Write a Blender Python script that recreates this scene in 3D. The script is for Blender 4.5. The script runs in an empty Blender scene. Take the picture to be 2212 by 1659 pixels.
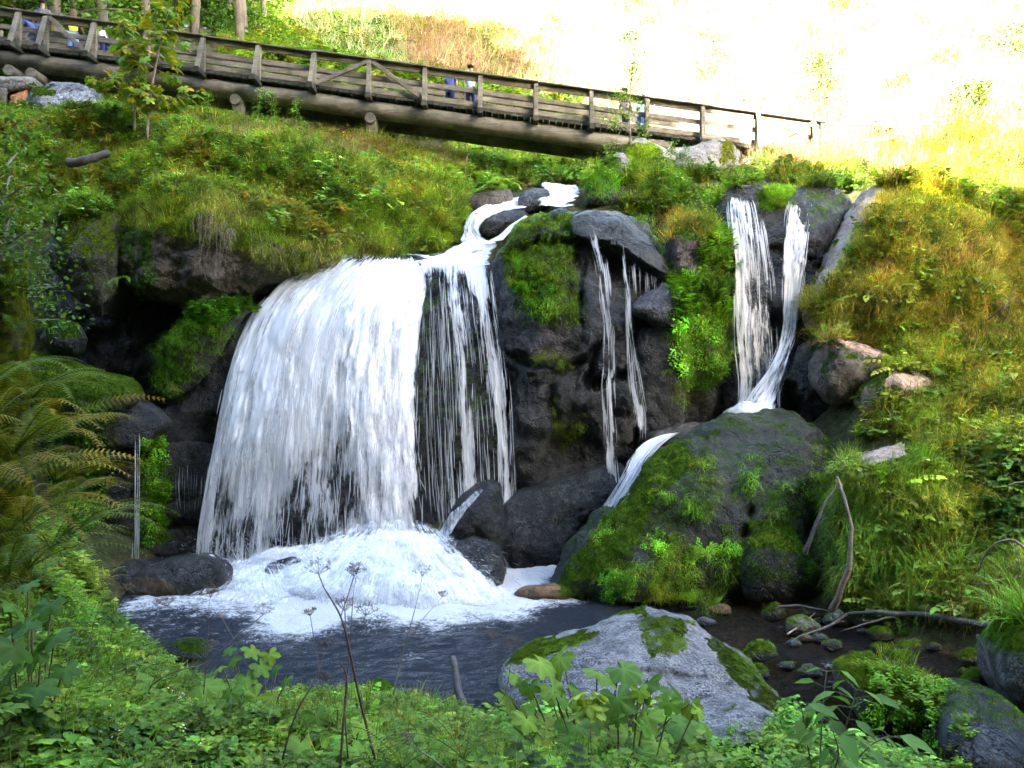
import bpy, math, random
import numpy as np
from mathutils import Vector
R = math.radians
rng = np.random.default_rng(7)
random.seed(7)
SC = bpy.context.scene
COL = SC.collection

# ------------------------------------------------------------------ camera
F, CX, CY, CZ = 1736.0, 1106.0, 829.5, 3.8
cam_d = bpy.data.cameras.new('camera'); cam = bpy.data.objects.new('camera', cam_d); COL.objects.link(cam)
cam.location = (0, 0, CZ); cam.rotation_euler = (R(90), 0, 0)
cam_d.sensor_width = 36.0; cam_d.lens = 36.0 * F / 2212.0
cam_d.clip_start = 0.05; cam_d.clip_end = 600
SC.camera = cam

# ------------------------------------------------------------------ light
SUN_EL = 20.0
SUN_DIR = np.array([0.41, -0.91, 0.0]); SUN_DIR /= np.linalg.norm(SUN_DIR)      # horizontal direction TOWARDS the sun
w = bpy.data.worlds.new('World'); SC.world = w; w.use_nodes = True
nt = w.node_tree
for n in list(nt.nodes): nt.nodes.remove(n)
sky = nt.nodes.new('ShaderNodeTexSky'); sky.sky_type = 'NISHITA'; sky.sun_disc = False
sky.sun_elevation = R(SUN_EL); sky.sun_rotation = math.atan2(SUN_DIR[0], SUN_DIR[1])
sky.air_density = 1.0; sky.dust_density = 4.0; sky.ozone_density = 1.0
bg = nt.nodes.new('ShaderNodeBackground'); bg.inputs['Strength'].default_value = 0.15
wo = nt.nodes.new('ShaderNodeOutputWorld')
nt.links.new(sky.outputs[0], bg.inputs[0]); nt.links.new(bg.outputs[0], wo.inputs[0])
sd = bpy.data.lights.new('sun', 'SUN'); sd.energy = 5.0; sd.angle = R(0.6); sd.color = (1.0, 0.90, 0.76)
so = bpy.data.objects.new('sun', sd); COL.objects.link(so)
dvec = Vector((-SUN_DIR[0]*math.cos(R(SUN_EL)), -SUN_DIR[1]*math.cos(R(SUN_EL)), -math.sin(R(SUN_EL))))
so.rotation_euler = dvec.to_track_quat('-Z', 'Y').to_euler(); so.location = (20, -30, 40)
vs = SC.view_settings
vs.view_transform = 'Standard'; vs.look = 'None'; vs.gamma = 1.0; vs.use_curve_mapping = False
vs.exposure = 4.5
SC.cycles.max_bounces = 5; SC.cycles.diffuse_bounces = 2; SC.cycles.glossy_bounces = 2
SC.cycles.transmission_bounces = 4; SC.cycles.transparent_max_bounces = 16
SC.cycles.use_adaptive_sampling = True; SC.cycles.adaptive_threshold = 0.05
SC.cycles.use_denoising = True; SC.cycles.denoiser = 'OPENIMAGEDENOISE'; SC.cycles.denoising_prefilter = 'ACCURATE'

# ------------------------------------------------------------------ helpers
def P(u, v, Y):
    return np.array([(u-CX)/F*Y, Y, CZ-(v-CY)/F*Y])
def PA(u, v, Y):
    u, v, Y = np.broadcast_arrays(np.asarray(u, float), np.asarray(v, float), np.asarray(Y, float))
    return np.stack([(u-CX)/F*Y, Y, CZ-(v-CY)/F*Y], -1)
def proj(p):
    Y = np.maximum(p[..., 1], .05)
    return CX+p[..., 0]/Y*F, CY-(p[..., 2]-CZ)/Y*F

def _h(ix, iy, iz, s):
    n = (ix*374761393 + iy*668265263 + iz*2147483647 + s*1274126177) & 0xffffffff
    n = ((n ^ (n >> 13))*1274126177) & 0xffffffff
    n = ((n ^ (n >> 16))*668265263) & 0xffffffff
    return ((n ^ (n >> 15)) & 0xffffff)/float(0xffffff)*2-1
def vnoise(p, s=0):
    p = np.asarray(p, float); i = np.floor(p).astype(np.int64); f = p-i; f = f*f*(3-2*f)
    x, y, z = i[..., 0], i[..., 1], i[..., 2]; fx, fy, fz = f[..., 0], f[..., 1], f[..., 2]
    def L(a, b, t): return a+(b-a)*t
    c = [[[_h(x+a, y+b, z+d, s) for d in (0, 1)] for b in (0, 1)] for a in (0, 1)]
    return L(L(L(c[0][0][0], c[1][0][0], fx), L(c[0][1][0], c[1][1][0], fx), fy),
             L(L(c[0][0][1], c[1][0][1], fx), L(c[0][1][1], c[1][1][1], fx), fy), fz)
def fbm(p, o=4, s=0, g=.5):
    a, t, r = 1., 0., 0
    p = np.asarray(p, float)
    for k in range(o):
        r = r+a*vnoise(p, s+k*17); t += a; a *= g; p = p*2.03+3.7
    return r/t
def sstep(a, b, x):
    t = np.clip((x-a)/(b-a), 0, 1); return t*t*(3-2*t)
def inpoly(u, v, poly):
    u = np.asarray(u); v = np.asarray(v); r = np.zeros(u.shape, bool); n = len(poly)
    for k in range(n):
        x1, y1 = poly[k]; x2, y2 = poly[(k+1) % n]
        if y1 == y2: continue
        c = ((y1 > v) != (y2 > v)) & (u < (x2-x1)*(v-y1)/(y2-y1)+x1)
        r ^= c
    return r
def softpoly(u, v, poly, soft, p=None, s=3):
    """inside test whose edge is broken up by noise of the surface point"""
    if p is not None:
        u = u+vnoise(p*2.2, s)*soft+vnoise(p*7, s+1)*soft*.5; v = v+vnoise(p*2.2, s+2)*soft+vnoise(p*7, s+3)*soft*.5
    return inpoly(u, v, poly)

def mesh(name, V, faces=None, quads=None, tris=None, smooth=True):
    me = bpy.data.meshes.new(name)
    V = np.asarray(V, np.float32)
    fl = []
    if faces is not None:
        me.from_pydata([tuple(x) for x in V], [], [tuple(f) for f in faces])
    else:
        q = np.zeros((0, 4), np.int32) if quads is None else np.asarray(quads, np.int32).reshape(-1, 4)
        t = np.zeros((0, 3), np.int32) if tris is None else np.asarray(tris, np.int32).reshape(-1, 3)
        me.vertices.add(len(V)); me.vertices.foreach_set('co', V.ravel())
        me.loops.add(q.size+t.size); me.loops.foreach_set('vertex_index', np.concatenate([q.ravel(), t.ravel()]))
        me.polygons.add(len(q)+len(t))
        st = np.concatenate([np.arange(len(q))*4, q.size+np.arange(len(t))*3]).astype(np.int32)
        me.polygons.foreach_set('loop_start', st)
    me.update(calc_edges=True)
    if smooth: me.polygons.foreach_set('use_smooth', np.ones(len(me.polygons), bool))
    me.validate()
    return me
def link(o, parent=None):
    COL.objects.link(o)
    if parent is not None: o.parent = parent
    return o
def obj(name, me, mat, parent=None):
    o = bpy.data.objects.new(name, me)
    if mat is not None and len(me.materials) == 0: me.materials.append(mat)
    return link(o, parent)
def tag(o, label=None, cat=None, group=None, kind=None):
    if label: o['label'] = label
    if cat: o['category'] = cat
    if group: o['group'] = group
    if kind: o['kind'] = kind
    return o
def empty(name, loc=(0, 0, 0)):
    o = bpy.data.objects.new(name, None); o.location = loc; o.empty_display_size = .2
    return link(o)
def cattr(me, name, arr):
    a = me.color_attributes.new(name, 'FLOAT_COLOR', 'POINT')
    if arr.shape[1] == 3: arr = np.concatenate([arr, np.ones((len(arr), 1))], 1)
    a.data.foreach_set('color', arr.astype(np.float32).ravel())
def fattr(me, name, arr):
    a = me.attributes.new(name, 'FLOAT', 'POINT'); a.data.foreach_set('value', np.asarray(arr, np.float32).ravel())
def vattr(me, name, arr):
    a = me.attributes.new(name, 'FLOAT_VECTOR', 'POINT'); a.data.foreach_set('vector', np.asarray(arr, np.float32).ravel())

class MB:
    def __init__(s): s.v = []; s.f = []; s.c = []
    def add(s, V, Fc, c=None):
        b = len(s.v); s.v += [tuple(map(float, x)) for x in V]; s.f += [tuple(i+b for i in f) for f in Fc]
        if c is not None: s.c += [c]*len(V)
    def mesh(s, name, smooth=True):
        me = mesh(name, np.array(s.v), faces=s.f, smooth=smooth)
        if s.c: cattr(me, 'Col', np.array(s.c, float))
        return me
def nrm(v):
    v = np.asarray(v, float); return v/(np.linalg.norm(v)+1e-9)
def frame(d, up=(0, 0, 1)):
    d = nrm(d); r = np.cross(d, up)
    if np.linalg.norm(r) < 1e-3: r = np.cross(d, (0, 1, 0))
    r = nrm(r); return d, r, np.cross(r, d)
def beam(mb, p0, p1, wdt, hgt, up=(0, 0, 1), bev=.008, wob=0):
    """squared timber with chamfered long edges"""
    p0 = np.array(p0, float); p1 = np.array(p1, float); d, r, u = frame(p1-p0, up)
    a, b = wdt/2, hgt/2
    oc = [(-a+bev, -b), (a-bev, -b), (a, -b+bev), (a, b-bev), (a-bev, b), (-a+bev, b), (-a, b-bev), (-a, -b+bev)]
    V = [p0+r*x+u*y for x, y in oc]+[p1+r*x+u*y for x, y in oc]
    Fc = [(i, (i+1) % 8, 8+(i+1) % 8, 8+i) for i in range(8)]+[tuple(range(7, -1, -1)), tuple(range(8, 16))]
    mb.add(V, Fc)
def tube(mb, pts, rad, n=8, c=None, cap=True):
    pts = [np.array(p, float) for p in pts]; V = []; Fc = []
    rad = rad if hasattr(rad, '__len__') else [rad]*len(pts)
    ref = None
    for i, p in enumerate(pts):
        d = pts[min(i+1, len(pts)-1)]-pts[max(i-1, 0)]
        d = nrm(d)
        if ref is None: _, r, u = frame(d, (0, 0, 1) if abs(d[2]) < .9 else (0, 1, 0))
        else: r = nrm(ref-d*np.dot(ref, d)); u = np.cross(r, d)
        ref = r
        for k in range(n):
            a = 2*math.pi*k/n; V.append(p+(r*math.cos(a)+u*math.sin(a))*rad[i])
    for i in range(len(pts)-1):
        for k in range(n):
            Fc.append((i*n+k, i*n+(k+1) % n, (i+1)*n+(k+1) % n, (i+1)*n+k))
    if cap: Fc += [tuple(range(n-1, -1, -1)), tuple(range((len(pts)-1)*n, len(pts)*n))]
    mb.add(V, Fc, c)
def spline(pts, n):
    pts = np.asarray(pts, float); m = len(pts)
    t = np.linspace(0, m-1, n); i = np.clip(t.astype(int), 0, m-2); f = (t-i)[:, None]
    p0 = pts[np.clip(i-1, 0, m-1)]; p1 = pts[i]; p2 = pts[i+1]; p3 = pts[np.clip(i+2, 0, m-1)]
    return .5*((2*p1)+(-p0+p2)*f+(2*p0-5*p1+4*p2-p3)*f*f+(-p0+3*p1-3*p2+p3)*f**3)

# ------------------------------------------------------------------ materials
def newmat(name):
    m = bpy.data.materials.new(name); m.use_nodes = True
    t = m.node_tree
    for n in list(t.nodes): t.nodes.remove(n)
    o = t.nodes.new('ShaderNodeOutputMaterial')
    return m, t, o
def N(t, typ, **kw):
    n = t.nodes.new('ShaderNode'+typ)
    for k, v in kw.items():
        if k in n.inputs.keys(): n.inputs[k].default_value = v
        else: setattr(n, k, v)
    return n
def noise(t, vec, scale, detail=4, rough=.55, out='Fac'):
    n = N(t, 'TexNoise'); n.inputs['Scale'].default_value = scale; n.inputs['Detail'].default_value = detail
    n.inputs['Roughness'].default_value = rough
    if vec is not None: t.links.new(vec, n.inputs['Vector'])
    return n.outputs[out]
def mathn(t, op, a, b=None, c=None, clamp=False):
    n = t.nodes.new('ShaderNodeMath'); n.operation = op; n.use_clamp = clamp
    for k, x in enumerate((a, b, c)):
        if x is None: continue
        if isinstance(x, (int, float)): n.inputs[k].default_value = x
        else: t.links.new(x, n.inputs[k])
    return n.outputs[0]
def ramp(t, x, a, b, lo=0., hi=1.):
    n = t.nodes.new('ShaderNodeMapRange'); n.interpolation_type = 'SMOOTHSTEP'
    t.links.new(x, n.inputs[0]); n.inputs[1].default_value = a; n.inputs[2].default_value = b
    n.inputs[3].default_value = lo; n.inputs[4].default_value = hi
    return n.outputs[0]
def mixc(t, f, a, b, mode='MIX'):
    n = t.nodes.new('ShaderNodeMix'); n.data_type = 'RGBA'; n.blend_type = mode; n.clamp_factor = True
    for s, x in ((n.inputs[0], f), (n.inputs[6], a), (n.inputs[7], b)):
        if isinstance(x, (int, float)): s.default_value = x
        elif isinstance(x, tuple): s.default_value = x if len(x) == 4 else (*x, 1)
        else: t.links.new(x, s)
    return n.outputs[2]
def bump(t, h, strength, dist, nrmin=None):
    b = t.nodes.new('ShaderNodeBump'); b.inputs['Strength'].default_value = strength; b.inputs['Distance'].default_value = dist
    t.links.new(h, b.inputs['Height'])
    if nrmin is not None: t.links.new(nrmin, b.inputs['Normal'])
    return b.outputs[0]

def rock_material():
    m, t, o = newmat('rock'); L = t.links
    tc = N(t, 'TexCoord').outputs['Object']
    at = N(t, 'Attribute', attribute_name='Col').outputs['Color']
    ms = N(t, 'Attribute', attribute_name='moss')
    wt = N(t, 'Attribute', attribute_name='wet').outputs['Fac']
    mt = N(t, 'Attribute', attribute_name='mtint').outputs['Color']
    sc = N(t, 'Attribute', attribute_name='lich').outputs['Fac']
    n1 = noise(t, tc, 1.3, 6, .6); n2 = noise(t, tc, 9, 6, .65); n3 = noise(t, tc, 45, 4, .7)
    v = mathn(t, 'ADD', mathn(t, 'MULTIPLY', n1, .9), mathn(t, 'MULTIPLY', n2, .8))
    v = ramp(t, v, .55, 1.1, .3, 1.9)
    base = mixc(t, 1., at, v, 'MULTIPLY')
    alg = mathn(t, 'MULTIPLY', ramp(t, noise(t, tc, 2.3, 5, .65), .48, .64), mathn(t, 'MULTIPLY', wt, .75))
    base = mixc(t, alg, base, (.022, .034, .015))
    base = mixc(t, 1., base, mathn(t, 'SUBTRACT', 1., mathn(t, 'MULTIPLY', wt, .48)), 'MULTIPLY')
    # speckled lichen / grain
    sp = ramp(t, n3, .42, .6); sp2 = ramp(t, noise(t, tc, 4, 6, .75), .44, .58)
    lich = mathn(t, 'MULTIPLY', mathn(t, 'MULTIPLY', sp, sp2), sc)
    base = mixc(t, lich, base, (.30, .29, .28))
    dk = mathn(t, 'MULTIPLY', ramp(t, noise(t, tc, 28, 3, .6), .56, .66), mathn(t, 'MULTIPLY', sc, .7))
    base = mixc(t, dk, base, (.045, .045, .05))
    # moss
    mn = mathn(t, 'ADD', mathn(t, 'MULTIPLY', noise(t, tc, 3.2, 6, .65), .75), mathn(t, 'MULTIPLY', n2, .35))
    mf = mathn(t, 'ADD', ms.outputs['Fac'], mathn(t, 'SUBTRACT', mn, .56))
    mf = ramp(t, mf, .42, .62)
    mc = mixc(t, ramp(t, noise(t, tc, 14, 5, .7), .35, .7), (.022, .035, .008), (.075, .105, .016))
    mc = mixc(t, 1., mc, mt, 'MULTIPLY')
    col = mixc(t, mf, base, mc)
    # bump
    hn = mathn(t, 'ADD', mathn(t, 'MULTIPLY', n2, .6), mathn(t, 'MULTIPLY', n3, .18))
    vor = N(t, 'TexVoronoi', feature='DISTANCE_TO_EDGE'); vor.inputs['Scale'].default_value = 1.1
    wv = N(t, 'VectorMath', operation='ADD'); L.new(tc, wv.inputs[0]); L.new(noise(t, tc, 1.5, 4, .6, 'Color'), wv.inputs[1]); L.new(wv.outputs[0], vor.inputs['Vector'])
    crk = ramp(t, vor.outputs[0], .0, .03)
    hn = mathn(t, 'ADD', hn, mathn(t, 'MULTIPLY', crk, .25))
    nb = bump(t, hn, 1., .16)
    mb_ = bump(t, noise(t, tc, 60, 5, .8), 1., .03, nb)
    b = N(t, 'BsdfPrincipled')
    L.new(col, b.inputs['Base Color'])
    rg = mixc(t, wt, (.78,)*3, (.17,)*3)
    rg = mathn(t, 'MAXIMUM', mathn(t, 'ADD', rg, mathn(t, 'MULTIPLY', n2, .12)), mathn(t, 'MULTIPLY', mf, .95))
    L.new(rg, b.inputs['Roughness'])
    L.new(mathn(t, 'MULTIPLY', mathn(t, 'SUBTRACT', 1., mf), .32), b.inputs['Specular IOR Level'])
    nm = N(t, 'Mix'); nm.data_type = 'VECTOR'; L.new(mf, nm.inputs[0]); L.new(nb, nm.inputs[4]); L.new(mb_, nm.inputs[5])
    L.new(nm.outputs[1], b.inputs['Normal'])
    L.new(b.outputs[0], o.inputs[0])
    return m

def soil_material():
    m, t, o = newmat('soil'); L = t.links
    tc = N(t, 'TexCoord').outputs['Object']
    at = N(t, 'Attribute', attribute_name='Col').outputs['Color']
    n = noise(t, tc, 6, 8, .7)
    col = mixc(t, 1., at, ramp(t, n, .25, .75, .35, 1.5), 'MULTIPLY')
    b = N(t, 'BsdfPrincipled'); L.new(col, b.inputs['Base Color']); b.inputs['Roughness'].default_value = .95
    b.inputs['Specular IOR Level'].default_value = .15
    L.new(bump(t, noise(t, tc, 12, 8, .75), 1., .12), b.inputs['Normal'])
    L.new(b.outputs[0], o.inputs[0]); return m

def leaf_material(name, base, var=.35, trans=.35, inst=True, rough=.5):
    """colour = base x instance tint x per-vertex Col, some light through the blade"""
    m, t, o = newmat(name); L = t.links
    at = N(t, 'Attribute', attribute_name='Col').outputs['Color']
    col = mixc(t, 1., at, (*base, 1), 'MULTIPLY')
    if inst:
        ti = N(t, 'Attribute', attribute_name='tint', attribute_type='INSTANCER').outputs['Color']
        col = mixc(t, 1., col, ti, 'MULTIPLY')
    gp = N(t, 'NewGeometry').outputs['Position']
    col = mixc(t, 1., col, ramp(t, noise(t, gp, 1.7, 3, .6), .3, .7, 1-var, 1+var), 'MULTIPLY')
    b = N(t, 'BsdfPrincipled'); L.new(col, b.inputs['Base Color']); b.inputs['Roughness'].default_value = rough
    b.inputs['Specular IOR Level'].default_value = .13
    tr = N(t, 'BsdfTranslucent')
    L.new(mixc(t, 1., col, (1.25, 1.2, .5), 'MULTIPLY'), tr.inputs[0])
    mx = N(t, 'MixShader'); mx.inputs[0].default_value = trans
    L.new(b.outputs[0], mx.inputs[1]); L.new(tr.outputs[0], mx.inputs[2]); L.new(mx.outputs[0], o.inputs[0])
    return m

def wood_material(name, c1, c2, rough=.8, green=.3, axis=0):
    m, t, o = newmat(name); L = t.links
    tc = N(t, 'TexCoord').outputs['Object']
    mp = N(t, 'Mapping'); L.new(tc, mp.inputs[0])
    s = [9, 9, 9]; s[axis] = .7; mp.inputs['Scale'].default_value = s
    n = noise(t, mp.outputs[0], 3, 6, .7); n2 = noise(t, tc, 1.6, 5, .6)
    col = mixc(t, ramp(t, n, .3, .7), c1, c2)
    col = mixc(t, ramp(t, n2, .35, .7, 0, .75), col, tuple(x*.38 for x in c1))
    st = mathn(t, 'MULTIPLY', ramp(t, noise(t, tc, 3.3, 5, .7), .5, .68), green)
    col = mixc(t, st, col, (.07, .085, .04))
    b = N(t, 'BsdfPrincipled'); L.new(col, b.inputs['Base Color']); b.inputs['Roughness'].default_value = rough
    b.inputs['Specular IOR Level'].default_value = .25
    L.new(bump(t, n, .6, .02), b.inputs['Normal']); L.new(b.outputs[0], o.inputs[0]); return m

def plain(name, c, rough=.7, var=.25, scale=12, bumpd=.01):
    m, t, o = newmat(name); L = t.links
    tc = N(t, 'TexCoord').outputs['Object']; n = noise(t, tc, scale, 5, .6)
    col = mixc(t, 1., (*c, 1), ramp(t, n, .25, .75, 1-var, 1+var), 'MULTIPLY')
    b = N(t, 'BsdfPrincipled'); L.new(col, b.inputs['Base Color']); b.inputs['Roughness'].default_value = rough
    b.inputs['Specular IOR Level'].default_value = .3
    L.new(bump(t, n, .5, bumpd), b.inputs['Normal']); L.new(b.outputs[0], o.inputs[0]); return m

def fall_material(name, fu=16., fv=.55, gain=1., hi=.68):
    """falling water: white strands that open into clear gaps. attribute dens = how full the sheet is"""
    m, t, o = newmat(name); L = t.links
    uv = N(t, 'Attribute', attribute_name='flow').outputs['Vector']
    dn = N(t, 'Attribute', attribute_name='dens').outputs['Fac']
    wz = N(t, 'Mapping'); L.new(uv, wz.inputs[0]); wz.inputs['Scale'].default_value = (1.6, .8, 1.)
    wq = N(t, 'VectorMath', operation='MULTIPLY'); L.new(noise(t, wz.outputs[0], 1., 3, .6, 'Color'), wq.inputs[0]); wq.inputs[1].default_value = (.16, .5, 0)
    wa = N(t, 'VectorMath', operation='ADD'); L.new(uv, wa.inputs[0]); L.new(wq.outputs[0], wa.inputs[1]); uvw = wa.outputs[0]
    def streak(su, sv, det, off=0.):
        mp = N(t, 'Mapping'); L.new(uvw, mp.inputs[0]); mp.inputs['Scale'].default_value = (su, sv, 1.); mp.inputs['Location'].default_value = (off, off*2, off)
        return noise(t, mp.outputs[0], 1., det, .6)
    a = streak(fu, fv, 4); b = streak(fu*.3, fv*.7, 3, 3.); c = streak(fu*2.8, fv*2.6, 3, 7.); e = streak(fu*.55, fv*4.5, 4, 11.)
    s = mathn(t, 'ADD', mathn(t, 'MULTIPLY', a, .38), mathn(t, 'MULTIPLY', b, .26)); s = mathn(t, 'ADD', s, mathn(t, 'MULTIPLY', c, .22)); s = mathn(t, 'ADD', s, mathn(t, 'MULTIPLY', e, .14))
    s = mathn(t, 'ADD', mathn(t, 'MULTIPLY', mathn(t, 'SUBTRACT', s, .5), 1.5), .5)
    s = mathn(t, 'ADD', s, mathn(t, 'MULTIPLY', mathn(t, 'SUBTRACT', dn, .5), .72))
    al = ramp(t, s, .42, hi, 0., .96*gain)
    al = mathn(t, 'MULTIPLY', al, ramp(t, dn, .0, .12))
    d = N(t, 'BsdfDiffuse'); d.inputs[0].default_value = (.88, .90, .93, 1)
    tr = N(t, 'BsdfTranslucent'); tr.inputs[0].default_value = (.88, .90, .93, 1)
    g = N(t, 'BsdfGlossy'); g.inputs['Roughness'].default_value = .35; g.inputs[0].default_value = (.9, .9, .9, 1)
    m1 = N(t, 'MixShader'); m1.inputs[0].default_value = .5; L.new(d.outputs[0], m1.inputs[1]); L.new(tr.outputs[0], m1.inputs[2])
    m2 = N(t, 'MixShader'); m2.inputs[0].default_value = .06; L.new(m1.outputs[0], m2.inputs[1]); L.new(g.outputs[0], m2.inputs[2])
    tp = N(t, 'BsdfTransparent')
    nb = bump(t, s, .6, .1)
    for x in (d, g): L.new(nb, x.inputs['Normal'])
    mx = N(t, 'MixShader'); L.new(al, mx.inputs[0]); L.new(tp.outputs[0], mx.inputs[1]); L.new(m2.outputs[0], mx.inputs[2])
    L.new(mx.outputs[0], o.inputs[0]); return m

def foam_material():
    m, t, o = newmat('foam'); L = t.links
    uv = N(t, 'Attribute', attribute_name='flow').outputs['Vector']
    tc = N(t, 'TexCoord').outputs['Object']
    dn = N(t, 'Attribute', attribute_name='dens').outputs['Fac']
    mp = N(t, 'Mapping'); L.new(uv, mp.inputs[0]); mp.inputs['Scale'].default_value = (12., 1.1, 1.)
    s = mathn(t, 'ADD', mathn(t, 'MULTIPLY', noise(t, mp.outputs[0], 1., 5, .65), .5), mathn(t, 'MULTIPLY', noise(t, tc, 4., 7, .72), .5))
    s2 = mathn(t, 'ADD', s, mathn(t, 'MULTIPLY', mathn(t, 'SUBTRACT', dn, .5), .9))
    al = mathn(t, 'MULTIPLY', ramp(t, s2, .34, .70, 0., .97), ramp(t, dn, 0., .3))
    d = N(t, 'BsdfDiffuse'); d.inputs[0].default_value = (.84, .87, .9, 1)
    tr = N(t, 'BsdfTranslucent'); tr.inputs[0].default_value = (.84, .87, .9, 1)
    m1 = N(t, 'MixShader'); m1.inputs[0].default_value = .45; L.new(d.outputs[0], m1.inputs[1]); L.new(tr.outputs[0], m1.inputs[2])
    L.new(bump(t, s, .35, .08), d.inputs['Normal'])
    tp = N(t, 'BsdfTransparent')
    mx = N(t, 'MixShader'); L.new(al, mx.inputs[0]); L.new(tp.outputs[0], mx.inputs[1]); L.new(m1.outputs[0], mx.inputs[2])
    L.new(mx.outputs[0], o.inputs[0]); return m

def pool_material():
    m, t, o = newmat('pool_water'); L = t.links
    tc = N(t, 'TexCoord').outputs['Object']
    fo = N(t, 'Attribute', attribute_name='foam').outputs['Fac']
    dp = N(t, 'Attribute', attribute_name='deep').outputs['Fac']
    mp = N(t, 'Mapping'); L.new(tc, mp.inputs[0]); mp.inputs['Scale'].default_value = (1., 1.35, 1.)
    wr = N(t, 'VectorMath', operation='ADD'); L.new(mp.outputs[0], wr.inputs[0])
    ws = N(t, 'VectorMath', operation='SCALE'); L.new(noise(t, tc, 1.6, 4, .6, 'Color'), ws.inputs[0]); ws.inputs[3].default_value = .7; L.new(ws.outputs[0], wr.inputs[1])
    rp = mathn(t, 'ADD', mathn(t, 'MULTIPLY', noise(t, wr.outputs[0], 5.5, 5, .62), .7), mathn(t, 'MULTIPLY', noise(t, wr.outputs[0], 19, 4, .6), .3))
    nb = bump(t, rp, 1., .22)
    fn = mathn(t, 'ADD', mathn(t, 'MULTIPLY', noise(t, wr.outputs[0], 4.5, 8, .75), .55), mathn(t, 'MULTIPLY', noise(t, wr.outputs[0], 20., 5, .7), .45))
    fm = ramp(t, mathn(t, 'ADD', fn, mathn(t, 'MULTIPLY', mathn(t, 'SUBTRACT', fo, .5), .8)), .47, .66, 0, .95)
    fm = mathn(t, 'MULTIPLY', fm, ramp(t, fo, .0, .15))
    tp = N(t, 'BsdfTransparent'); tp.inputs[0].default_value = (.62, .60, .52, 1)
    df = N(t, 'BsdfDiffuse'); df.inputs[0].default_value = (.016, .022, .032, 1)
    L.new(nb, df.inputs['Normal'])
    body = N(t, 'MixShader'); L.new(dp, body.inputs[0]); L.new(tp.outputs[0], body.inputs[1]); L.new(df.outputs[0], body.inputs[2])
    gl = N(t, 'BsdfGlossy'); gl.inputs['Roughness'].default_value = .09; L.new(nb, gl.inputs['Normal'])
    fr = N(t, 'Fresnel'); fr.inputs[0].default_value = 1.33; L.new(nb, fr.inputs['Normal'])
    s1 = N(t, 'MixShader'); L.new(fr.outputs[0], s1.inputs[0]); L.new(body.outputs[0], s1.inputs[1]); L.new(gl.outputs[0], s1.inputs[2])
    fd = N(t, 'BsdfDiffuse'); fd.inputs[0].default_value = (.86, .88, .90, 1); L.new(bump(t, fn, 1., .25), fd.inputs['Normal'])
    s2 = N(t, 'MixShader'); L.new(fm, s2.inputs[0]); L.new(s1.outputs[0], s2.inputs[1]); L.new(fd.outputs[0], s2.inputs[2])
    L.new(s2.outputs[0], o.inputs[0]); return m

M_ROCK = rock_material(); M_SOIL = soil_material()
M_GRASS = leaf_material('grass_blade', (.15, .215, .032), .45, .35, rough=.42)
M_LEAF = leaf_material('leaf', (.14, .20, .045), .5, .35, rough=.5)
M_FERN = leaf_material('fern_leaf', (.115, .17, .045), .3, .4)
M_LEAF1 = leaf_material('plant_leaf', (1.15, 1.1, .75), .25, .35, inst=False)
M_BARK = wood_material('bark', (.10, .08, .06), (.17, .14, .11), .9, .4, axis=2)
M_WOOD = wood_material('weathered_timber', (.11, .097, .072), (.22, .195, .15), .85, .3)
M_LOG = wood_material('log_timber', (.095, .085, .066), (.205, .188, .15), .8, .4)
M_DARK = wood_material('dark_timber', (.022, .02, .016), (.05, .045, .036), .9, .5)  # near-black timber of deck planks, edge boards and cross beams
M_TWIG = wood_material('dead_wood', (.16, .12, .09), (.27, .22, .17), .85, .0)
M_FALL = fall_material('falling_water', 9., .75); M_VEIL = fall_material('thin_veil_water', 15., .8, .9)
M_SOFT = fall_material('soft_falling_water', 13., 1.1, 1., .82); M_FOAM = foam_material(); M_POOL = pool_material()

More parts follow.
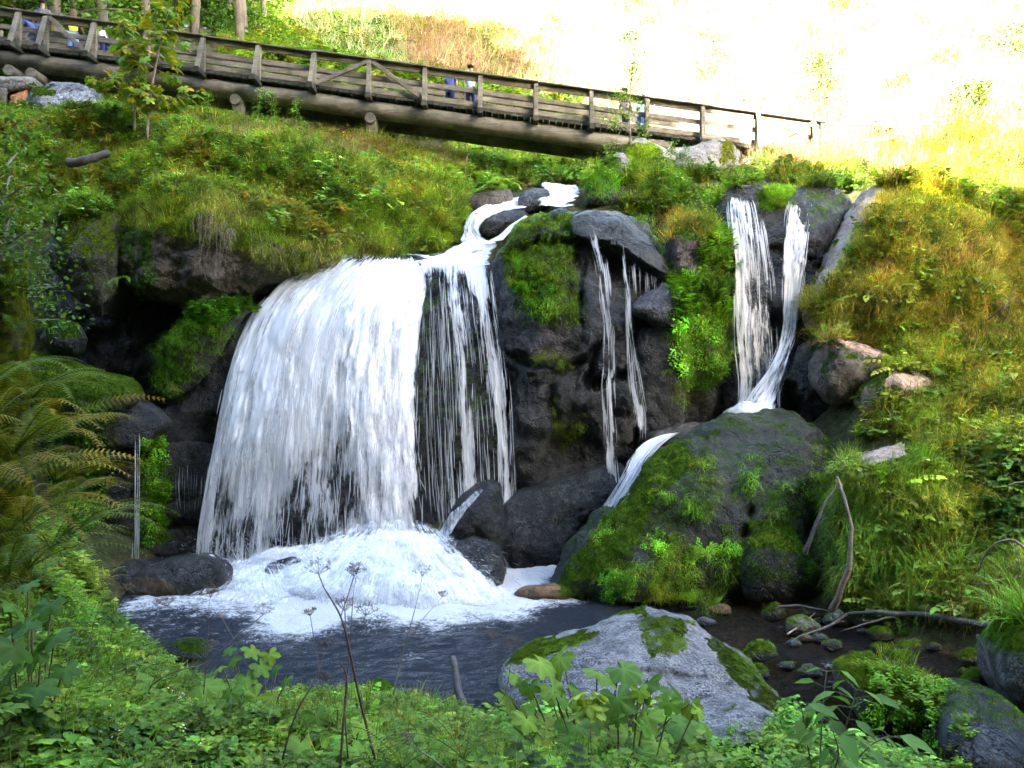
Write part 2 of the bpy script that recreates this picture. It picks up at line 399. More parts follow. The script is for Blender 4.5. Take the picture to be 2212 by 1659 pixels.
# ------------------------------------------------------------------ ground
def W(u, v, Y): return tuple(P(u, v, Y))
GP = [  # pool bed and stream
    (-6, 14, -.6), (-4, 12, -.9), (-1, 11.5, -.9), (-3, 15, -.8), (0, 14, -.8), (1.5, 12.5, -.5), (1.5, 15, -.5), (-6.5, 16, -.3), (-2, 17.5, -.2), (1, 17.5, -.1),
    (3.5, 12.6, -.22), (5, 12.4, -.22), (4.6, 10.6, -.24), (6.2, 11, -.2), (5.4, 9, -.25), (6.8, 9, -.22), (4.6, 8, -.25), (6, 7, -.35), (7.5, 7, -.3),
    # bank at the photographer's feet
    (0, 0, 2.2), (-3, 0, 2.4), (3, 0, 2.1), (0, 3, 1.85), (-2, 4, 1.75), (2, 4, 1.45), (4, 4.3, .8), (-1, 6, 1.0), (1, 6, .9), (-3, 7, .85), (-1, 8, .45), (1, 8, .35), (-3.5, 9, .35), (-1.5, 9.3, .05), (.3, 9.2, 0.), (2.5, 7.5, .4), (3.3, 5.5, .5),
    (-4.5, 10.2, .15), (6, 4, .7), (9, 4, 1.6), (10, 7, 1.3), (9.5, 9.5, .8),
    # left bank
    W(200, 1310, 9), W(280, 1430, 9.5), W(0, 1300, 7.5), W(120, 1270, 8.7), (-5.6, 8, 2.3), (-5.6, 10, 1.6), (-7, 8, 4.0), (-7.0, 12, .4), (-9, 10, 5), (-8.5, 14, 1.5), (-6, 5, 3.2), (-4, 5, 2.4), (-10, 6, 6),
    # left cave floor and ledges
    (-8.6, 16.5, .3), (-9.5, 18, 1.2), (-8, 19.5, 1.2), (-6.5, 20.3, 1.6), (-9.5, 20.4, 1.6), (-8, 20.6, 1.6), (-11.8, 17, 3.6), (-11, 20.5, 2.6), (-5, 20, 2), (-10.5, 19, 2),
    # top of the bank above the overhang
    W(300, 428, 21.5), W(400, 425, 21.4), W(500, 445, 21.4), W(600, 470, 21.3), W(690, 500, 21.), W(850, 520, 21), W(960, 500, 21.5), W(200, 440, 21.6), W(100, 480, 21.4), W(0, 520, 20),
    W(100, 300, 23), W(300, 345, 23), W(500, 330, 24), W(700, 352, 24), W(850, 372, 25), W(960, 400, 24.5), W(1000, 385, 26.5), W(0, 330, 22), W(-300, 300, 21),
    W(100, 262, 24.8), W(300, 258, 25.2), W(500, 268, 25.6), W(800, 310, 26), W(1000, 350, 27.5),
    (-14, 29, 12.9), (-8, 29.5, 12.3), (-4, 30.5, 12.2), (-12, 27.7, 12.9), (-6, 27.7, 12.2), (-16, 32, 17), (-10, 34, 17.5), (-4, 35, 17), (0, 36, 16),
    # creek
    W(1150, 420, 23.5), W(1220, 400, 25), W(1100, 395, 27), W(1220, 370, 32), W(1330, 380, 28), W(1150, 355, 30), W(1040, 480, 22), W(960, 560, 20.6), W(800, 575, 20.2), W(1200, 455, 22),
    W(1400, 430, 22), W(1300, 440, 22), W(1480, 400, 22.5), W(1600, 400, 22.5), W(1700, 395, 21.5), W(1650, 415, 20.8), W(1480, 470, 20.5), W(1500, 350, 24.5), W(1600, 340, 25.5), W(1750, 345, 26), W(1850, 350, 25.5), W(1800, 380, 22.5),
    # foot of the rock wall
    (3, 18, .6), (5, 17.6, 2.7), (7, 17.6, 3), (2, 20, 4), (5, 19.6, 5), (0, 20, 4.5), (8, 18.5, 4.5), (-3, 19.3, 2),
    # right slope
    W(1990, 420, 19.5), W(2100, 400, 20.5), W(2212, 420, 21), W(1900, 640, 17), W(2150, 650, 17), W(1900, 790, 16), W(2050, 800, 15.6), W(2212, 760, 15.4), W(1960, 900, 14.8), W(2150, 950, 14),
    W(1900, 1050, 14), W(2100, 1100, 12.9), W(2212, 1080, 12.6), W(1900, 1200, 13.4), W(2050, 1230, 12.3), W(2212, 1250, 11.3), W(1880, 1290, 13.5), W(2100, 1300, 12.4), W(2212, 1320, 11), (9, 11, .9), (12, 10, 4.5), (12, 14, 6), (14, 18, 9.5), (13, 24, 11.5), (16, 8, 6), (12, 4, 3.5),
    # hillside beyond
    W(1000, 60, 46), W(640, 60, 52), W(1500, 100, 48), W(2000, 150, 44), W(2212, 200, 40), W(1300, 240, 38), W(1700, 230, 36), W(2000, 300, 30), W(2200, 330, 27), W(1200, 320, 34), W(300, 75, 57), W(420, 104, 57), W(420, 92, 60.5), W(480, 110, 57), W(0, 20, 40), W(1000, 160, 40), W(800, 150, 40),
    (-30, 50, 34), (-20, 70, 46), (0, 70, 44), (20, 60, 36), (40, 60, 44), (0, 100, 68), (-50, 100, 75), (50, 100, 72), (30, 30, 22), (30, 10, 14), (-30, 20, 22), (-30, 5, 16), (-18, 14, 11), (-20, 24, 14), (-55, 30, 36), (60, 30, 36),
    (0, -6, 3.5), (-8, -6, 6), (8, -6, 4), (0, -12, 9), (-20, -10, 16), (16, -12, 9), (0, -25, 22), (-30, -30, 32), (18, -28, 20), (36, -20, 17), (50, -10, 25), (-55, -10, 32), (0, -60, 48), (50, -60, 40), (-55, -60, 55)]
GP = np.array(GP, float)
def rbf_fit(X, z):
    d = np.linalg.norm(X[:, None]-X[None], axis=2)
    A = np.zeros((len(X)+3,)*2); A[:len(X), :len(X)] = d+np.eye(len(X))*-.02
    A[:len(X), len(X)] = 1; A[:len(X), len(X)+1:] = X; A[len(X), :len(X)] = 1; A[len(X)+1:, :len(X)] = X.T
    return np.linalg.solve(A, np.concatenate([z, [0, 0, 0]]))
_sx = GP[:, :2]
_w = rbf_fit(_sx, GP[:, 2])
def ground_z(x, y, rough=True):
    x = np.asarray(x, float); y = np.asarray(y, float); sh = x.shape
    Q = np.stack([x.ravel(), y.ravel()], 1); out = np.empty(len(Q))
    for k in range(0, len(Q), 20000):
        q = Q[k:k+20000]
        d = np.linalg.norm(q[:, None]-_sx[None], axis=2)
        out[k:k+20000] = d@_w[:-3]+_w[-3]+q@_w[-2:]
    if rough:
        p = np.stack([Q[:, 0], Q[:, 1], np.zeros(len(Q))], 1)
        amp = np.where(out < .02, .10, .28)
        out = out+fbm(p*.55, 4, 5)*amp+fbm(p*2.7, 3, 9)*.08
    return out.reshape(sh)
def build_ground():
    def axis(lo, a, b, hi, fine, coarse):
        return np.concatenate([np.arange(lo, a, coarse), np.arange(a, b, fine), np.arange(b, hi+coarse, coarse)])
    xs = axis(-62, -19, 18, 62, .16, 1.2); ys = axis(-62, 2, 40, 110, .16, 1.2)
    X, Y = np.meshgrid(xs, ys); Z = ground_z(X, Y)
    V = np.stack([X.ravel(), Y.ravel(), Z.ravel()], 1)
    nx, ny = len(xs), len(ys)
    i = (np.arange(ny-1)[:, None]*nx+np.arange(nx-1)[None]).ravel()
    q = np.stack([i, i+1, i+nx+1, i+nx], 1)
    me = mesh('ground', V, quads=q)
    n = fbm(V*.8, 4, 3)[:, None]; z = V[:, 2:3]
    c = np.array([[.052, .058, .022]])*(1+.4*n)
    far = sstep(35, 44, V[:, 1:2]+np.where(V[:, 0:1] > 5, 8, 0)); dry = np.array([[.42, .40, .32]])*(1+.4*n)  # far ground is dry straw, whitened to imitate sunlit glare
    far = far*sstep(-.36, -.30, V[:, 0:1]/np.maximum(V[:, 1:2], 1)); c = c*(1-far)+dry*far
    bed = sstep(.12, -.05, z)*(V[:, 1:2] > 6)*(V[:, 1:2] < 22)
    c = c*(1-bed)+np.array([[.095, .055, .022]])*(1+.5*n)*bed
    back = (V[:, 1:2] < 1)*1.; c = c*(1-back)+np.array([[.03, .035, .015]])*back
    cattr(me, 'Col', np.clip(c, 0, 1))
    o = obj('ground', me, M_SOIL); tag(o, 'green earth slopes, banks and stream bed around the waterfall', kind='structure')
    return V, q
SURF = []       # (name, verts, tris) registry that plants are sown on
def reg(name, V, q=None, t=None):
    T = []
    if q is not None: T += [q[:, [0, 1, 2]], q[:, [0, 2, 3]]]
    if t is not None and len(t): T.append(t)
    SURF.append((name, np.asarray(V, float), np.concatenate(T)))
gV, gq = build_ground(); reg('ground', gV, gq)

# ------------------------------------------------------------------ rocks
MOSS = [  # polygon in the photograph's frame, strength, tint
    ([(300, 430), (380, 385), (520, 430), (640, 460), (760, 560), (640, 520), (470, 500), (330, 490)], .95, (1.8, 1.5, .7)),
    ([(1090, 520), (1130, 470), (1230, 460), (1260, 520), (1240, 560), (1250, 690), (1170, 690), (1100, 620), (1080, 570)], .62, (.9, 1.1, .8)),
    ([(1120, 730), (1230, 720), (1240, 900), (1180, 960), (1140, 860)], .40, (.7, 1., .7)),
    ([(1860, 400), (1990, 385), (2080, 420), (2212, 560), (2212, 800), (2050, 620), (1940, 470), (1870, 520)], 1., (3.0, 2.4, 1.2)),
    ([(1740, 410), (1870, 410), (1830, 500), (1770, 560), (1750, 500)], .55, (1., 1.25, .8)),
    ([(1640, 405), (1710, 405), (1700, 445), (1650, 440)], 1.1, (1.6, 2., .8)),
    ([(1760, 740), (1930, 770), (1920, 880), (1850, 900), (1790, 850)], .62, (1.1, 1.2, .8)),
    ([(1180, 1310), (1230, 1210), (1330, 1110), (1400, 980), (1480, 945), (1500, 990), (1420, 1080), (1370, 1200), (1400, 1330), (1180, 1330)], .75, (1.1, 1.35, .8)),
    ([(1500, 940), (1800, 930), (1810, 1240), (1600, 1310), (1400, 1300), (1420, 1000)], .30, (.7, .95, .6)),
    ([(1610, 1130), (1700, 1130), (1760, 1220), (1700, 1190), (1620, 1180)], .8, (1.3, 1.5, .7)),
    ([(1830, 1010), (1880, 930), (2010, 940), (2030, 1020), (1960, 1000), (1940, 950), (1880, 1000), (1820, 1060)], .85, (1.5, 1.7, .8)),
    ([(1340, 305), (1420, 320), (1440, 360), (1370, 350)], 1.2, (2.6, 3., 1.)),
    ([(1355, 330), (1420, 335), (1400, 400), (1380, 380)], 1.2, (2.2, 2.8, .9)),
    ([(1550, 300), (1600, 300), (1600, 380), (1560, 350)], .75, (1.9, 1.6, .7)),
    ([(60, 800), (280, 800), (290, 860), (60, 880)], .85, (1., 1.2, .7)),
    ([(100, 860), (260, 860), (240, 960), (100, 950)], .6, (.7, 1., .6)),
    ([(330, 740), (420, 670), (520, 660), (470, 760), (380, 860)], .75, (.8, 1.1, .7)),
    ([(100, 680), (180, 690), (170, 770), (100, 760)], .7, (.6, .9, .6)),
    ([(0, 540), (80, 540), (60, 830), (0, 850)], 1.1, (2.4, 2.1, .8)),
    ([(300, 940), (360, 940), (370, 1180), (290, 1180)], .75, (1.1, 1.6, .8)),
    ([(120, 460), (280, 460), (270, 640), (200, 640), (120, 560)], .70, (1.3, 1.3, .7)),
    ([(60, 180), (120, 180), (110, 215), (70, 215)], .8, (1., 1.2, .7)),
    ([(1380, 1330), (1440, 1320), (1500, 1345), (1480, 1370), (1420, 1420), (1390, 1380)], .55, (1., 1.1, .6)),
    ([(1110, 1370), (1300, 1370), (1210, 1420), (1100, 1430)], .8, (1.1, 1.1, .6)),
    ([(1520, 1370), (1640, 1450), (1730, 1560), (1680, 1560), (1540, 1420)], .6, (.8, .8, .5)),
    ([(1500, 1590), (1650, 1600), (1700, 1720), (1480, 1720)], .6, (.6, .8, .5)),
    ([(900, 560), (980, 620), (1080, 800), (1090, 1000), (950, 1080), (905, 900)], .55, (.75, 1.2, .9)),
    ([(1310, 500), (1440, 590), (1400, 620), (1330, 560)], .25, (.8, 1.2, .9)),
    ([(1660, 820), (1760, 700), (1820, 700), (1820, 980), (1700, 900)], .2, (.5, .8, .6)),
]
BARE = [  # bare stone of its own colour, always free of moss
    ([(1750, 650), (1790, 555), (1845, 440), (1880, 398), (1912, 405), (1885, 470), (1835, 560), (1785, 650)], (.27, .21, .19), 0.),
    ([(1430, 520), (1520, 520), (1515, 600), (1450, 590)], (.085, .068, .07), .2),
    ([(1830, 990), (1880, 950), (1950, 955), (1960, 980), (1880, 1010)], (.30, .22, .20), 0.),
    ([(1790, 730), (1870, 735), (1930, 770), (1880, 765)], (.30, .20, .15), 0.),
    ([(1930, 800), (2010, 810), (2030, 835), (1960, 840)], (.34, .25, .19), 0.),
    ([(1360, 660), (1420, 620), (1460, 650), (1455, 700), (1400, 700)], (.07, .07, .09), 1.),
    ([(1080, 620), (1130, 730), (1110, 760), (1060, 640)], (.065, .055, .07), 1.),
    ([(1110, 720), (1240, 700), (1220, 760), (1120, 790)], (.07, .06, .07), .8),
    ([(270, 1250), (350, 1245), (400, 1290), (370, 1325), (280, 1320)], (.13, .08, .04), 1.),
    ([(90, 205), (200, 200), (210, 240), (100, 240)], (.36, .36, .38), 0.),
]
def paint_rock(me, V, NR, col, wet, moss, mtint, lich, below=None):
    u, v = proj(V); n = len(V)
    c = np.tile(np.array(col, float), (n, 1)); wt = np.full(n, float(wet)); mt = np.tile(np.array(mtint, float), (n, 1))
    ms = moss*sstep(-.15, .75, NR[:, 2])+np.zeros(n)
    if moss > 1: ms = np.maximum(ms, moss-1)
    for poly, s, tn in MOSS:
        k = softpoly(u, v, poly, 14, V); ms[k] = np.maximum(ms[k], s*np.clip(.75+.35*NR[k, 2], 0, 1.2)); mt[k] = tn
    for poly, cc, w_ in BARE:
        k = softpoly(u, v, poly, 8, V, 9); c[k] = cc; ms[k] = 0; wt[k] = w_
    z = V[:, 2]; damp = sstep(.25, .0, z)
    c = c*(1-.5*damp[:, None]); wt = np.maximum(wt, damp)
    cattr(me, 'Col', c); cattr(me, 'mtint', mt); fattr(me, 'moss', ms); fattr(me, 'wet', wt); fattr(me, 'lich', np.full(n, float(lich)))

def vnormals(V, q, t):
    NR = np.zeros_like(V)
    for T in (q[:, [0, 1, 2]], q[:, [0, 2, 3]], t):
        fn = np.cross(V[T[:, 1]]-V[T[:, 0]], V[T[:, 2]]-V[T[:, 0]])
        for k in range(T.shape[1]): np.add.at(NR, T[:, k], fn)
    return NR/(np.linalg.norm(NR, axis=1, keepdims=True)+1e-9)

def rock(name, label, outline, Y0, bulge, back=1., tu=0., tv=0., p=2., bumps=(), amp=.12, cracks=(), col=(.07, .072, .078), wet=.8, moss=.2, mtint=(1, 1, 1),
         lich=.15, nth=None, c=None, mat=None, group=None, cat='rock', smooth=2.0, seed=None, kind=None, sow=True, facet=.0):
    """closed boulder: its rim follows the outline at depth Y0 (tilted tu, tv metres per 100 px), front swells by bulge, rear by back"""
    o = np.array(outline, float)
    if seed is None: seed = int(o.sum()) % 997
    # centre
    a = o; b = np.roll(o, -1, 0); cr = a[:, 0]*b[:, 1]-b[:, 0]*a[:, 1]
    if c is None: c = ((a+b)*cr[:, None]).sum(0)/(3*cr.sum())
    c = np.array(c, float)
    size = max(np.ptp(o[:, 0]), np.ptp(o[:, 1]))/F*Y0
    if nth is None: nth = int(np.clip(size*55, 40, 300))
    th = np.arange(nth)/nth*2*math.pi
    d = np.stack([np.cos(th), np.sin(th)], 1); r = np.zeros(nth)
    for k in range(len(o)):
        A = o[k]-c; B = o[(k+1) % len(o)]-c; E = B-A
        den = d[:, 0]*E[1]-d[:, 1]*E[0]; den = np.where(abs(den) < 1e-9, 1e-9, den)
        tt = (A[0]*E[1]-A[1]*E[0])/den; ss = (A[0]*d[:, 1]-A[1]*d[:, 0])/den
        ok = (tt > 0) & (ss >= -1e-6) & (ss <= 1+1e-6); r = np.where(ok, np.maximum(r, tt), r)
    ker = np.exp(-.5*(np.arange(-8, 9)/(smooth*nth/160+.3))**2); ker /= ker.sum()
    r = np.convolve(np.concatenate([r[-8:], r, r[:8]]), ker, 'valid')
    nr = max(8, nth//5); nb = max(5, nr//2)
    def ring(s, side):
        u = c[0]+s[:, None]*r*d[None, :, 0]; v = c[1]+s[:, None]*r*d[None, :, 1]
        Yb = Y0+tu*(u-c[0])/100+tv*(v-c[1])/100
        h = np.sqrt(np.clip(1-s**p, 0, 1))[:, None]
        if side:
            Y = Yb-bulge*h
            for bu, bv, dy, rad in bumps: Y = Y-dy*np.exp(-(((u-bu)**2+(v-bv)**2)/(rad*rad)))*np.minimum(1, h*2)
            for pts, dep, wd in cracks:
                dm = np.full(u.shape, 1e9); jit = fbm(np.stack([u, v, u*0], -1)/35, 3, seed)*9
                for k in range(len(pts)-1):
                    ax, ay = pts[k]; bx, by = pts[k+1]; ex, ey = bx-ax, by-ay
                    t_ = np.clip(((u-ax)*ex+(v-ay)*ey)/(ex*ex+ey*ey), 0, 1)
                    dm = np.minimum(dm, np.hypot(u-ax-t_*ex, v-ay-t_*ey))
                Y = Y+dep*np.exp(-((dm+jit)/wd)**2)*np.minimum(1, h*2)
            return PA(u, v, Y)
        pb = PA(u, v, Yb); pb[..., 1] += back*h; return pb
    sf = np.sin(np.linspace(0, math.pi/2, nr+1))[1:]; sb = np.sin(np.linspace(math.pi/2, 0, nb+1))[1:-1]
    V = np.concatenate([ring(np.array([0.]), 1)[0, :1], ring(sf, 1).reshape(-1, 3), ring(sb, 0).reshape(-1, 3), ring(np.array([0.]), 0)[0, :1]])
    rows = nr+nb-1
    i = np.arange(rows-1)[:, None]*nth+np.arange(nth)[None]+1; j = np.arange(rows-1)[:, None]*nth+(np.arange(nth)+1)[None] % nth+1
    q = np.stack([i, j, j+nth, i+nth], -1).reshape(-1, 4)
    k = np.arange(nth); t = np.concatenate([np.stack([np.zeros(nth, int), (k+1) % nth+1, k+1], 1),
                                            np.stack([np.full(nth, len(V)-1), (rows-1)*nth+k+1, (rows-1)*nth+(k+1) % nth+1], 1)])
    NR = vnormals(V, q, t)
    ctr = V.mean(0); flip = np.sign(((V-ctr)*NR).sum(1).mean())
    if flip < 0: q = q[:, ::-1]; t = t[:, ::-1]; NR = -NR
    sc = min(1., size/2.2)
    dsp = fbm(V*(.9/max(sc, .25)), 4, seed)*amp*1.9*sc+fbm(V*4.2, 4, seed+5)*amp*.55*min(1, sc*1.6)
    rid = 1-np.abs(fbm(V*(1.1/max(sc, .3))+9, 3, seed+11)); dsp = dsp-np.clip(rid-.9, 0, 1)*amp*2.2*sc
    if facet:
        st = fbm(V*1.6, 2, seed+3); dsp = dsp+(np.round(st*4)/4-st)*facet
    V = V+NR*dsp[:, None]
    NR = vnormals(V, q, t)
    me = mesh(name, V, quads=q, tris=t)
    paint_rock(me, V, NR, col, wet, moss, mtint, lich)
    ob = obj(name, me, mat or M_ROCK)
    if kind: tag(ob, label, kind=kind)
    else: tag(ob, label, cat, group)
    if sow: reg(name, V, q, t)
    ob['_s'] = name; del ob['_s']
    return ob

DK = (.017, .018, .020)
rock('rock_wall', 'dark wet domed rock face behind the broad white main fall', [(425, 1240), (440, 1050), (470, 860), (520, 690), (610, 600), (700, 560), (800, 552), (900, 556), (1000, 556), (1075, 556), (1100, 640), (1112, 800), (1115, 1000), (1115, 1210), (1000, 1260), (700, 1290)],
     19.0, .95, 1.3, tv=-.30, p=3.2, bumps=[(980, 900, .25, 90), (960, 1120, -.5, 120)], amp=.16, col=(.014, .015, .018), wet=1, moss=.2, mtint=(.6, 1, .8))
rock('rock_wall', 'central mossy cliff block between the main fall and the twin falls', [(1070, 560), (1105, 500), (1190, 455), (1340, 452), (1400, 500), (1455, 580), (1475, 760), (1475, 940), (1400, 1010), (1300, 1060), (1130, 1080), (1100, 960), (1100, 800), (1060, 660)],
     18.9, 1.3, 1.6, tv=-.16, p=2.8, bumps=[(1180, 600, .35, 90), (1130, 770, .3, 60), (1300, 760, .25, 80), (1400, 850, .35, 90), (1240, 960, -.4, 60), (1330, 560, -.35, 50)],
     cracks=[([(1090, 550), (1170, 520), (1290, 525)], .45, 8), ([(1290, 830), (1380, 800), (1470, 850)], .5, 9), ([(1110, 770), (1200, 800), (1260, 780)], .35, 8), ([(1290, 740), (1270, 830)], .3, 8), ([(1250, 520), (1260, 700)], .3, 9), ([(1390, 850), (1370, 960)], .3, 8), ([(1190, 830), (1200, 960)], .2, 10)], amp=.2, col=(.022, .023, .025), wet=.85, moss=.1, mtint=(.8, 1.1, .8))
rock('rock_slab', 'sloping grey slab with a dripping edge on top of the central cliff', [(1215, 470), (1270, 450), (1345, 455), (1400, 500), (1450, 570), (1455, 605), (1425, 600), (1380, 570), (1330, 545), (1290, 525), (1235, 520)],
     18.3, .5, 1.6, tv=-.5, p=2.5, amp=.10, col=(.055, .060, .060), wet=.9, moss=.2, mtint=(.9, 1.2, .9))
rock('rock', 'blue-grey tilted boulder jutting from the central cliff', [(1358, 668), (1385, 640), (1430, 612), (1470, 615), (1475, 690), (1450, 712), (1410, 702)], 17.4, .45, 1.2, tv=-.3, amp=.1, col=(.06, .06, .075), wet=1, moss=.1)
rock('boulder', 'rounded dark boulder low on the cliff beside the slide', [(1380, 720), (1460, 700), (1480, 800), (1480, 930), (1420, 960), (1370, 900), (1370, 800)], 17.7, .5, 1.2, amp=.14, col=DK, wet=.8, moss=.15)
rock('boulder', 'round boulder wet on top above the slide', [(1395, 940), (1450, 925), (1540, 910), (1550, 950), (1480, 1000), (1400, 990)], 16.9, .5, 1., amp=.1, col=(.09, .075, .06), wet=1, moss=.1)
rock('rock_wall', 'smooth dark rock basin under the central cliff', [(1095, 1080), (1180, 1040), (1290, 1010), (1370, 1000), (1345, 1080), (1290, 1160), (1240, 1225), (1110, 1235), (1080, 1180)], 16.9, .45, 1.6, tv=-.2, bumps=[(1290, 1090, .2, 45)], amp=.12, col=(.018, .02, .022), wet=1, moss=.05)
rock('rock_wall', 'shadowed rock hollow below the mossy leafy ledge', [(1430, 740), (1560, 700), (1600, 760), (1600, 950), (1540, 960), (1430, 960), (1400, 880)], 18.6, .35, 1.3, amp=.16, col=(.03, .03, .032), wet=.7, moss=.2)
rock('rock_ledge', 'narrow grassy rock ledge between the thin fall and the twin falls', [(1440, 470), (1500, 445), (1555, 470), (1575, 560), (1580, 700), (1570, 800), (1520, 850), (1460, 840), (1455, 720), (1460, 600)], 18.2, .5, 1.6, p=2.6, amp=.15, col=(.06, .055, .05), wet=.4, moss=1.5, mtint=(1.1, 1.7, .8))
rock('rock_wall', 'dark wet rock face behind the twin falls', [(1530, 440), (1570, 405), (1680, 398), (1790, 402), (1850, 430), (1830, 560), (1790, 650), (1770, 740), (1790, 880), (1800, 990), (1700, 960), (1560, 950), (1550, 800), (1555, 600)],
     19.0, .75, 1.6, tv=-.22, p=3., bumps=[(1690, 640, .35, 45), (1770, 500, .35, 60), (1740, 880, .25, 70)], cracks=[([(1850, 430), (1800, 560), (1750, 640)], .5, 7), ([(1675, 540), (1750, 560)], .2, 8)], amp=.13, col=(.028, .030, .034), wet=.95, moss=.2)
rock('boulder', 'dark hollow-sided rock right of the foot of the twin falls', [(1670, 850), (1730, 740), (1800, 720), (1830, 800), (1830, 1000), (1760, 960), (1700, 920)], 17.3, .5, 1.3, amp=.14, cracks=[([(1700, 850), (1715, 905)], .7, 18)], col=DK, wet=.9, moss=.2)
rock('rock', 'bright green moss cushion on stone at the lip of the twin falls', [(1640, 408), (1690, 402), (1722, 425), (1712, 448), (1670, 452), (1645, 435)], 19.2, .3, .8, amp=.06, col=(.08, .08, .08), moss=1.9, mtint=(1.6, 2., .7))
rock('boulder', 'huge mossy hump of rock with a bare pinkish edge beside the twin falls', [(1735, 700), (1770, 600), (1830, 490), (1880, 405), (1960, 385), (2040, 395), (2110, 450), (2190, 560), (2290, 700), (2300, 860), (2150, 860), (1990, 830), (1880, 800), (1790, 745)],
     17.8, 1.2, 2.5, tv=-.3, p=2.4, bumps=[(1960, 500, .4, 100), (2080, 640, .3, 120)], amp=.18, col=(.22, .17, .15), wet=.1, moss=.75, mtint=(1.9, 1.7, .9), lich=.1)
rock('boulder', 'mossy brown-edged boulder right of the twin falls', [(1755, 830), (1770, 770), (1800, 728), (1860, 735), (1925, 772), (1935, 830), (1890, 880), (1800, 880)], 16.2, .6, 1.3, amp=.14, col=(.11, .085, .07), wet=.2, moss=.5, mtint=(1.1, 1.2, .7))
rock('boulder', 'angular brown boulder half buried in grass on the right slope', [(1870, 830), (1930, 800), (2020, 812), (2040, 840), (1990, 880), (1900, 900), (1860, 880)], 15.4, .5, 1.2, amp=.14, col=(.19, .14, .10), wet=0., moss=.3, mtint=(1.6, 1.5, .7), facet=.1)
rock('boulder', 'big dark mossy boulder in the centre of the stream beside the slide', [(1165, 1318), (1190, 1262), (1235, 1190), (1290, 1125), (1345, 1050), (1385, 985), (1450, 955), (1500, 925), (1560, 905), (1660, 900), (1750, 903), (1800, 940), (1835, 1010), (1820, 1120), (1790, 1230), (1770, 1290), (1640, 1310), (1500, 1330), (1300, 1335)],
     15.3, 1.35, 1.6, tv=-.32, p=2.2, c=(1500, 1160), bumps=[(1690, 1200, .5, 80), (1480, 1040, .25, 90), (1330, 1200, .2, 80)], cracks=[([(1620, 1100), (1600, 1180), (1630, 1290)], .3, 10)], amp=.17, col=(.016, .019, .016), wet=.55, moss=.5, mtint=(.8, 1., .6))
rock('boulder', 'smooth rounded boulder with a moss cap in front of the big dark boulder', [(1590, 1240), (1610, 1170), (1660, 1130), (1720, 1160), (1775, 1230), (1785, 1290), (1700, 1315), (1610, 1300)], 13.9, .45, 1., amp=.08, col=(.035, .037, .043), wet=.7, moss=.55, mtint=(1.2, 1.3, .6))
rock('boulder', 'grass-draped boulder with a bald pink crown by the right bank', [(1812, 1290), (1800, 1150), (1820, 1040), (1870, 965), (1950, 945), (2040, 970), (2110, 1060), (2150, 1180), (2080, 1280), (1950, 1300)], 13.8, .9, 1.6, tv=-.2, amp=.15, col=(.13, .10, .09), wet=0, moss=.9, mtint=(1.1, 1.4, .7))
rock('boulder', 'dark wet pyramid-shaped rock standing in the falling water', [(935, 1150), (985, 1090), (1050, 1037), (1082, 1034), (1092, 1080), (1098, 1170), (1080, 1205), (1000, 1200), (950, 1185)], 15.9, .5, .9, tu=-.2, amp=.1, col=DK, wet=1, moss=.3, mtint=(.8, 1.4, .8), facet=.12)
rock('boulder', 'low wet rock under the pyramid-shaped one at the edge of the foam', [(950, 1180), (1010, 1165), (1075, 1180), (1095, 1230), (1085, 1275), (1040, 1290), (980, 1240)], 15.2, .4, .9, amp=.1, col=(.024, .025, .032), wet=1, moss=.1)
rock('boulder', 'tan-footed rounded rock left of the splash', [(268, 1290), (300, 1232), (370, 1205), (450, 1195), (500, 1230), (480, 1290), (380, 1318), (290, 1312)], 14.8, .5, .9, amp=.08, col=(.024, .022, .022), wet=1, moss=.05)
rock('boulder', 'dark rock in the spray beside the left trickle', [(215, 1290), (240, 1230), (300, 1210), (330, 1240), (290, 1310), (230, 1320)], 15.2, .4, .9, amp=.08, col=DK, wet=1, moss=.05)
rock('boulder', 'small domed rock inside the spray under the left edge of the main fall', [(560, 1260), (580, 1215), (630, 1200), (680, 1230), (690, 1280), (600, 1290)], 15.3, .3, .6, amp=.05, col=DK, wet=1, moss=0)
# overhang on the left
rock('rock_overhang', 'massive brown overhanging rock with a mossy grass-topped roof above the dark hollow', [(235, 560), (262, 480), (310, 428), (390, 392), (500, 420), (600, 460), (700, 520), (745, 556), (690, 590), (600, 615), (520, 650), (430, 668), (340, 655), (270, 620)],
     19.3, 1.2, 2.4, tv=-.2, p=2.6, bumps=[(400, 560, .2, 70)], amp=.2, col=(.085, .066, .05), wet=.1, moss=.5, mtint=(1.5, 1.4, .7), lich=.35)
rock('boulder', 'mossy boulder wedged left of the overhang', [(105, 540), (130, 470), (190, 445), (250, 480), (275, 560), (265, 640), (220, 700), (150, 650)], 18.8, .7, 2.2, amp=.15, col=(.05, .048, .04), wet=.2, moss=.7, mtint=(1.2, 1.2, .6))
rock('rock_wall', 'black rock wall at the back of the hollow', [(40, 560), (200, 500), (500, 560), (700, 600), (560, 700), (480, 1000), (430, 1240), (180, 1250), (30, 1100), (-60, 800)], 20.6, .3, 1.5, tv=-.1, p=3, amp=.2, col=(.022, .022, .024), wet=.5, moss=.1)
rock('boulder', 'low mossy rock shelf at the mouth of the dark hollow', [(40, 880), (40, 760), (110, 770), (190, 795), (270, 815), (300, 850), (290, 880), (180, 905)], 17.2, .6, 1.6, tv=-.5, amp=.1, col=(.035, .038, .03), wet=.5, moss=.8, mtint=(1., 1.2, .6))
rock('boulder', 'dark round stone at the left end of the hollow', [(85, 730), (110, 690), (155, 692), (178, 730), (165, 768), (110, 770)], 17.6, .4, .8, amp=.07, col=DK, moss=.5, mtint=(.6, 1, .6))
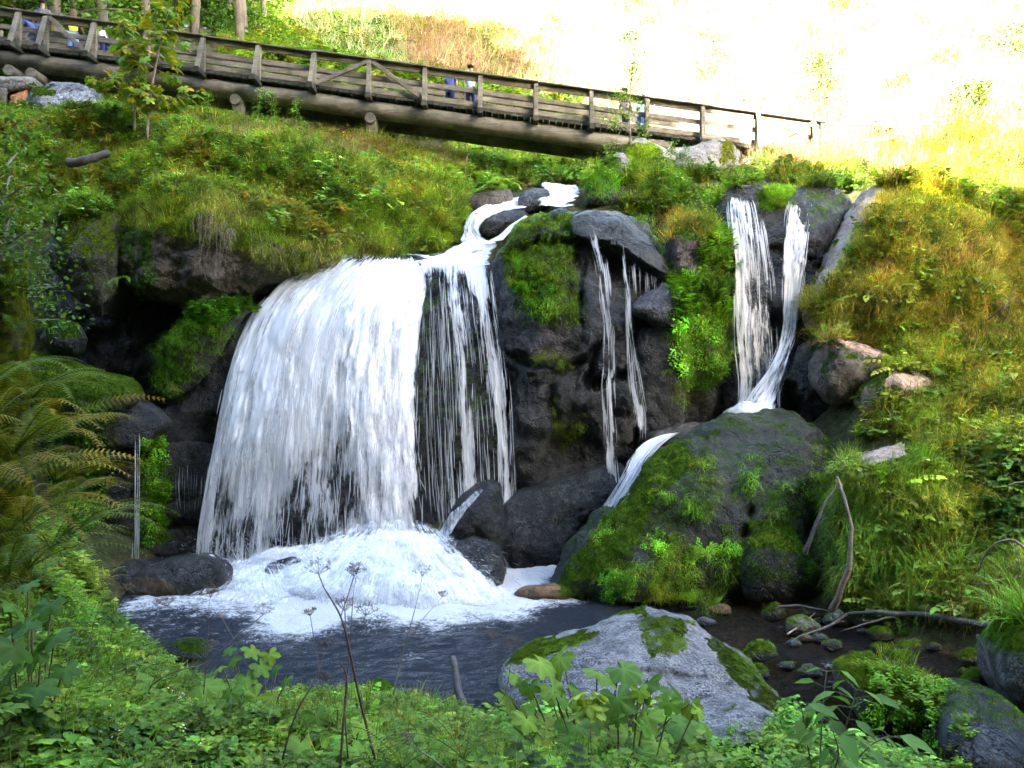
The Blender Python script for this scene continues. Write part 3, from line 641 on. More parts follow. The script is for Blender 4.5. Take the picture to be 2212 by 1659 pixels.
rock('boulder', 'grassy boulder right of the dark hollow next to the main fall', [(340, 800), (345, 740), (390, 695), (460, 672), (540, 655), (520, 700), (480, 780), (430, 840), (370, 868)], 18.2, .6, 1.6, amp=.12, col=(.05, .045, .04), wet=.3, moss=.7, mtint=(.8, 1.2, .6))
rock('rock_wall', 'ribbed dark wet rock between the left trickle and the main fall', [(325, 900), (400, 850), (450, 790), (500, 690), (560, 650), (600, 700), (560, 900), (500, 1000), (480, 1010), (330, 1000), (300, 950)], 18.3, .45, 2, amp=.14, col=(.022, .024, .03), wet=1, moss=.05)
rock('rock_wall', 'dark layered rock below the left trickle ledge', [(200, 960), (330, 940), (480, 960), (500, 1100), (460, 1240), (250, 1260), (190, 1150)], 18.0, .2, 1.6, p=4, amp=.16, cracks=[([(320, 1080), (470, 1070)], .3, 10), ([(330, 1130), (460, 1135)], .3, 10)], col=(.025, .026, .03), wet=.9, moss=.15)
rock('rock_ledge', 'mossy dark ledge that carries the left trickle', [(150, 960), (130, 880), (200, 840), (270, 850), (330, 880), (360, 920), (320, 960), (240, 975)], 17.4, .4, 1.6, tv=-.3, amp=.1, col=(.035, .036, .04), wet=.8, moss=.35, mtint=(.8, 1.1, .6))
# upper cascade
rock('boulder', 'dark round boulder splitting the upper cascade', [(1035, 505), (1045, 475), (1085, 455), (1135, 455), (1145, 472), (1110, 490), (1075, 512), (1045, 515)], 21.3, .35, .7, amp=.06, col=DK, wet=1, moss=.4, mtint=(.8, 1, .7))
rock('boulder', 'small grey dome veined with water at the top of the cascade', [(1118, 450), (1122, 422), (1150, 406), (1185, 408), (1195, 440), (1165, 460), (1130, 462)], 22.1, .35, .7, amp=.05, col=(.09, .095, .11), wet=1, moss=.1)
rock('boulder', 'flat-topped brown rock left of the upper cascade', [(1003, 455), (1005, 425), (1060, 412), (1105, 408), (1110, 432), (1070, 460), (1020, 470)], 22.4, .35, .8, amp=.06, col=(.085, .07, .06), wet=.4, moss=.25)
rock('boulder', 'dark rock with a grass tuft right of the upper cascade', [(1262, 448), (1265, 405), (1290, 375), (1320, 385), (1340, 430), (1330, 450)], 22.2, .4, .8, amp=.08, col=DK, wet=.6, moss=.5, mtint=(.8, 1.3, .6))
rock('rock', 'dark flat ledge stone above the upper cascade', [(1148, 408), (1155, 392), (1210, 388), (1262, 392), (1262, 404), (1200, 405)], 23.8, .25, .6, amp=.04, col=(.02, .02, .02), wet=.6, moss=.1)
rock('boulder', 'stone tinted yellow in place of a sunlit patch beneath the end of the footbridge', [(1100, 420), (1130, 385), (1200, 365), (1300, 375), (1330, 395), (1240, 392), (1160, 395), (1130, 415)], 26.5, .4, .8, amp=.08, col=(.2, .17, .12), wet=0, moss=1.4, mtint=(2.4, 2.1, .8))  # yellow tint stands in for sunlight falling under the bridge
# boulders at the end of the bridge
rock('standing_stone', 'upright lichened stone in front of the bridge log end', [(1313, 400), (1318, 350), (1335, 327), (1362, 332), (1380, 365), (1392, 400), (1380, 428), (1340, 432), (1318, 425)], 23.2, .4, .6, amp=.06, col=(.15, .13, .145), wet=0, moss=.1, lich=1., cat='stone')
rock('boulder', 'grey boulder with a lime moss streak under the bridge handrail', [(1340, 335), (1352, 308), (1385, 298), (1430, 315), (1470, 345), (1450, 380), (1390, 370)], 23.9, .45, .8, amp=.07, col=(.15, .145, .13), wet=0, moss=.25, mtint=(2, 2.3, .8), lich=.7)
rock('boulder', 'large angular lichened boulder with an orange moss flank below the bridge', [(1450, 360), (1462, 325), (1510, 308), (1560, 298), (1592, 315), (1600, 345), (1585, 380), (1550, 405), (1510, 412), (1480, 390)], 22.9, .7, 1., tv=-.2, amp=.1, col=(.13, .12, .105), wet=0, moss=.25, mtint=(1.9, 1.6, .7), lich=1., facet=.1)
rock('rock', 'pair-topped grey stones beside the large angular boulder', [(1600, 365), (1605, 340), (1640, 335), (1680, 342), (1680, 380), (1650, 400), (1615, 395)], 23.6, .4, .8, amp=.08, col=(.2, .2, .2), wet=0, moss=.15, lich=.8, facet=.1)
rock('boulder', 'pale low stone half hidden in grass under the bridge', [(1430, 335), (1445, 318), (1500, 318), (1540, 330), (1500, 345)], 24.8, .3, .6, amp=.05, col=(.22, .21, .17), wet=0, moss=.5, mtint=(1.5, 1.5, .7), lich=.5)
rock('boulder', 'white-lichened boulder under the left end of the footbridge', [(52, 225), (62, 195), (110, 178), (170, 175), (215, 195), (222, 225), (190, 245), (120, 255), (70, 248)], 24.6, .7, 1.2, amp=.1, col=(.10, .10, .11), wet=0, moss=.3, lich=1.1)
rock('boulder', 'low grey rock in the grass below the white-lichened boulder', [(110, 290), (130, 255), (200, 238), (280, 250), (290, 280), (220, 300), (150, 310)], 23.6, .5, .9, amp=.1, col=(.16, .145, .13), wet=0, moss=.4, lich=.7)
# foreground boulders
rock('boulder', 'large pale granite boulder with moss tufts on its top in the foreground', [(1075, 1440), (1120, 1405), (1200, 1380), (1270, 1360), (1330, 1330), (1400, 1315), (1470, 1330), (1530, 1375), (1590, 1420), (1640, 1455), (1690, 1510), (1725, 1570), (1740, 1650), (1690, 1700), (1400, 1690), (1180, 1600), (1080, 1500)],
     8.3, .75, 1.1, tv=-.85, p=2.6, c=(1430, 1500), bumps=[(1430, 1370, .15, 90), (1480, 1560, -.25, 60), (1330, 1480, .12, 90)], cracks=[([(1230, 1440), (1400, 1455), (1560, 1470)], .08, 8)], amp=.09, col=(.12, .112, .112), wet=0, moss=.12, mtint=(1, 1.1, .6), lich=1.3, smooth=1.4)
rock('boulder', 'second pale granite boulder at the bottom edge of the picture', [(1395, 1640), (1430, 1580), (1500, 1540), (1580, 1518), (1650, 1530), (1710, 1580), (1745, 1660), (1740, 1760), (1400, 1760)], 6.4, .5, .8, tv=-.6, amp=.06, col=(.10, .095, .098), wet=0, moss=.2, lich=1.4, smooth=1.4)
rock('boulder', 'long mossy boulder lying in the stream on the right', [(1805, 1470), (1830, 1430), (1880, 1425), (1960, 1455), (2020, 1500), (2045, 1560), (2010, 1620), (1930, 1610), (1850, 1560)], 9.3, .5, .9, tv=-.2, amp=.07, col=(.04, .035, .025), wet=.3, moss=.95, mtint=(1.2, 1.1, .5))
rock('boulder', 'smooth dark wet boulder at the lower right with water sliding over it', [(2015, 1540), (2060, 1490), (2120, 1485), (2190, 1520), (2260, 1590), (2290, 1680), (2200, 1720), (2080, 1680), (2030, 1620)], 8.4, .5, .9, tv=-.4, amp=.05, col=(.045, .055, .065), wet=1, moss=.2, mtint=(.8, 1, .6))
rock('boulder', 'tall dark mossy boulder cut off by the right edge', [(2150, 1480), (2150, 1400), (2190, 1350), (2260, 1320), (2340, 1400), (2340, 1600), (2240, 1600), (2180, 1540)], 9.2, .6, .9, amp=.08, col=(.04, .04, .035), wet=.3, moss=.7, mtint=(.9, 1., .5), lich=.6)
rock('boulder', 'dark mossy boulder in the shadows of the right slope', [(2150, 1020), (2170, 950), (2230, 930), (2300, 980), (2300, 1090), (2200, 1090)], 13.2, .5, .9, amp=.1, col=(.045, .042, .035), wet=.1, moss=.5, mtint=(1, 1, .5), lich=.5)
rock('boulder', 'mossy stone in the pool below the left bank', [(345, 1425), (370, 1385), (420, 1382), (450, 1410), (460, 1445), (390, 1455)], 11.2, .3, .5, amp=.05, col=(.03, .03, .025), moss=.6, mtint=(.7, .9, .5))
rock('boulder', 'mossy stone at the near edge of the pool', [(770, 1530), (775, 1490), (810, 1470), (845, 1490), (870, 1545), (820, 1560)], 9.2, .25, .4, amp=.04, col=(.03, .03, .025), moss=1.1, mtint=(1.1, 1.5, .6))
rock('boulder', 'mossy stone behind the leaning stick', [(1000, 1590), (1010, 1550), (1060, 1530), (1130, 1560), (1130, 1610), (1050, 1620)], 8.3, .25, .4, amp=.04, col=(.03, .03, .025), moss=1., mtint=(.9, 1.3, .6))
rock('boulder', 'orange underwater rock just below the central cliff', [(1100, 1285), (1130, 1268), (1200, 1262), (1250, 1275), (1230, 1300), (1140, 1305)], 14.3, .2, .4, amp=.04, col=(.28, .16, .07), wet=1, moss=0)
# stones of the stream on the right
stones = [(1730, 1355, 38, 26, 'angular half-mossy stone standing in the stream', (.12, .11, .10), .55, 1.7), (1645, 1415, 42, 26, 'dark mossed stone left of the stream rapids', (.04, .04, .03), 1., 1.), (1672, 1325, 26, 20, 'mossy stone at the foot of the smooth rounded boulder', (.05, .05, .04), .9, 1.2),
          (1808, 1340, 32, 20, 'grey stone behind the fallen branch', (.12, .12, .13), .3, 1.), (1895, 1340, 52, 26, 'wide mossy stone under the fallen branch', (.05, .05, .04), .9, 1.1), (1905, 1372, 28, 18, 'small mossy stone in front of the wide one', (.05, .05, .04), 1.1, 1.2),
          (1900, 1402, 24, 16, 'lower of the two small moss stones beside the yellow tuft', (.05, .05, .04), 1.1, 1.3), (1965, 1372, 28, 14, 'flat moss stone right of centre in the stream', (.05, .05, .04), 1.1, 1.1), (1963, 1400, 28, 18, 'bright moss-capped stone amid the stream', (.05, .05, .04), 1.1, 1.7),
          (1942, 1425, 40, 24, 'plump moss cushion stone with grass behind it', (.05, .05, .04), 1.15, 1.3), (1862, 1425, 34, 20, 'moss stone beside the yellow tuft', (.05, .05, .04), 1.1, 1.5), (2060, 1365, 60, 24, 'broad mossy rock where the fallen branch ends', (.05, .05, .04), .9, 1.2),
          (2105, 1425, 32, 22, 'moss ball stone near the right edge', (.05, .05, .04), 1.1, 1.4), (2112, 1470, 36, 26, 'moss ball stone with grass sprigs near the right edge', (.05, .05, .04), 1.1, 1.5), (2008, 1335, 28, 14, 'small brown stone at the right bank', (.12, .09, .07), .4, 1.),
          (1990, 1305, 22, 12, 'tiny wet stone under the leafy bank', (.08, .08, .08), .4, 1.), (1770, 1380, 20, 12, 'little wet pebble-like stone in the rapids', (.08, .08, .09), .2, 1.), (1640, 1450, 24, 14, 'moss stone right beside the pale granite boulder', (.05, .05, .04), .9, 1.),
          (1555, 1318, 26, 14, 'shiny orange-brown stone at the stream mouth', (.2, .11, .05), .05, 1.), (1525, 1345, 22, 12, 'blue-grey wet stone at the stream mouth', (.12, .13, .16), .05, 1.), (2180, 1505, 22, 14, 'round mossy stone under the right-edge boulder', (.05, .05, .04), .8, 1.),
          (1590, 1470, 30, 18, 'brown stone edge behind the pale granite boulder', (.08, .07, .05), .5, .8), (1750, 1455, 26, 14, 'dark stone washed by the rapids', (.05, .05, .055), .2, 1.), (1700, 1440, 20, 12, 'wet grey cobble in the rapids', (.07, .07, .08), .2, 1.), (1800, 1395, 24, 14, 'dark stone under the yellow tuft', (.04, .04, .04), .5, 1.)]
_r = np.random.default_rng(5); _wd = ('tiny', 'small', 'flat', 'round', 'egg-shaped', 'wedge-shaped', 'lumpy'); _k = ('mossy', 'dark wet', 'brown', 'grey'); _p = ('between the fallen branch and the rapids', 'near the long mossy boulder', 'under the leafy right bank', 'beside the pale granite boulder', 'downstream of the yellow tuft', 'at the foot of the grass-draped boulder')
for k in range(34):
    uu = int(_r.uniform(1600, 2200)); vv = int(_r.uniform(1335, 1480)); kk = k % 4; sz = _r.uniform(9, 20)
    stones.append((uu, vv, sz, sz*.62, f'{_wd[k % 7]} {_k[kk]} stone {_p[(k//4) % 6]}', ((.05, .05, .04), (.03, .032, .036), (.11, .075, .045), (.10, .10, .11))[kk], (1., .2, .3, .35)[kk], 1.1))
for (su, sv, a, b, lab, cc, ms, mg) in stones:
    zb = -.02; base_v = sv+b*.8; Ys = min(13.6, (CZ-zb)*F/(base_v-CY))
    n = 14; rr = np.random.default_rng(su*7+sv)
    ol = [(su+a*math.cos(t)*(1+.22*rr.normal()*.6), sv+b*math.sin(t)*(1+.22*rr.normal()*.6)) for t in np.linspace(0, 2*math.pi, n, endpoint=False)]
    r_ = a/F*Ys
    rock('stream_stone', lab, ol, Ys, r_*.8, r_*.8, tv=-r_*.5, amp=.09, col=cc, wet=.6, moss=ms, mtint=(1.1*mg*.8, 1.2*mg*.85, .6), group='stones in the stream', cat='stone', nth=64)
print('rocks', len(SURF))

# ------------------------------------------------------------------ unseen forest added behind the photographer to keep the falls in shade
def build_shade_forest():
    n = 24000; V = []; Q = []
    x = rng.uniform(-75, 24.5, n); y = np.where(rng.random(n) < .6, rng.uniform(-15, -9, n), rng.uniform(-62, -9, n))
    # sloping canopy, highest at the back; height and edge shaped to set the shade
    top = 46+14*sstep(13, 7, x)+(-9-y)*.3+5*vnoise(np.stack([x*.12, y*.12, x*0], 1), 4)
    z = np.maximum(top-rng.random(n)**1.1*42, ground_z(x, y, False)+1)
    edge = 17.7+np.clip((z-16)/9, 0, 1)*3.8+1.2*vnoise(np.stack([z*.5, y*.2, x*0], 1), 9)
    x = np.where(x > edge, edge-rng.random(n)*6, x)
    c = np.stack([x, y, z], 1)
    m = 3; c = np.repeat(c, m, 0)+rng.normal(0, 1., (n*m, 3))
    a = rng.normal(size=(n*m, 3)); a /= np.linalg.norm(a, axis=1, keepdims=True)
    b = np.cross(a, rng.normal(size=(n*m, 3))); b /= np.linalg.norm(b, axis=1, keepdims=True)
    s = rng.uniform(.7, 1.6, (n*m, 1))
    V = np.stack([c-a*s, c-b*s*.6, c+a*s, c+b*s*.6], 1).reshape(-1, 3); q = np.arange(len(V)).reshape(-1, 4)
    me = mesh('forest', V, quads=q); cattr(me, 'Col', np.tile([.7, .8, .6], (len(V), 1)))
    o = obj('forest', me, M_LEAF1_DARK); tag(o, 'unseen dark forest behind the camera, shaped to keep the falls in shade', kind='stuff')
M_LEAF1_DARK = leaf_material('forest_leaf', (.06, .085, .03), .3, .15, inst=False)
build_shade_forest()

# ------------------------------------------------------------------ footbridge
TS = .138
def bz(x): return 13.34-TS*(x+5.87)          # deck top
def build_bridge():
    root = empty('footbridge', (-5.87, 26.9, 13.34)); bo = np.array([-5.87, 26.9, 13.34])
    tag(root, 'long sloping timber footbridge on a log beam crossing above the falls', 'footbridge')
    ang = math.atan(TS); along = np.array([math.cos(ang), 0, -math.sin(ang)]); upv = np.array([math.sin(ang), 0, math.cos(ang)])
    def part(name, mb, mat, smooth=False):
        for i, v in enumerate(mb.v): mb.v[i] = (v[0]-bo[0], v[1]-bo[1], v[2]-bo[2])
        o = obj(name, mb.mesh(name, smooth), mat, root); return o
    def pt(x, y, h): return np.array([x, y, bz(x)])+upv*h
    def seg(name, x0, x1, y, h, wd, ht, mat=M_WOOD, step=3.6, off=0.):
        x = x0
        while x < x1-.05:
            e = min(x+step, x1); mb = MB(); dy = rng.normal(0, .004); dh = rng.normal(0, .006)
            beam(mb, pt(x+.004, y+dy, h+dh), pt(e-.004, y+dy, h+dh+rng.normal(0, .004)), wd, ht, upv); part(name, mb, mat); x = e
    YN, YF = 25.9, 27.75
    xl, xr = -17.3, 9.95
    px = lambda u: (u-CX)/F*YN
    posts = [-16.9, px(43), px(102), px(206)]+[px(440+k*119.6) for k in range(-1, 12)]
    posts[0] = px(-80)
    # logs
    for y, r0 in ((26.2, .29), (27.6, .27)):
        mb = MB(); xs = np.linspace(xl, 5.2 if y < 27 else 6.5, 40)
        tube(mb, [pt(x, y, -.10-r0-.02)+np.array([0, .02*math.sin(x), .012*math.sin(x*1.7)]) for x in xs], [r0*(1+.03*math.sin(x*.8)) for x in xs], 22)
        part('log_beam', mb, M_LOG, True)
    # continuation sill under the right end
    # deck planks, one by one
    mbp = MB(); beam(mbp, (0, -1.02, 0), (0, 1.02, 0), .185, .085, upv, .006); mes = []
    for k in range(3):
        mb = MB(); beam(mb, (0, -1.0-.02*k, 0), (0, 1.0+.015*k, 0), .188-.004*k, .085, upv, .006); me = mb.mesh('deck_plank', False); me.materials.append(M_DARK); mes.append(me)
    x = xl; k = 0
    while x < 9.9:
        o = bpy.data.objects.new('deck_plank', mes[k % 3]); c = pt(x, 26.87+rng.normal(0, .012), -.045); o.location = tuple(c-bo); o.rotation_euler = (0, 0, rng.normal(0, .004)); link(o, root)
        x += .209*math.cos(ang); k += 1
    # kerb boards on the deck edge
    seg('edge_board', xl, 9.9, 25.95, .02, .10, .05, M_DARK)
    for y, near in ((YN, 1), (YF, 0)):
        s = -1 if near else 1
        seg('hand_rail', xl, 9.95, y+s*.02, 1.085, .20, .045)
        seg('rail_fascia', xl, 9.95, y-s*.035, .965, .045, .19)
        seg('rail_board', xl, 9.8, y-s*.035, .55, .04, .155)
        seg('rail_board', xl, 9.8, y-s*.035, .13, .04, .16)
    for i, x in enumerate(posts):
        h0 = -.28 if i % 2 else -.22
        for y, near in ((YN, 1), (YF, 0)):
            s = -1 if near else 1
            mb = MB(); beam(mb, pt(x, y+s*.04, -.12)*[1, 1, 1], np.array([x, y+s*.04, bz(x)+1.05]), .15, .11, (0, 1, 0), .012); part('post', mb, M_WOOD)
        # cross beam sticking out towards the water with a slanted strut up to the post top
        if x > px(30):
            mb = MB(); out = .62 if i < 8 else .38
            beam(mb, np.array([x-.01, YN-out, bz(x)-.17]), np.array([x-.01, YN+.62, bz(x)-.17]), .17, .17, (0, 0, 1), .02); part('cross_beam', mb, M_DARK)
            mb = MB(); beam(mb, np.array([x-.01, YN-out+.10, bz(x)-.10]), np.array([x, YN-.10, bz(x)+.98]), .135, .10, (0, 1, 0), .01); part('strut', mb, M_WOOD)
    # diagonal braces in the rail plane
    def brace(ua, ha, ub, hb):
        xa, xb = px(ua), px(ub); mb = MB()
        beam(mb, np.array([xa, YN-.13, bz(xa)+ha]), np.array([xb, YN-.13, bz(xb)+hb]), .06, .13, (0, 0, 1), .008); part('brace', mb, M_WOOD)
    brace(112, .98, 188, .05); brace(686, .05, 796, .98); brace(806, .98, 912, .05); brace(1640, .0, 1752, .95)
    # piers
    for u, vb, y in ((515, 290, 26.2), (803, 320, 26.2)):
        x = (u-CX)/F*y; top = bz(x)-.68
        mb = MB(); tube(mb, [np.array([x, y-.35, top-.11]), np.array([x, y+.9, top-.11])], .17, 14); part('pier_cap', mb, M_LOG)
        mb = MB(); beam(mb, np.array([x, y, top-.2]), np.array([x, y, top-1.9]), .34, .34, (0, 1, 0), .03); part('pier', mb, M_LOG)
    # log heads and bearer stones at the left end
    for u in (18, 66):
        x = (u-CX)/F*25.6; mb = MB(); tube(mb, [np.array([x, 25.6, bz(x)-.93]), np.array([x, 28, bz(x)-.93])], .17, 16); part('bearer_log', mb, M_LOG)
    # metal-free end rail of the approach path, sunlit
    x0 = 9.95
    for h in (1.05, .55):
        mb = MB(); tube(mb, [np.array([x0, 25.95, bz(x0)+h]), np.array([x0+2, 25.9, bz(x0)+h-.05]), np.array([x0+4.6, 25.8, bz(x0)+h-.04])], .05, 8); part('approach_rail', mb, M_WOOD)
    mb = MB(); beam(mb, np.array([x0+.05, 25.9, bz(x0)-.5]), np.array([x0+.05, 25.9, bz(x0)+1.05]), .14, .12, (0, 1, 0)); part('post', mb, M_WOOD)
build_bridge()
# abutment
for (ol, lab, cc) in (([(18, 262), (20, 205), (60, 192), (64, 262)], 'orange-stained squared abutment stone under the bridge logs', (.30, .12, .035)),
                      ([(-40, 262), (-38, 186), (16, 186), (16, 264)], 'dark mossy abutment stone at the left edge', (.09, .075, .05)), ):
    rock('abutment_stone', lab, ol, 25.2, .25, 1.2, p=5, amp=.05, col=cc, wet=0, moss=.15, lich=.5, smooth=.5, cat='stone')
rock('abutment_stone', 'grey block under the log heads of the bridge', [(-30, 186), (-30, 165), (75, 168), (80, 190), (20, 200)], 25.3, .25, 1.2, p=5, amp=.04, col=(.13, .12, .10), wet=0, moss=.2, lich=.8, smooth=.5, cat='stone')

# far little footbridge up the slope
def build_far_bridge():
    Y = 58.; root = empty('small_footbridge', tuple(P(420, 80, Y))); bo = P(420, 80, Y)
    tag(root, 'short distant timber footbridge with rails high up among the trees', 'footbridge')
    def part(name, mb, mat=M_WOOD):
        for i, v in enumerate(mb.v): mb.v[i] = (v[0]-bo[0], v[1]-bo[1], v[2]-bo[2])
        obj(name, mb.mesh(name, False), mat, root)
    def L(u, v): return P(u, v, Y)
    for va, vb, wd in ((48, 66, .17), (64, 84, .12)):
        for dy in (0, 1.7):
            mb = MB(); beam(mb, L(345, va-13)+[0, dy, 0], L(462, vb)+[0, dy, 0], .06, wd); part('rail_board', mb)
    for u, va, vb in ((345, 32, 66), (374, 38, 74), (424, 55, 84), (461, 63, 92)):
        for dy in (-.06, 1.76):
            mb = MB(); beam(mb, L(u, va)+[0, dy, 0], L(u, vb+6)+[0, dy, 0], .15, .12, (0, 1, 0)); part('post', mb)
    mb = MB(); beam(mb, L(330, 70)+[0, .9, 0], L(470, 98)+[0, .9, 0], 2., .12); part('deck', mb, M_DARK)
    mb = MB(); beam(mb, L(330, 80)+[0, -.1, 0], L(470, 110)+[0, -.1, 0], .3, .35); part('beam', mb, M_LOG)
build_far_bridge()

# ------------------------------------------------------------------ people
def skin_obj(name, joints, edges, mat, parent, root=0, sub=2):
    names = list(joints); idx = {k: i for i, k in enumerate(names)}
    me = bpy.data.meshes.new(name)
    me.from_pydata([joints[k][0] for k in names], [(idx[a], idx[b]) for a, b in edges], []); me.update()
    o = bpy.data.objects.new(name, me); me.materials.append(mat); link(o, parent)
    m = o.modifiers.new('skin', 'SKIN'); m.use_smooth_shade = True
    for i, k in enumerate(names):
        r = joints[k][1]; r = r if isinstance(r, tuple) else (r, r)
        me.skin_vertices[0].data[i].radius = r
        me.skin_vertices[0].data[i].use_root = (i == root)
    s = o.modifiers.new('sub', 'SUBSURF'); s.levels = sub; s.render_levels = sub
    return o
M_SKIN = plain('skin', (.22, .13, .09), .55, .06, 8, .001)
def cloth(name, c, stripes=None):
    if stripes is None: return plain(name, c, .9, .18, 9, .01)
    m, t, o = newmat(name); tc = N(t, 'TexCoord').outputs['Object']
    sep = N(t, 'SeparateXYZ'); t.links.new(tc, sep.inputs[0])
    def band(x, f):
        return mathn(t, 'GREATER_THAN', mathn(t, 'FRACT', mathn(t, 'MULTIPLY', x, f)), .68)
    g = mathn(t, 'MAXIMUM', band(sep.outputs[0], 16), band(sep.outputs[2], 16))
    b = N(t, 'BsdfPrincipled'); t.links.new(mixc(t, g, (*c, 1), (*stripes, 1)), b.inputs['Base Color']); b.inputs['Roughness'].default_value = .9
    t.links.new(b.outputs[0], o.inputs[0]); return m
def person(loc, face, label, top, legs, hair, lean=0., bend=0., h=1.7, hairlen=.0, arms='down', hat=None, bag=False, female=False, side=0., cat='person', turn=0.):
    """standing figure; x right, y forward. lean = torso pitch forward (rad), arms: down, rail, hips"""
    root = empty('person', loc); root.rotation_euler = (0, 0, face); tag(root, label, 'person')
    k = h/1.7; J = {}
    hip = np.array([0, -.25*bend, .90-.18*bend])*k
    def up(d, l): return np.array([side*math.sin(.2)*l, math.sin(d)*l, math.cos(d)*l])
    ch = hip+up(lean, .36*k); nk = hip+up(lean, .56*k); hd0 = nk+up(lean*.7-turn, .10*k); hd = nk+up(lean*.7-turn, .19*k); hd2 = nk+up(lean*.7-turn, .27*k)
    sw = (.175 if female else .20)*k; hw = .10*k
    J['hip'] = (hip, (.135*k, .105*k)); J['waist'] = (hip+up(lean, .18*k), ((.115 if female else .13)*k, .095*k)); J['chest'] = (ch, (.155*k, .11*k)); J['neckb'] = (nk, (.07*k, .065*k))
    J['neck'] = (hd0, .058*k); J['head'] = (hd, (.10*k, .118*k)); J['crown'] = (hd2, (.085*k, .10*k))
    J['nose'] = (hd+np.array([0, .10*k, -.005]), .013*k)
    E = [('hip', 'waist'), ('waist', 'chest'), ('chest', 'neckb'), ('neckb', 'neck'), ('neck', 'head'), ('head', 'crown'), ('head', 'nose')]
    for s, n in ((-1, 'l'), (1, 'r')):
        sh = ch+np.array([s*sw, 0, .10*k]); fw = np.array([0, 1, 0])
        if arms == 'rail': el = sh+np.array([s*.05, .14, -.24])*k; ha = el+np.array([-s*.02, .24, -.04])*k
        elif arms == 'hips': el = sh+np.array([s*.12, -.05, -.25])*k; ha = el+np.array([-s*.10, .12, -.20])*k
        elif arms == 'reach': el = sh+np.array([s*.04, .10, -.26])*k; ha = el+np.array([0, .12, -.22])*k
        else: el = sh+np.array([s*.05, -.02+.1*math.sin(lean), -.28])*k; ha = el+np.array([s*.01, .07, -.24])*k
        J['sh'+n] = (sh, .062*k); J['el'+n] = (el, .042*k); J['wr'+n] = (ha, .028*k)
        d = nrm(ha-el); _, r_, u_ = frame(d)
        pl = ha+d*.06*k; J['pa'+n] = (pl, (.034*k, .018*k))
        E += [('chest', 'sh'+n), ('sh'+n, 'el'+n), ('el'+n, 'wr'+n), ('wr'+n, 'pa'+n)]
        for f in range(4):
            a_ = pl+r_*(f-1.5)*.018*k+d*.03*k; ln = (.06, .075, .07, .055)[f]*k
            J[f'f{f}{n}'] = (a_+d*ln*.5, .009*k); J[f'g{f}{n}'] = (a_+d*ln*.85-u_*ln*.4, .008*k)
            E += [('pa'+n, f'f{f}{n}'), (f'f{f}{n}', f'g{f}{n}')]
        J['th'+n] = (ha+r_*s*.04*k+d*.03*k, .011*k); J['ti'+n] = (ha+r_*s*.05*k+d*.065*k, .009*k); E += [('wr'+n, 'th'+n), ('th'+n, 'ti'+n)]
        hp = hip+np.array([s*hw, 0, -.06])*1.; kn = np.array([s*.10*k, hip[1]*.3+.10*bend+.02, (.49-.03*bend)*k]); an = np.array([s*.10*k, -.02, .09*k])
        J['hp'+n] = (hp, .09*k); J['kn'+n] = (kn, .06*k); J['an'+n] = (an, .042*k); J['to'+n] = (an+np.array([0, .16, -.06])*k, (.045*k, .03*k))
        E += [('hip', 'hp'+n), ('hp'+n, 'kn'+n), ('kn'+n, 'an'+n), ('an'+n, 'to'+n)]
    skin_obj('body', J, E, M_SKIN, root)
    def grow(keys, g): return {q: (J[q][0], tuple(x+g*k for x in (J[q][1] if isinstance(J[q][1], tuple) else (J[q][1],)*2))) for q in keys}
    T = grow(['hip', 'waist', 'chest', 'neckb', 'shl', 'shr'], .022); T['neckb'] = (J['neckb'][0]-up(lean, .03), (.06*k, .06*k))
    for n in 'lr': T['sl'+n] = (J['sh'+n][0]*.45+J['el'+n][0]*.55, .062*k)
    skin_obj('shirt', T, [('hip', 'waist'), ('waist', 'chest'), ('chest', 'neckb'), ('chest', 'shl'), ('chest', 'shr'), ('shl', 'sll'), ('shr', 'slr')], top, root)
    Lg = grow(['hip', 'hpl', 'hpr', 'knl', 'knr', 'anl', 'anr'], .016); Lg['hip'] = (J['hip'][0]-np.array([0, 0, .03]), (.15*k, .12*k))
    skin_obj('trousers', Lg, [('hip', 'hpl'), ('hip', 'hpr'), ('hpl', 'knl'), ('hpr', 'knr'), ('knl', 'anl'), ('knr', 'anr')], legs, root)
    Sh = {}
    for n in 'lr': Sh['a'+n] = (J['an'+n][0]-np.array([0, 0, .03]), .048*k); Sh['t'+n] = (J['to'+n][0]+np.array([0, .03, 0]), (.05*k, .035*k))
    for n in 'lr': skin_obj('shoe', {'a': Sh['a'+n], 't': Sh['t'+n]}, [('a', 't')], M_SHOE, root)
    bk = up(lean*.7-turn, 1.); back = np.array([0, -.03, 0])
    H = {'a': (hd2+back+bk*.02, (.135*k, .15*k)), 'b': (hd+np.array([0, -.06, -.03])*k+bk*.0, (.13*k, .12*k))}
    e = [('a', 'b')]
    if hairlen: H['c'] = (hd+np.array([0, -.09, -.14-hairlen])*k, (.12*k, .08*k)); e.append(('b', 'c'))
    skin_obj('hair' if hat is None else 'hat', H, e, hair if hat is None else hat, root)
    if bag:
        mb = MB(); a_ = nk+np.array([-.10, -.10, .0]); b_ = hip+np.array([.16, -.13, .05])
        tube(mb, [a_+[0, .12, .03], a_, (a_+b_)/2+[0, -.07, 0], b_, b_+[0, .14, -.02]], .022, 6); obj('bag_strap', mb.mesh('bag_strap'), M_NAVY, root)
    return root
M_SHOE = plain('shoe', (.06, .05, .05)); M_NAVY = cloth('navy_cloth', (.02, .028, .09)); M_HAIRB = plain('brown_hair', (.035, .02, .013), .7, .4, 30, .02); M_HAIRG = plain('auburn_hair', (.09, .045, .02), .7, .4, 30, .02)
M_JEAN = cloth('blue_jeans', (.04, .06, .13)); M_JEANL = cloth('light_jeans', (.14, .26, .55)); M_GREYS = cloth('grey_shirt', (.13, .12, .155)); M_YEL = cloth('yellow_top', (.55, .62, .05)); M_WHI = cloth('white_top', (.6, .56, .55))
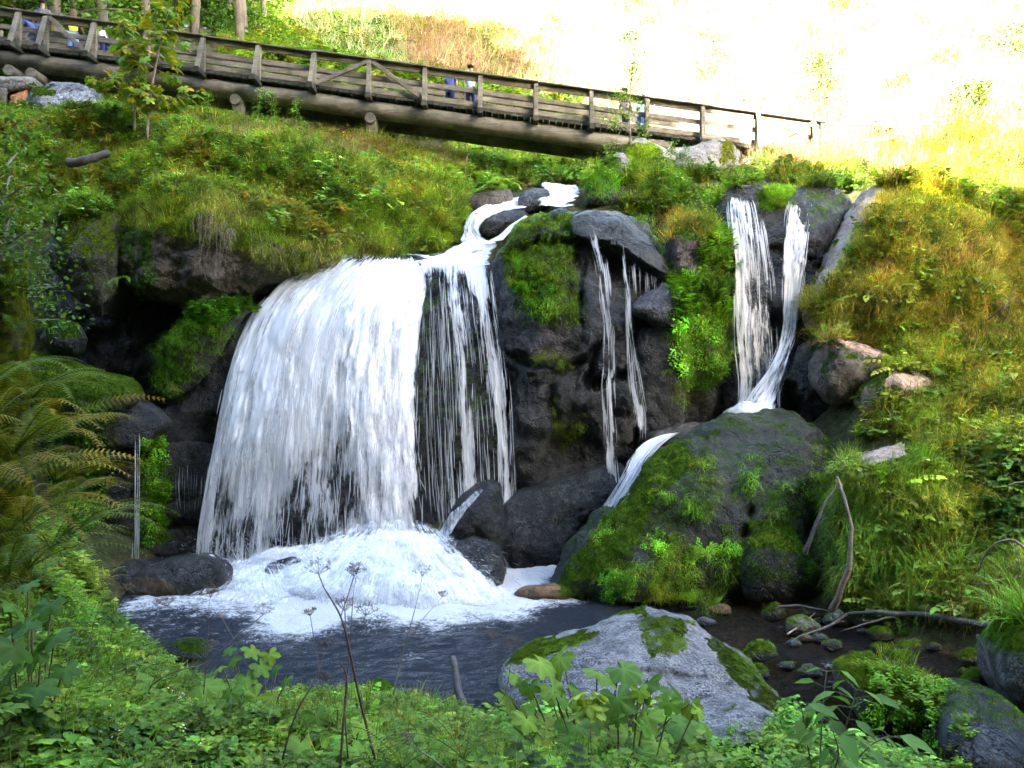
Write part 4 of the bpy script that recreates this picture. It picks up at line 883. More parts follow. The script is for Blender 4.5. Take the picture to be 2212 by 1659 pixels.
M_BLUES = cloth('blue_shirt', (.06, .08, .22)); M_CHECK = cloth('check_shirt', (.16, .32, .52), (.45, .55, .62)); M_PINK = cloth('pink_shirt', (.65, .42, .45)); M_LBLUE = cloth('light_blue_shirt', (.45, .6, .75)); M_TURQ = cloth('turquoise_top', (.03, .35, .38)); M_CREAM = plain('cream_hat', (.6, .52, .4)); M_PALEJ = cloth('pale_jeans', (.42, .5, .6))
def on_deck(u, Y=26.6):
    x = (u-CX)/F*Y; return (x, Y, bz(x)+.005)
person(on_deck(92), 0, 'person in a grey shirt with a dark shoulder strap standing at the left bridge end', M_GREYS, M_JEAN, M_HAIRB, arms='hips', h=1.78, bag=True, lean=-.02)
person(on_deck(66, 26.5), R(70), 'crouching person in a blue shirt and pale jeans beside the grey-shirted one', M_BLUES, M_PALEJ, M_HAIRB, lean=1.0, bend=.9, arms='reach', h=1.6)
person(on_deck(158), R(10), 'person with long auburn hair in a bright yellow top on the bridge', M_YEL, M_JEANL, M_HAIRG, h=1.62, hairlen=.14, arms='rail', female=True, lean=.1)
person(on_deck(227, 26.7), R(75), 'person in a white top leaning forward behind the bridge rail', M_WHI, M_NAVY, M_HAIRB, lean=.75, h=1.6, arms='down', female=True)
person(on_deck(972, 26.7), R(-25), 'person in navy clothes standing mid bridge', M_BLUES, M_NAVY, M_HAIRB, h=1.45, arms='down', turn=.6, lean=.25)
person(on_deck(1017, 26.7), R(-10), 'person in a light blue checked shirt mid bridge', M_CHECK, M_NAVY, M_HAIRB, h=1.62, arms='down')
person(on_deck(1352, 26.8), R(-60), 'person in a pink shirt behind the small tree on the bridge', M_PINK, M_JEAN, M_HAIRB, h=1.62, arms='hips')
person(on_deck(1385, 26.6), R(-40), 'person in a light blue shirt behind the right bridge post', M_LBLUE, M_JEANL, M_HAIRB, h=1.45, arms='down', lean=.3)
p0 = P(403, 88, 58.9); person(tuple(p0), R(-30), 'distant person in light blue with a cream hat on the far footbridge', M_LBLUE, M_JEAN, M_HAIRB, hat=M_CREAM, h=1.6, arms='hips')
p0 = P(378, 82, 58.9); person(tuple(p0), R(40), 'distant person in turquoise on the far footbridge', M_TURQ, M_NAVY, M_HAIRB, h=1.65, arms='down')

# ------------------------------------------------------------------ water
def sheet(name, label, rows, nu=40, nv=120, edge=.1, dens=.6, amp=.05, mat=None, push=0., bulge=0., topfade=.03, botfade=.0, cat='waterfall', parent=None, seed=1, dfun=None, vscale=1.):
    rows = np.array(rows, float)
    PL = spline(PA(rows[:, 0], rows[:, 1], rows[:, 2]), nv); PR = spline(PA(rows[:, 3], rows[:, 4], rows[:, 5]), nv)
    s = np.linspace(0, 1, nu); V = PL[:, None]*(1-s)[None, :, None]+PR[:, None]*s[None, :, None]
    V[..., 1] -= push+bulge*np.sin(s*math.pi)[None]
    ds = np.linalg.norm(np.diff(V.mean(1), axis=0), axis=1); vv = np.concatenate([[0], np.cumsum(ds)])
    wd = np.linalg.norm(PR-PL, axis=1); wm = wd.mean()
    flow = np.stack([np.broadcast_to(s[None]*wm, V.shape[:2]), np.broadcast_to(vv[:, None]*vscale, V.shape[:2]), np.full(V.shape[:2], seed*3.7)], -1)
    n1 = fbm(np.stack([flow[..., 0]*2.6, flow[..., 1]*.9, flow[..., 2]], -1), 4, seed)
    n2 = fbm(np.stack([flow[..., 0]*11, flow[..., 1]*1.2, flow[..., 2]], -1), 2, seed+2)
    V[..., 1] -= n1*amp*1.6+n2*amp*.5
    ee = np.minimum(s, 1-s)/edge; rag = fbm(np.stack([flow[..., 0]*0+np.sign(s-.5)[None], flow[..., 1]*1.2, flow[..., 2]], -1), 3, seed+6)
    D = dens*np.clip(ee[None]*(1+.7*rag), 0, 1)
    t = np.linspace(0, 1, nv)[:, None]
    if topfade: D = D*np.clip(t/topfade, 0, 1)
    if botfade: D = D*np.clip((1-t)/botfade, 0, 1)
    if dfun is not None: D = np.clip(D+dfun(s[None], t, flow)*np.minimum(1, D*4), 0, 1.2)
    V = V.reshape(-1, 3); i = (np.arange(nv-1)[:, None]*nu+np.arange(nu-1)[None]).ravel()
    q = np.stack([i, i+1, i+nu+1, i+nu], 1)
    me = mesh(name, V, quads=q); vattr(me, 'flow', flow.reshape(-1, 3)); fattr(me, 'dens', D.ravel())
    o = obj(name, me, mat or M_FALL, parent)
    if label: tag(o, label, kind=None); o['kind'] = 'thing'; o['category'] = cat
    return o, V.reshape(nv, nu, 3), D

def strands(name, V, n, lo, hi, wd, tr=(0, 1), sr=(0, 1), off=.08, parent=None, dmul=None, seed=0):
    """single falling threads: thin tapered ribbons that follow the sheet V (nv, nu, 3)"""
    r = np.random.default_rng(seed); nv, nu = V.shape[:2]; K = 7
    s0 = r.uniform(sr[0], sr[1], n); t0 = r.uniform(tr[0], tr[1], n)
    L = np.linalg.norm(np.diff(V[:, nu//2], axis=0), axis=1).sum()
    ln = r.uniform(lo, hi, n)/L; drift = r.normal(0, .004, n)
    k = np.linspace(0, 1, K)[None]
    t = np.clip(t0[:, None]+ln[:, None]*k, 0, 1)*(nv-1.001); s = np.clip(s0[:, None]+drift[:, None]*k*3, 0, 1)*(nu-1.001)
    i = t.astype(int); j = s.astype(int); a = (t-i)[..., None]; b = (s-j)[..., None]
    C = V[i, j]*(1-a)*(1-b)+V[i+1, j]*a*(1-b)+V[i, j+1]*(1-a)*b+V[i+1, j+1]*a*b
    C[..., 1] -= np.abs(r.normal(0, off, n))[:, None]; C[..., 0] += r.normal(0, .01, n)[:, None]
    wv = r.uniform(*wd, n)[:, None]*np.sin(np.clip(k, .03, .97)*math.pi)**.6
    T = np.array([1., 0, 0])[None, None]
    A = C-T*wv[..., None]/2; B = C+T*wv[..., None]/2; M = C.copy(); M[..., 1] -= wv*.4
    VV = np.stack([A, M, B], 2).reshape(-1, 3)
    base = (np.arange(n)[:, None]*K+np.arange(K-1)[None]).ravel()*3
    q = np.concatenate([np.stack([base, base+1, base+4, base+3], 1), np.stack([base+1, base+2, base+5, base+4], 1)])
    me = mesh(name, VV, quads=q); o = obj(name, me, M_STRAND, parent); o['kind'] = 'stuff'; return o
def strand_material():
    m, t, o = newmat('water_thread'); d = N(t, 'BsdfDiffuse'); d.inputs[0].default_value = (.82, .85, .9, 1)
    tr = N(t, 'BsdfTranslucent'); tr.inputs[0].default_value = (.82, .85, .9, 1); tp = N(t, 'BsdfTransparent')
    a = N(t, 'MixShader'); a.inputs[0].default_value = .5; t.links.new(d.outputs[0], a.inputs[1]); t.links.new(tr.outputs[0], a.inputs[2])
    b = N(t, 'MixShader'); b.inputs[0].default_value = .62; t.links.new(tp.outputs[0], b.inputs[1]); t.links.new(a.outputs[0], b.inputs[2]); t.links.new(b.outputs[0], o.inputs[0]); return m
M_STRAND = strand_material()

def fall(label, name='waterfall'):
    r = empty(name); tag(r, label, 'waterfall'); return r
# --- main fall
MF = fall('broad white main waterfall dropping into the pool in long strands')
rm = [(760, 546, 20.3, 905, 552, 20.3), (690, 556, 19.6, 920, 580, 19.5), (620, 600, 18.9, 922, 630, 18.7), (560, 660, 18.35, 915, 690, 18.1), (515, 750, 17.9, 908, 780, 17.7), (485, 860, 17.5, 910, 880, 17.4), (460, 980, 17.2, 915, 990, 17.15), (442, 1090, 17.0, 922, 1090, 17.), (430, 1180, 16.9, 932, 1180, 16.9), (425, 1290, 16.8, 945, 1290, 16.8)]
def d_main(s, t, fl):
    t = t+.05*fbm(np.stack([fl[..., 0]*.9, fl[..., 1]*0, fl[..., 2]*0], -1), 2, 3)
    up = sstep(.02, .20, t)*.72-.50+.25*sstep(.55, .9, s)*sstep(.2, 0, t)   # dark glassy lip, full white below it
    low = -sstep(.35, .8, t)*.27-.22*sstep(.5, .85, t)*np.exp(-((s-.45)/.28)**2)+.12*sstep(.93, 1., t)
    n = fbm(np.stack([fl[..., 0]*1.1, fl[..., 1]*.22, fl[..., 2]], -1), 3, 44)
    return up+low+n*.45+.12*np.exp(-((s-.75)/.2)**2)
_, VM, _ = sheet('water_sheet', None, rm, 120, 220, .05, .70, .07, bulge=.35, dfun=d_main, parent=MF, seed=1)
sheet('water_sheet', None, rm, 120, 220, .05, .40, .12, bulge=.5, push=.15, dfun=d_main, parent=MF, seed=5, topfade=.12)
sheet('water_sheet', None, rm, 100, 200, .02, .34, .05, bulge=.2, push=-.12, dfun=lambda s, t, f: .20*sstep(.10, .25, t)-.34*sstep(.4, .75, t)+s*0, parent=MF, seed=9)
strands('water_threads', VM, 900, .2, .9, (.008, .022), (.06, .92), (.0, 1.), .12, MF, seed=2)
strands('water_threads', VM, 300, .5, 1.8, (.008, .02), (.3, .85), (-.015, .05), .05, MF, seed=3)
# --- thin veil right of the main fall
VE = fall('thin transparent veil of threads falling right of the main waterfall')
rv = [(905, 560, 19.5, 1055, 545, 19.6), (905, 590, 18.9, 1068, 590, 18.9), (908, 660, 18.25, 1078, 660, 18.2), (910, 760, 17.8, 1095, 760, 17.75), (913, 870, 17.5, 1106, 860, 17.5), (918, 980, 17.3, 1112, 980, 17.3), (925, 1090, 17.1, 1116, 1090, 17.1), (935, 1170, 17., 1128, 1220, 16.9)]
def d_veil(s, t, fl):
    n = fbm(np.stack([fl[..., 0]*2.2, fl[..., 1]*.3, fl[..., 2]], -1), 3, 21)
    ridge = .42*np.exp(-((s-(.72+.2*t))/.10)**2)+.25*np.exp(-((s-(.42+.05*t))/.10)**2)
    return n*.5+ridge-.12*sstep(.1, .4, t)+.55*sstep(.22, .0, t)
_, VV_, _ = sheet('water_sheet', None, rv, 90, 200, .10, .42, .04, mat=M_VEIL, dfun=d_veil, parent=VE, seed=11, push=.05)
strands('water_threads', VV_, 230, .3, 1.4, (.006, .02), (.12, .9), (.25, 1.), .05, VE, seed=12)
strands('water_threads', VV_, 110, .5, 1.5, (.004, .012), (.2, .9), (.02, .3), .05, VE, seed=13)
# --- upper cascade
UC = fall('foaming white upper cascade running down to the lip of the main waterfall', 'cascade')
def d_up(s, t, fl): return fbm(np.stack([fl[..., 0]*3, fl[..., 1]*2.5, fl[..., 2]], -1), 3, 31)*.5
sheet('water_sheet', None, [(1125, 425, 22.9, 1200, 428, 23.), (1085, 432, 22.5, 1150, 448, 22.), (1040, 445, 22.2, 1105, 458, 21.5), (1012, 462, 21.7, 1062, 470, 21.), (1000, 490, 21.3, 1038, 500, 20.9), (990, 520, 20.9, 1060, 520, 20.6), (950, 545, 20.5, 1085, 525, 20.2), (905, 562, 20.1, 1075, 545, 19.8), (880, 580, 19.5, 1065, 575, 19.2)],
      60, 150, .16, .85, .15, M_FOAM, dfun=d_up, parent=UC, seed=15, push=.12, vscale=2)
sheet('water_sheet', None, [(1165, 400, 23.6, 1255, 404, 23.6), (1150, 418, 22.9, 1263, 418, 22.9), (1145, 436, 22.2, 1263, 436, 22.2), (1150, 452, 21.7, 1262, 452, 21.8)], 40, 60, .22, .78, .16, M_FOAM, dfun=d_up, parent=UC, seed=16, push=.35, vscale=2)
sheet('water_sheet', None, [(1135, 468, 21.2, 1145, 474, 21.1), (1100, 490, 20.8, 1120, 492, 20.7), (1075, 512, 20.5, 1100, 510, 20.4), (1040, 530, 20.3, 1090, 522, 20.2)], 14, 50, .15, .95, .03, M_FOAM, parent=UC, seed=17, push=.25)
sheet('water_sheet', None, [(940, 550, 20.5, 1000, 548, 20.3), (860, 548, 20.4, 920, 575, 19.7), (780, 545, 20.4, 890, 590, 19.3), (715, 552, 20.1, 820, 588, 19.2), (660, 575, 19.6, 740, 610, 18.9)], 40, 70, .12, .42, .07, M_FOAM, dfun=d_up, parent=UC, seed=18, push=.10, vscale=2)
US = fall('small white rapid far up the creek below the bridge', 'rapid')
sheet('water_sheet', None, [(1030, 380, 28.5, 1056, 384, 28.3), (1005, 388, 27.6, 1062, 392, 27.4), (985, 396, 27, 1060, 399, 26.6), (970, 402, 26.5, 1045, 405, 26.)], 30, 40, .15, .95, .10, M_FOAM, dfun=d_up, parent=US, seed=19, push=.3, vscale=2)
# --- the two thin central threads
C1 = fall('narrow stepped water thread down the middle of the central cliff')
_, v1, _ = sheet('water_sheet', None, [(1262, 500, 17.9, 1300, 498, 17.9), (1280, 560, 17.65, 1310, 560, 17.6), (1289, 610, 17.4, 1315, 610, 17.4), (1294, 655, 17.25, 1318, 655, 17.2), (1300, 720, 17.2, 1326, 720, 17.2), (1299, 800, 17.15, 1328, 800, 17.15), (1296, 830, 17.1, 1326, 830, 17.1), (1298, 910, 17.05, 1330, 910, 17.05), (1298, 1000, 17.05, 1338, 1000, 17.), (1298, 1090, 16.9, 1348, 1085, 16.7)], 24, 160, .35, .44, .03, botfade=.1, dfun=lambda s, t, f: fbm(np.stack([f[..., 0]*4, f[..., 1]*.8, f[..., 2]], -1), 2, 51)*.55, parent=C1, seed=21, push=.12)
sheet('water_sheet', None, [(1290, 640, 17.2, 1350, 650, 17.2), (1296, 740, 17.1, 1372, 740, 17.1), (1296, 850, 17.05, 1392, 850, 17.), (1300, 980, 17., 1395, 960, 16.9)], 40, 120, .3, .26, .03, botfade=.15, mat=M_VEIL, parent=C1, seed=27, push=.1, topfade=.2)
strands('water_threads', v1, 80, .3, 1.2, (.008, .025), (.0, .9), (0, 1), .04, C1, seed=22)
C2 = fall('thin broken water thread right of the stepped one on the central cliff')
_, v2, _ = sheet('water_sheet', None, [(1332, 520, 17.6, 1344, 520, 17.6), (1340, 590, 17.4, 1353, 590, 17.4), (1347, 640, 17.3, 1360, 640, 17.3), (1350, 700, 17.2, 1364, 700, 17.2), (1350, 760, 17.15, 1374, 760, 17.15), (1354, 840, 17.1, 1388, 840, 17.1), (1366, 900, 17., 1396, 900, 17.), (1372, 950, 16.9, 1394, 950, 16.9)], 14, 130, .4, .34, .03, botfade=.1, dfun=lambda s, t, f: fbm(np.stack([f[..., 0]*5, f[..., 1]*.8, f[..., 2]], -1), 2, 53)*.6, parent=C2, seed=23, push=.12)
strands('water_threads', v2, 60, .3, 1.1, (.006, .02), (.0, .9), (0, 1), .04, C2, seed=24)
DR = fall('row of fine drips under the sloping slab edge', 'drips')
_, v3, _ = sheet('water_sheet', None, [(1350, 555, 17.5, 1440, 606, 17.5), (1352, 600, 17.5, 1442, 640, 17.5), (1354, 650, 17.4, 1444, 680, 17.4)], 20, 20, .1, .02, .0, parent=DR, mat=M_VEIL, seed=25)
strands('water_threads', v3, 26, .3, .7, (.005, .012), (.0, .3), (0, 1), .01, DR, seed=26)
# --- twin falls
T1 = fall('left and wider of the twin falls on the right, a straight white curtain')
rt = [(1566, 425, 19.3, 1630, 425, 19.3), (1568, 455, 18.8, 1642, 455, 18.8), (1575, 520, 18.25, 1655, 525, 18.2), (1578, 620, 17.95, 1668, 620, 17.95), (1580, 740, 17.7, 1674, 740, 17.65), (1588, 830, 17.5, 1678, 830, 17.4), (1580, 880, 17.2, 1680, 880, 17.2), (1545, 918, 17., 1685, 915, 17.)]
def d_t1(s, t, fl): return fbm(np.stack([fl[..., 0]*1.6, fl[..., 1]*.4, fl[..., 2]], -1), 3, 61)*.42-.10*sstep(.12, 0, t)+.25*sstep(.8, 1., t)
_, v4, _ = sheet('water_sheet', None, rt, 70, 200, .14, .66, .04, mat=M_SOFT, dfun=d_t1, parent=T1, seed=31, push=.1)
sheet('water_sheet', None, rt, 60, 160, .2, .36, .05, dfun=d_t1, parent=T1, seed=35, push=.22, topfade=.1)
sheet('water_sheet', None, [(1556, 415, 19.3, 1680, 415, 19.3), (1556, 470, 18.6, 1690, 470, 18.6), (1562, 600, 18., 1690, 600, 18.), (1570, 760, 17.65, 1690, 760, 17.65), (1570, 900, 17.2, 1720, 905, 17.2)], 50, 160, .2, .27, .04, mat=M_VEIL, parent=T1, seed=36, push=.05)
strands('water_threads', v4, 150, .25, 1.1, (.008, .025), (.05, .9), (0, 1), .08, T1, seed=32)
T2 = fall('right and slimmer of the twin falls, bending back to the left at its foot')
rt2 = [(1698, 428, 19.2, 1745, 432, 19.2), (1690, 470, 18.7, 1750, 480, 18.7), (1684, 560, 18.2, 1740, 560, 18.2), (1682, 640, 17.95, 1728, 640, 17.95), (1680, 720, 17.7, 1718, 720, 17.6), (1655, 790, 17.3, 1702, 770, 17.1), (1610, 850, 17.05, 1680, 840, 16.8), (1575, 890, 16.8, 1670, 885, 16.6), (1548, 914, 16.7, 1665, 906, 16.5)]
_, v5, _ = sheet('water_sheet', None, rt2, 50, 200, .18, .70, .04, mat=M_SOFT, dfun=d_t1, parent=T2, seed=37, push=.12)
sheet('water_sheet', None, rt2, 40, 160, .1, .45, .05, dfun=d_t1, parent=T2, seed=38, push=.22, topfade=.1)
strands('water_threads', v5, 110, .2, 1., (.008, .022), (.03, .9), (0, 1), .06, T2, seed=33)
# --- slide behind the big dark boulder
SL = fall('white chute of water sliding down the left shoulder of the big dark boulder', 'water_chute')
rs = [(1425, 938, 16.6, 1475, 930, 16.6), (1385, 955, 16.3, 1440, 950, 16.3), (1362, 985, 16.1, 1405, 985, 15.9), (1345, 1020, 15.9, 1380, 1030, 15.6), (1318, 1065, 15.75, 1352, 1070, 15.4), (1288, 1110, 15.6, 1318, 1108, 15.2), (1262, 1160, 15.5, 1280, 1150, 15.1), (1225, 1215, 15.5, 1235, 1215, 15.3)]
_, v6, _ = sheet('water_sheet', None, rs, 36, 140, .22, .62, .07, dfun=lambda s, t, f: fbm(np.stack([f[..., 0]*4, f[..., 1]*.8, f[..., 2]], -1), 2, 63)*.4-.5*sstep(.75, 1., t), parent=SL, seed=41, push=.12)
strands('water_threads', v6, 180, .2, .8, (.008, .02), (.0, .8), (0, 1), .05, SL, seed=42)
# --- left trickle
LT = fall('single thin trickle falling in the dark corner left of the main fall', 'trickle')
_, v7, _ = sheet('water_sheet', None, [(288, 930, 17., 308, 930, 17.), (292, 960, 16.9, 306, 960, 16.9), (293, 1060, 16.85, 303, 1060, 16.85), (292, 1160, 16.8, 301, 1160, 16.8), (290, 1222, 16.7, 300, 1225, 16.7)], 10, 80, .5, .22, .01, mat=M_VEIL, parent=LT, seed=43)
strands('water_threads', v7, 30, .3, 1.2, (.006, .016), (.0, .8), (0, 1), .03, LT, seed=44)
DL = fall('faint drips under the ribbed rock left of the main fall', 'drips')
_, v8, _ = sheet('water_sheet', None, [(380, 1000, 17.4, 470, 1000, 17.4), (380, 1060, 17.4, 465, 1060, 17.4), (385, 1110, 17.4, 455, 1110, 17.4)], 20, 20, .1, .02, .0, parent=DL, mat=M_VEIL, seed=45)
strands('water_threads', v8, 26, .3, .9, (.004, .010), (.0, .4), (0, 1), .01, DL, seed=46)

# --- splash: mounds of foam and flying threads
def mound(ol, Y0, bulge, label, seed, parent, tv=0., dens=.9, p=2.):
    o = np.array(ol, float); c = o.mean(0); nth, nr = 150, 50
    th = np.arange(nth+1)/nth*2*math.pi; d = np.stack([np.cos(th), np.sin(th)], 1); r = np.zeros(nth+1)
    for k in range(len(o)):
        A = o[k]-c; E = o[(k+1) % len(o)]-o[k]; den = d[:, 0]*E[1]-d[:, 1]*E[0]; den = np.where(abs(den) < 1e-9, 1e-9, den)
        tt = (A[0]*E[1]-A[1]*E[0])/den; ss = (A[0]*d[:, 1]-A[1]*d[:, 0])/den; ok = (tt > 0) & (ss >= -1e-6) & (ss <= 1+1e-6); r = np.where(ok, np.maximum(r, tt), r)
    s = np.linspace(0, 1, nr)[:, None]; u = c[0]+s*r*d[None, :, 0]; v = c[1]+s*r*d[None, :, 1]
    Y = Y0+tv*(v-c[1])/100-bulge*np.sqrt(np.clip(1-s**p, 0, 1)); V = PA(u, v, Y)
    n = fbm(V*1.5, 4, seed); n2 = fbm(V*6, 3, seed+4); V[..., 1] -= n*.30+n2*.05; V[..., 2] += n*.14+n2*.035
    D = dens*np.clip((1-s)/.26, 0, 1)**.8*np.ones_like(u)
    src = np.array([c[0], o[:, 1].min()-30]); a = np.arctan2(u-src[0], v-src[1]); dist = np.hypot(u-src[0], v-src[1])
    flow = np.stack([a*2.2, dist/110, np.full(u.shape, seed)], -1)
    i = (np.arange(nr-1)[:, None]*(nth+1)+np.arange(nth)[None]).ravel(); q = np.stack([i, i+1, i+nth+2, i+nth+1], 1)
    me = mesh('foam_mound', V.reshape(-1, 3), quads=q); vattr(me, 'flow', flow.reshape(-1, 3)); fattr(me, 'dens', D.ravel())
    ob = obj('foam_mound', me, M_FOAM, parent); ob['kind'] = 'stuff'
SP = empty('splash'); tag(SP, 'white churning splash where the main waterfall hits the pool', 'splash')
mound([(620, 1230), (720, 1160), (860, 1138), (950, 1150), (1020, 1200), (1085, 1285), (1110, 1355), (1000, 1360), (850, 1345), (700, 1330), (600, 1290)], 15.6, 1.2, '', 71, SP, tv=-1., dens=1.5)
mound([(690, 1250), (800, 1180), (940, 1190), (1040, 1270), (1060, 1330), (900, 1330), (700, 1320)], 15.2, .9, '', 72, SP, tv=-1., dens=1.2)
mound([(400, 1300), (480, 1250), (560, 1230), (680, 1220), (780, 1260), (780, 1320), (600, 1345), (420, 1335), (350, 1318)], 15.4, .7, '', 73, SP, tv=-1.4, dens=1.35)
mound([(930, 1190), (990, 1190), (1050, 1240), (1090, 1310), (1060, 1340), (960, 1300)], 15.0, .6, '', 78, SP, dens=.75)
mound([(440, 1230), (560, 1180), (720, 1160), (900, 1140), (940, 1200), (800, 1260), (500, 1280)], 16.3, .5, '', 79, SP, dens=.62)
mound([(350, 1270), (370, 1220), (420, 1190), (470, 1195), (500, 1240), (490, 1290), (420, 1300), (370, 1290)], 15.3, .7, '', 74, SP, dens=.8)
mound([(570, 1260), (600, 1215), (660, 1205), (720, 1230), (720, 1290), (640, 1300)], 15.2, .5, '', 75, SP, dens=.6)
mound([(935, 1160), (970, 1110), (1040, 1045), (1060, 1045), (1010, 1100), (970, 1160), (945, 1180)], 15.6, .3, '', 76, SP, dens=.55)
def halo(ol, Y0, bulge, seed, grow, dens, tv=-1.):
    o = np.array(ol, float); c = o.mean(0); mound([tuple(c+(p-c)*grow-[0, 14*(grow-1)*6]) for p in o], Y0-.12, bulge*grow, '', seed, SP, tv=tv, dens=dens, p=1.6)
mound([(1530, 918), (1560, 885), (1620, 862), (1680, 872), (1705, 905), (1640, 920)], 16.7, .4, '', 95, T1, tv=0, dens=.75)
for g, dn_ in ((1.14, .62), (1.3, .46)):
    halo([(640, 1230), (740, 1170), (860, 1150), (940, 1165), (1010, 1215), (1080, 1290), (1090, 1350), (1000, 1350), (850, 1345), (700, 1330), (600, 1290)], 15.5, 1.15, int(80+g*10), g, dn_)
    halo([(400, 1300), (480, 1245), (560, 1225), (680, 1215), (780, 1250), (780, 1320), (600, 1345), (420, 1335), (350, 1318)], 15.3, .6, int(90+g*10), g, dn_, -1.4)
def spray(parent, n, ctr, spread, seed, vmax=3.2):
    r = np.random.default_rng(seed); K = 6
    c = np.stack([r.uniform(ctr[0][0], ctr[1][0], n), r.uniform(ctr[0][1], ctr[1][1], n), r.uniform(0, .5, n)], 1)
    a = r.uniform(-math.pi*.95, -.05, n); sp = r.uniform(.6, vmax, n); vz = r.uniform(.5, 3.0, n)
    t0 = r.uniform(.0, .4, n); dt = r.uniform(.012, .05, n); k = np.linspace(0, 1, K)[None]; t = t0[:, None]+dt[:, None]*k
    C = np.stack([c[:, 0:1]+np.cos(a)[:, None]*sp[:, None]*t*spread, c[:, 1:2]+np.sin(a)[:, None]*sp[:, None]*t, c[:, 2:3]+vz[:, None]*t-4.9*t*t], -1)
    wv = r.uniform(.003, .009, n)[:, None]*np.sin(np.clip(k, .05, .95)*math.pi)**.6
    A = C.copy(); A[..., 0] -= wv/2; B = C.copy(); B[..., 0] += wv/2; B[..., 2] += wv*.5; A[..., 2] -= wv*.5
    VV = np.stack([A, B], 2).reshape(-1, 3); base = (np.arange(n)[:, None]*K+np.arange(K-1)[None]).ravel()*2
    me = mesh('spray', VV, quads=np.stack([base, base+1, base+3, base+2], 1)); o = obj('spray', me, M_STRAND, parent); o['kind'] = 'stuff'
spray(SP, 7000, ((-3.6, 14.6), (-.9, 16.2)), 1.1, 5)
spray(SP, 1800, ((-6.2, 14.8), (-3.8, 16.2)), .9, 6, 2.)
spray(SP, 500, ((-1.4, 15.6), (-.5, 15.9)), .8, 8, 2.)

# --- pool
def build_pool():
    xs = np.arange(-8.5, 9.6, .07); ys = np.concatenate([np.arange(5.6, 18.2, .07)])
    X, Y = np.meshgrid(xs, ys); V = np.stack([X, Y, X*0], -1)
    u, v = proj(V)
    cen = np.hypot((X+2.6)/4.2, (Y-15.8)/3.9); cenl = np.hypot((X+5.0)/2.3, (Y-15.4)/2.0)
    n = fbm(V*.9, 3, 8)
    foam = np.clip(1.30-cen*.86+n*.36, 0, 1.1); foam = np.maximum(foam, np.clip(1.25-cenl+n*.3, 0, 1.))
    right = np.clip(1.35-np.hypot((X-.75)/1.2, (Y-16.3)/.95)+n*.2, 0, 1.); foam = np.maximum(foam, right)
    rap = [(5.2, 10.0, .8, 1.0), (4.4, 10.9, .6, .5), (7.0, 10.2, .6, .5), (7.2, 8.7, .5, .9), (4.3, 9.3, .4, .8), (4.2, 12.5, .5, .4)]
    for (a, b, ra, rb) in rap: foam = np.maximum(foam, np.clip(.56-.5*np.hypot((X-a)/ra, (Y-b)/rb)+n*.2, 0, .5))
    foam = foam*np.clip((18.3-Y)/.5, 0, 1)
    act = np.clip(1.5-np.hypot((X+2.6)/7, (Y-15.8)/6), .12, 1)
    Z = fbm(V*[1.6, 2.2, 1], 3, 2)*.05*act+fbm(V*[5, 7, 1], 3, 4)*.022*act
    Z = np.where(X > 3.2, Z*.5, Z)
    Z = Z+np.clip(foam, 0, 1)*(.05+.16*fbm(V*[1.3, 2., 1], 4, 14)+.05*fbm(V*6, 2, 15))*sstep(.3, .9, foam)
    V[..., 2] = Z
    deep = sstep(2.9, 1.2, X)*.93
    nx = len(xs); i = (np.arange(len(ys)-1)[:, None]*nx+np.arange(nx-1)[None]).ravel()
    me = mesh('pool', V.reshape(-1, 3), quads=np.stack([i, i+1, i+nx+1, i+nx], 1)); fattr(me, 'foam', foam.ravel()); fattr(me, 'deep', deep.ravel())
    o = obj('pool', me, M_POOL); tag(o, 'rippled dark plunge pool with drifting foam and its shallow brown outlet stream', kind='structure')
build_pool()

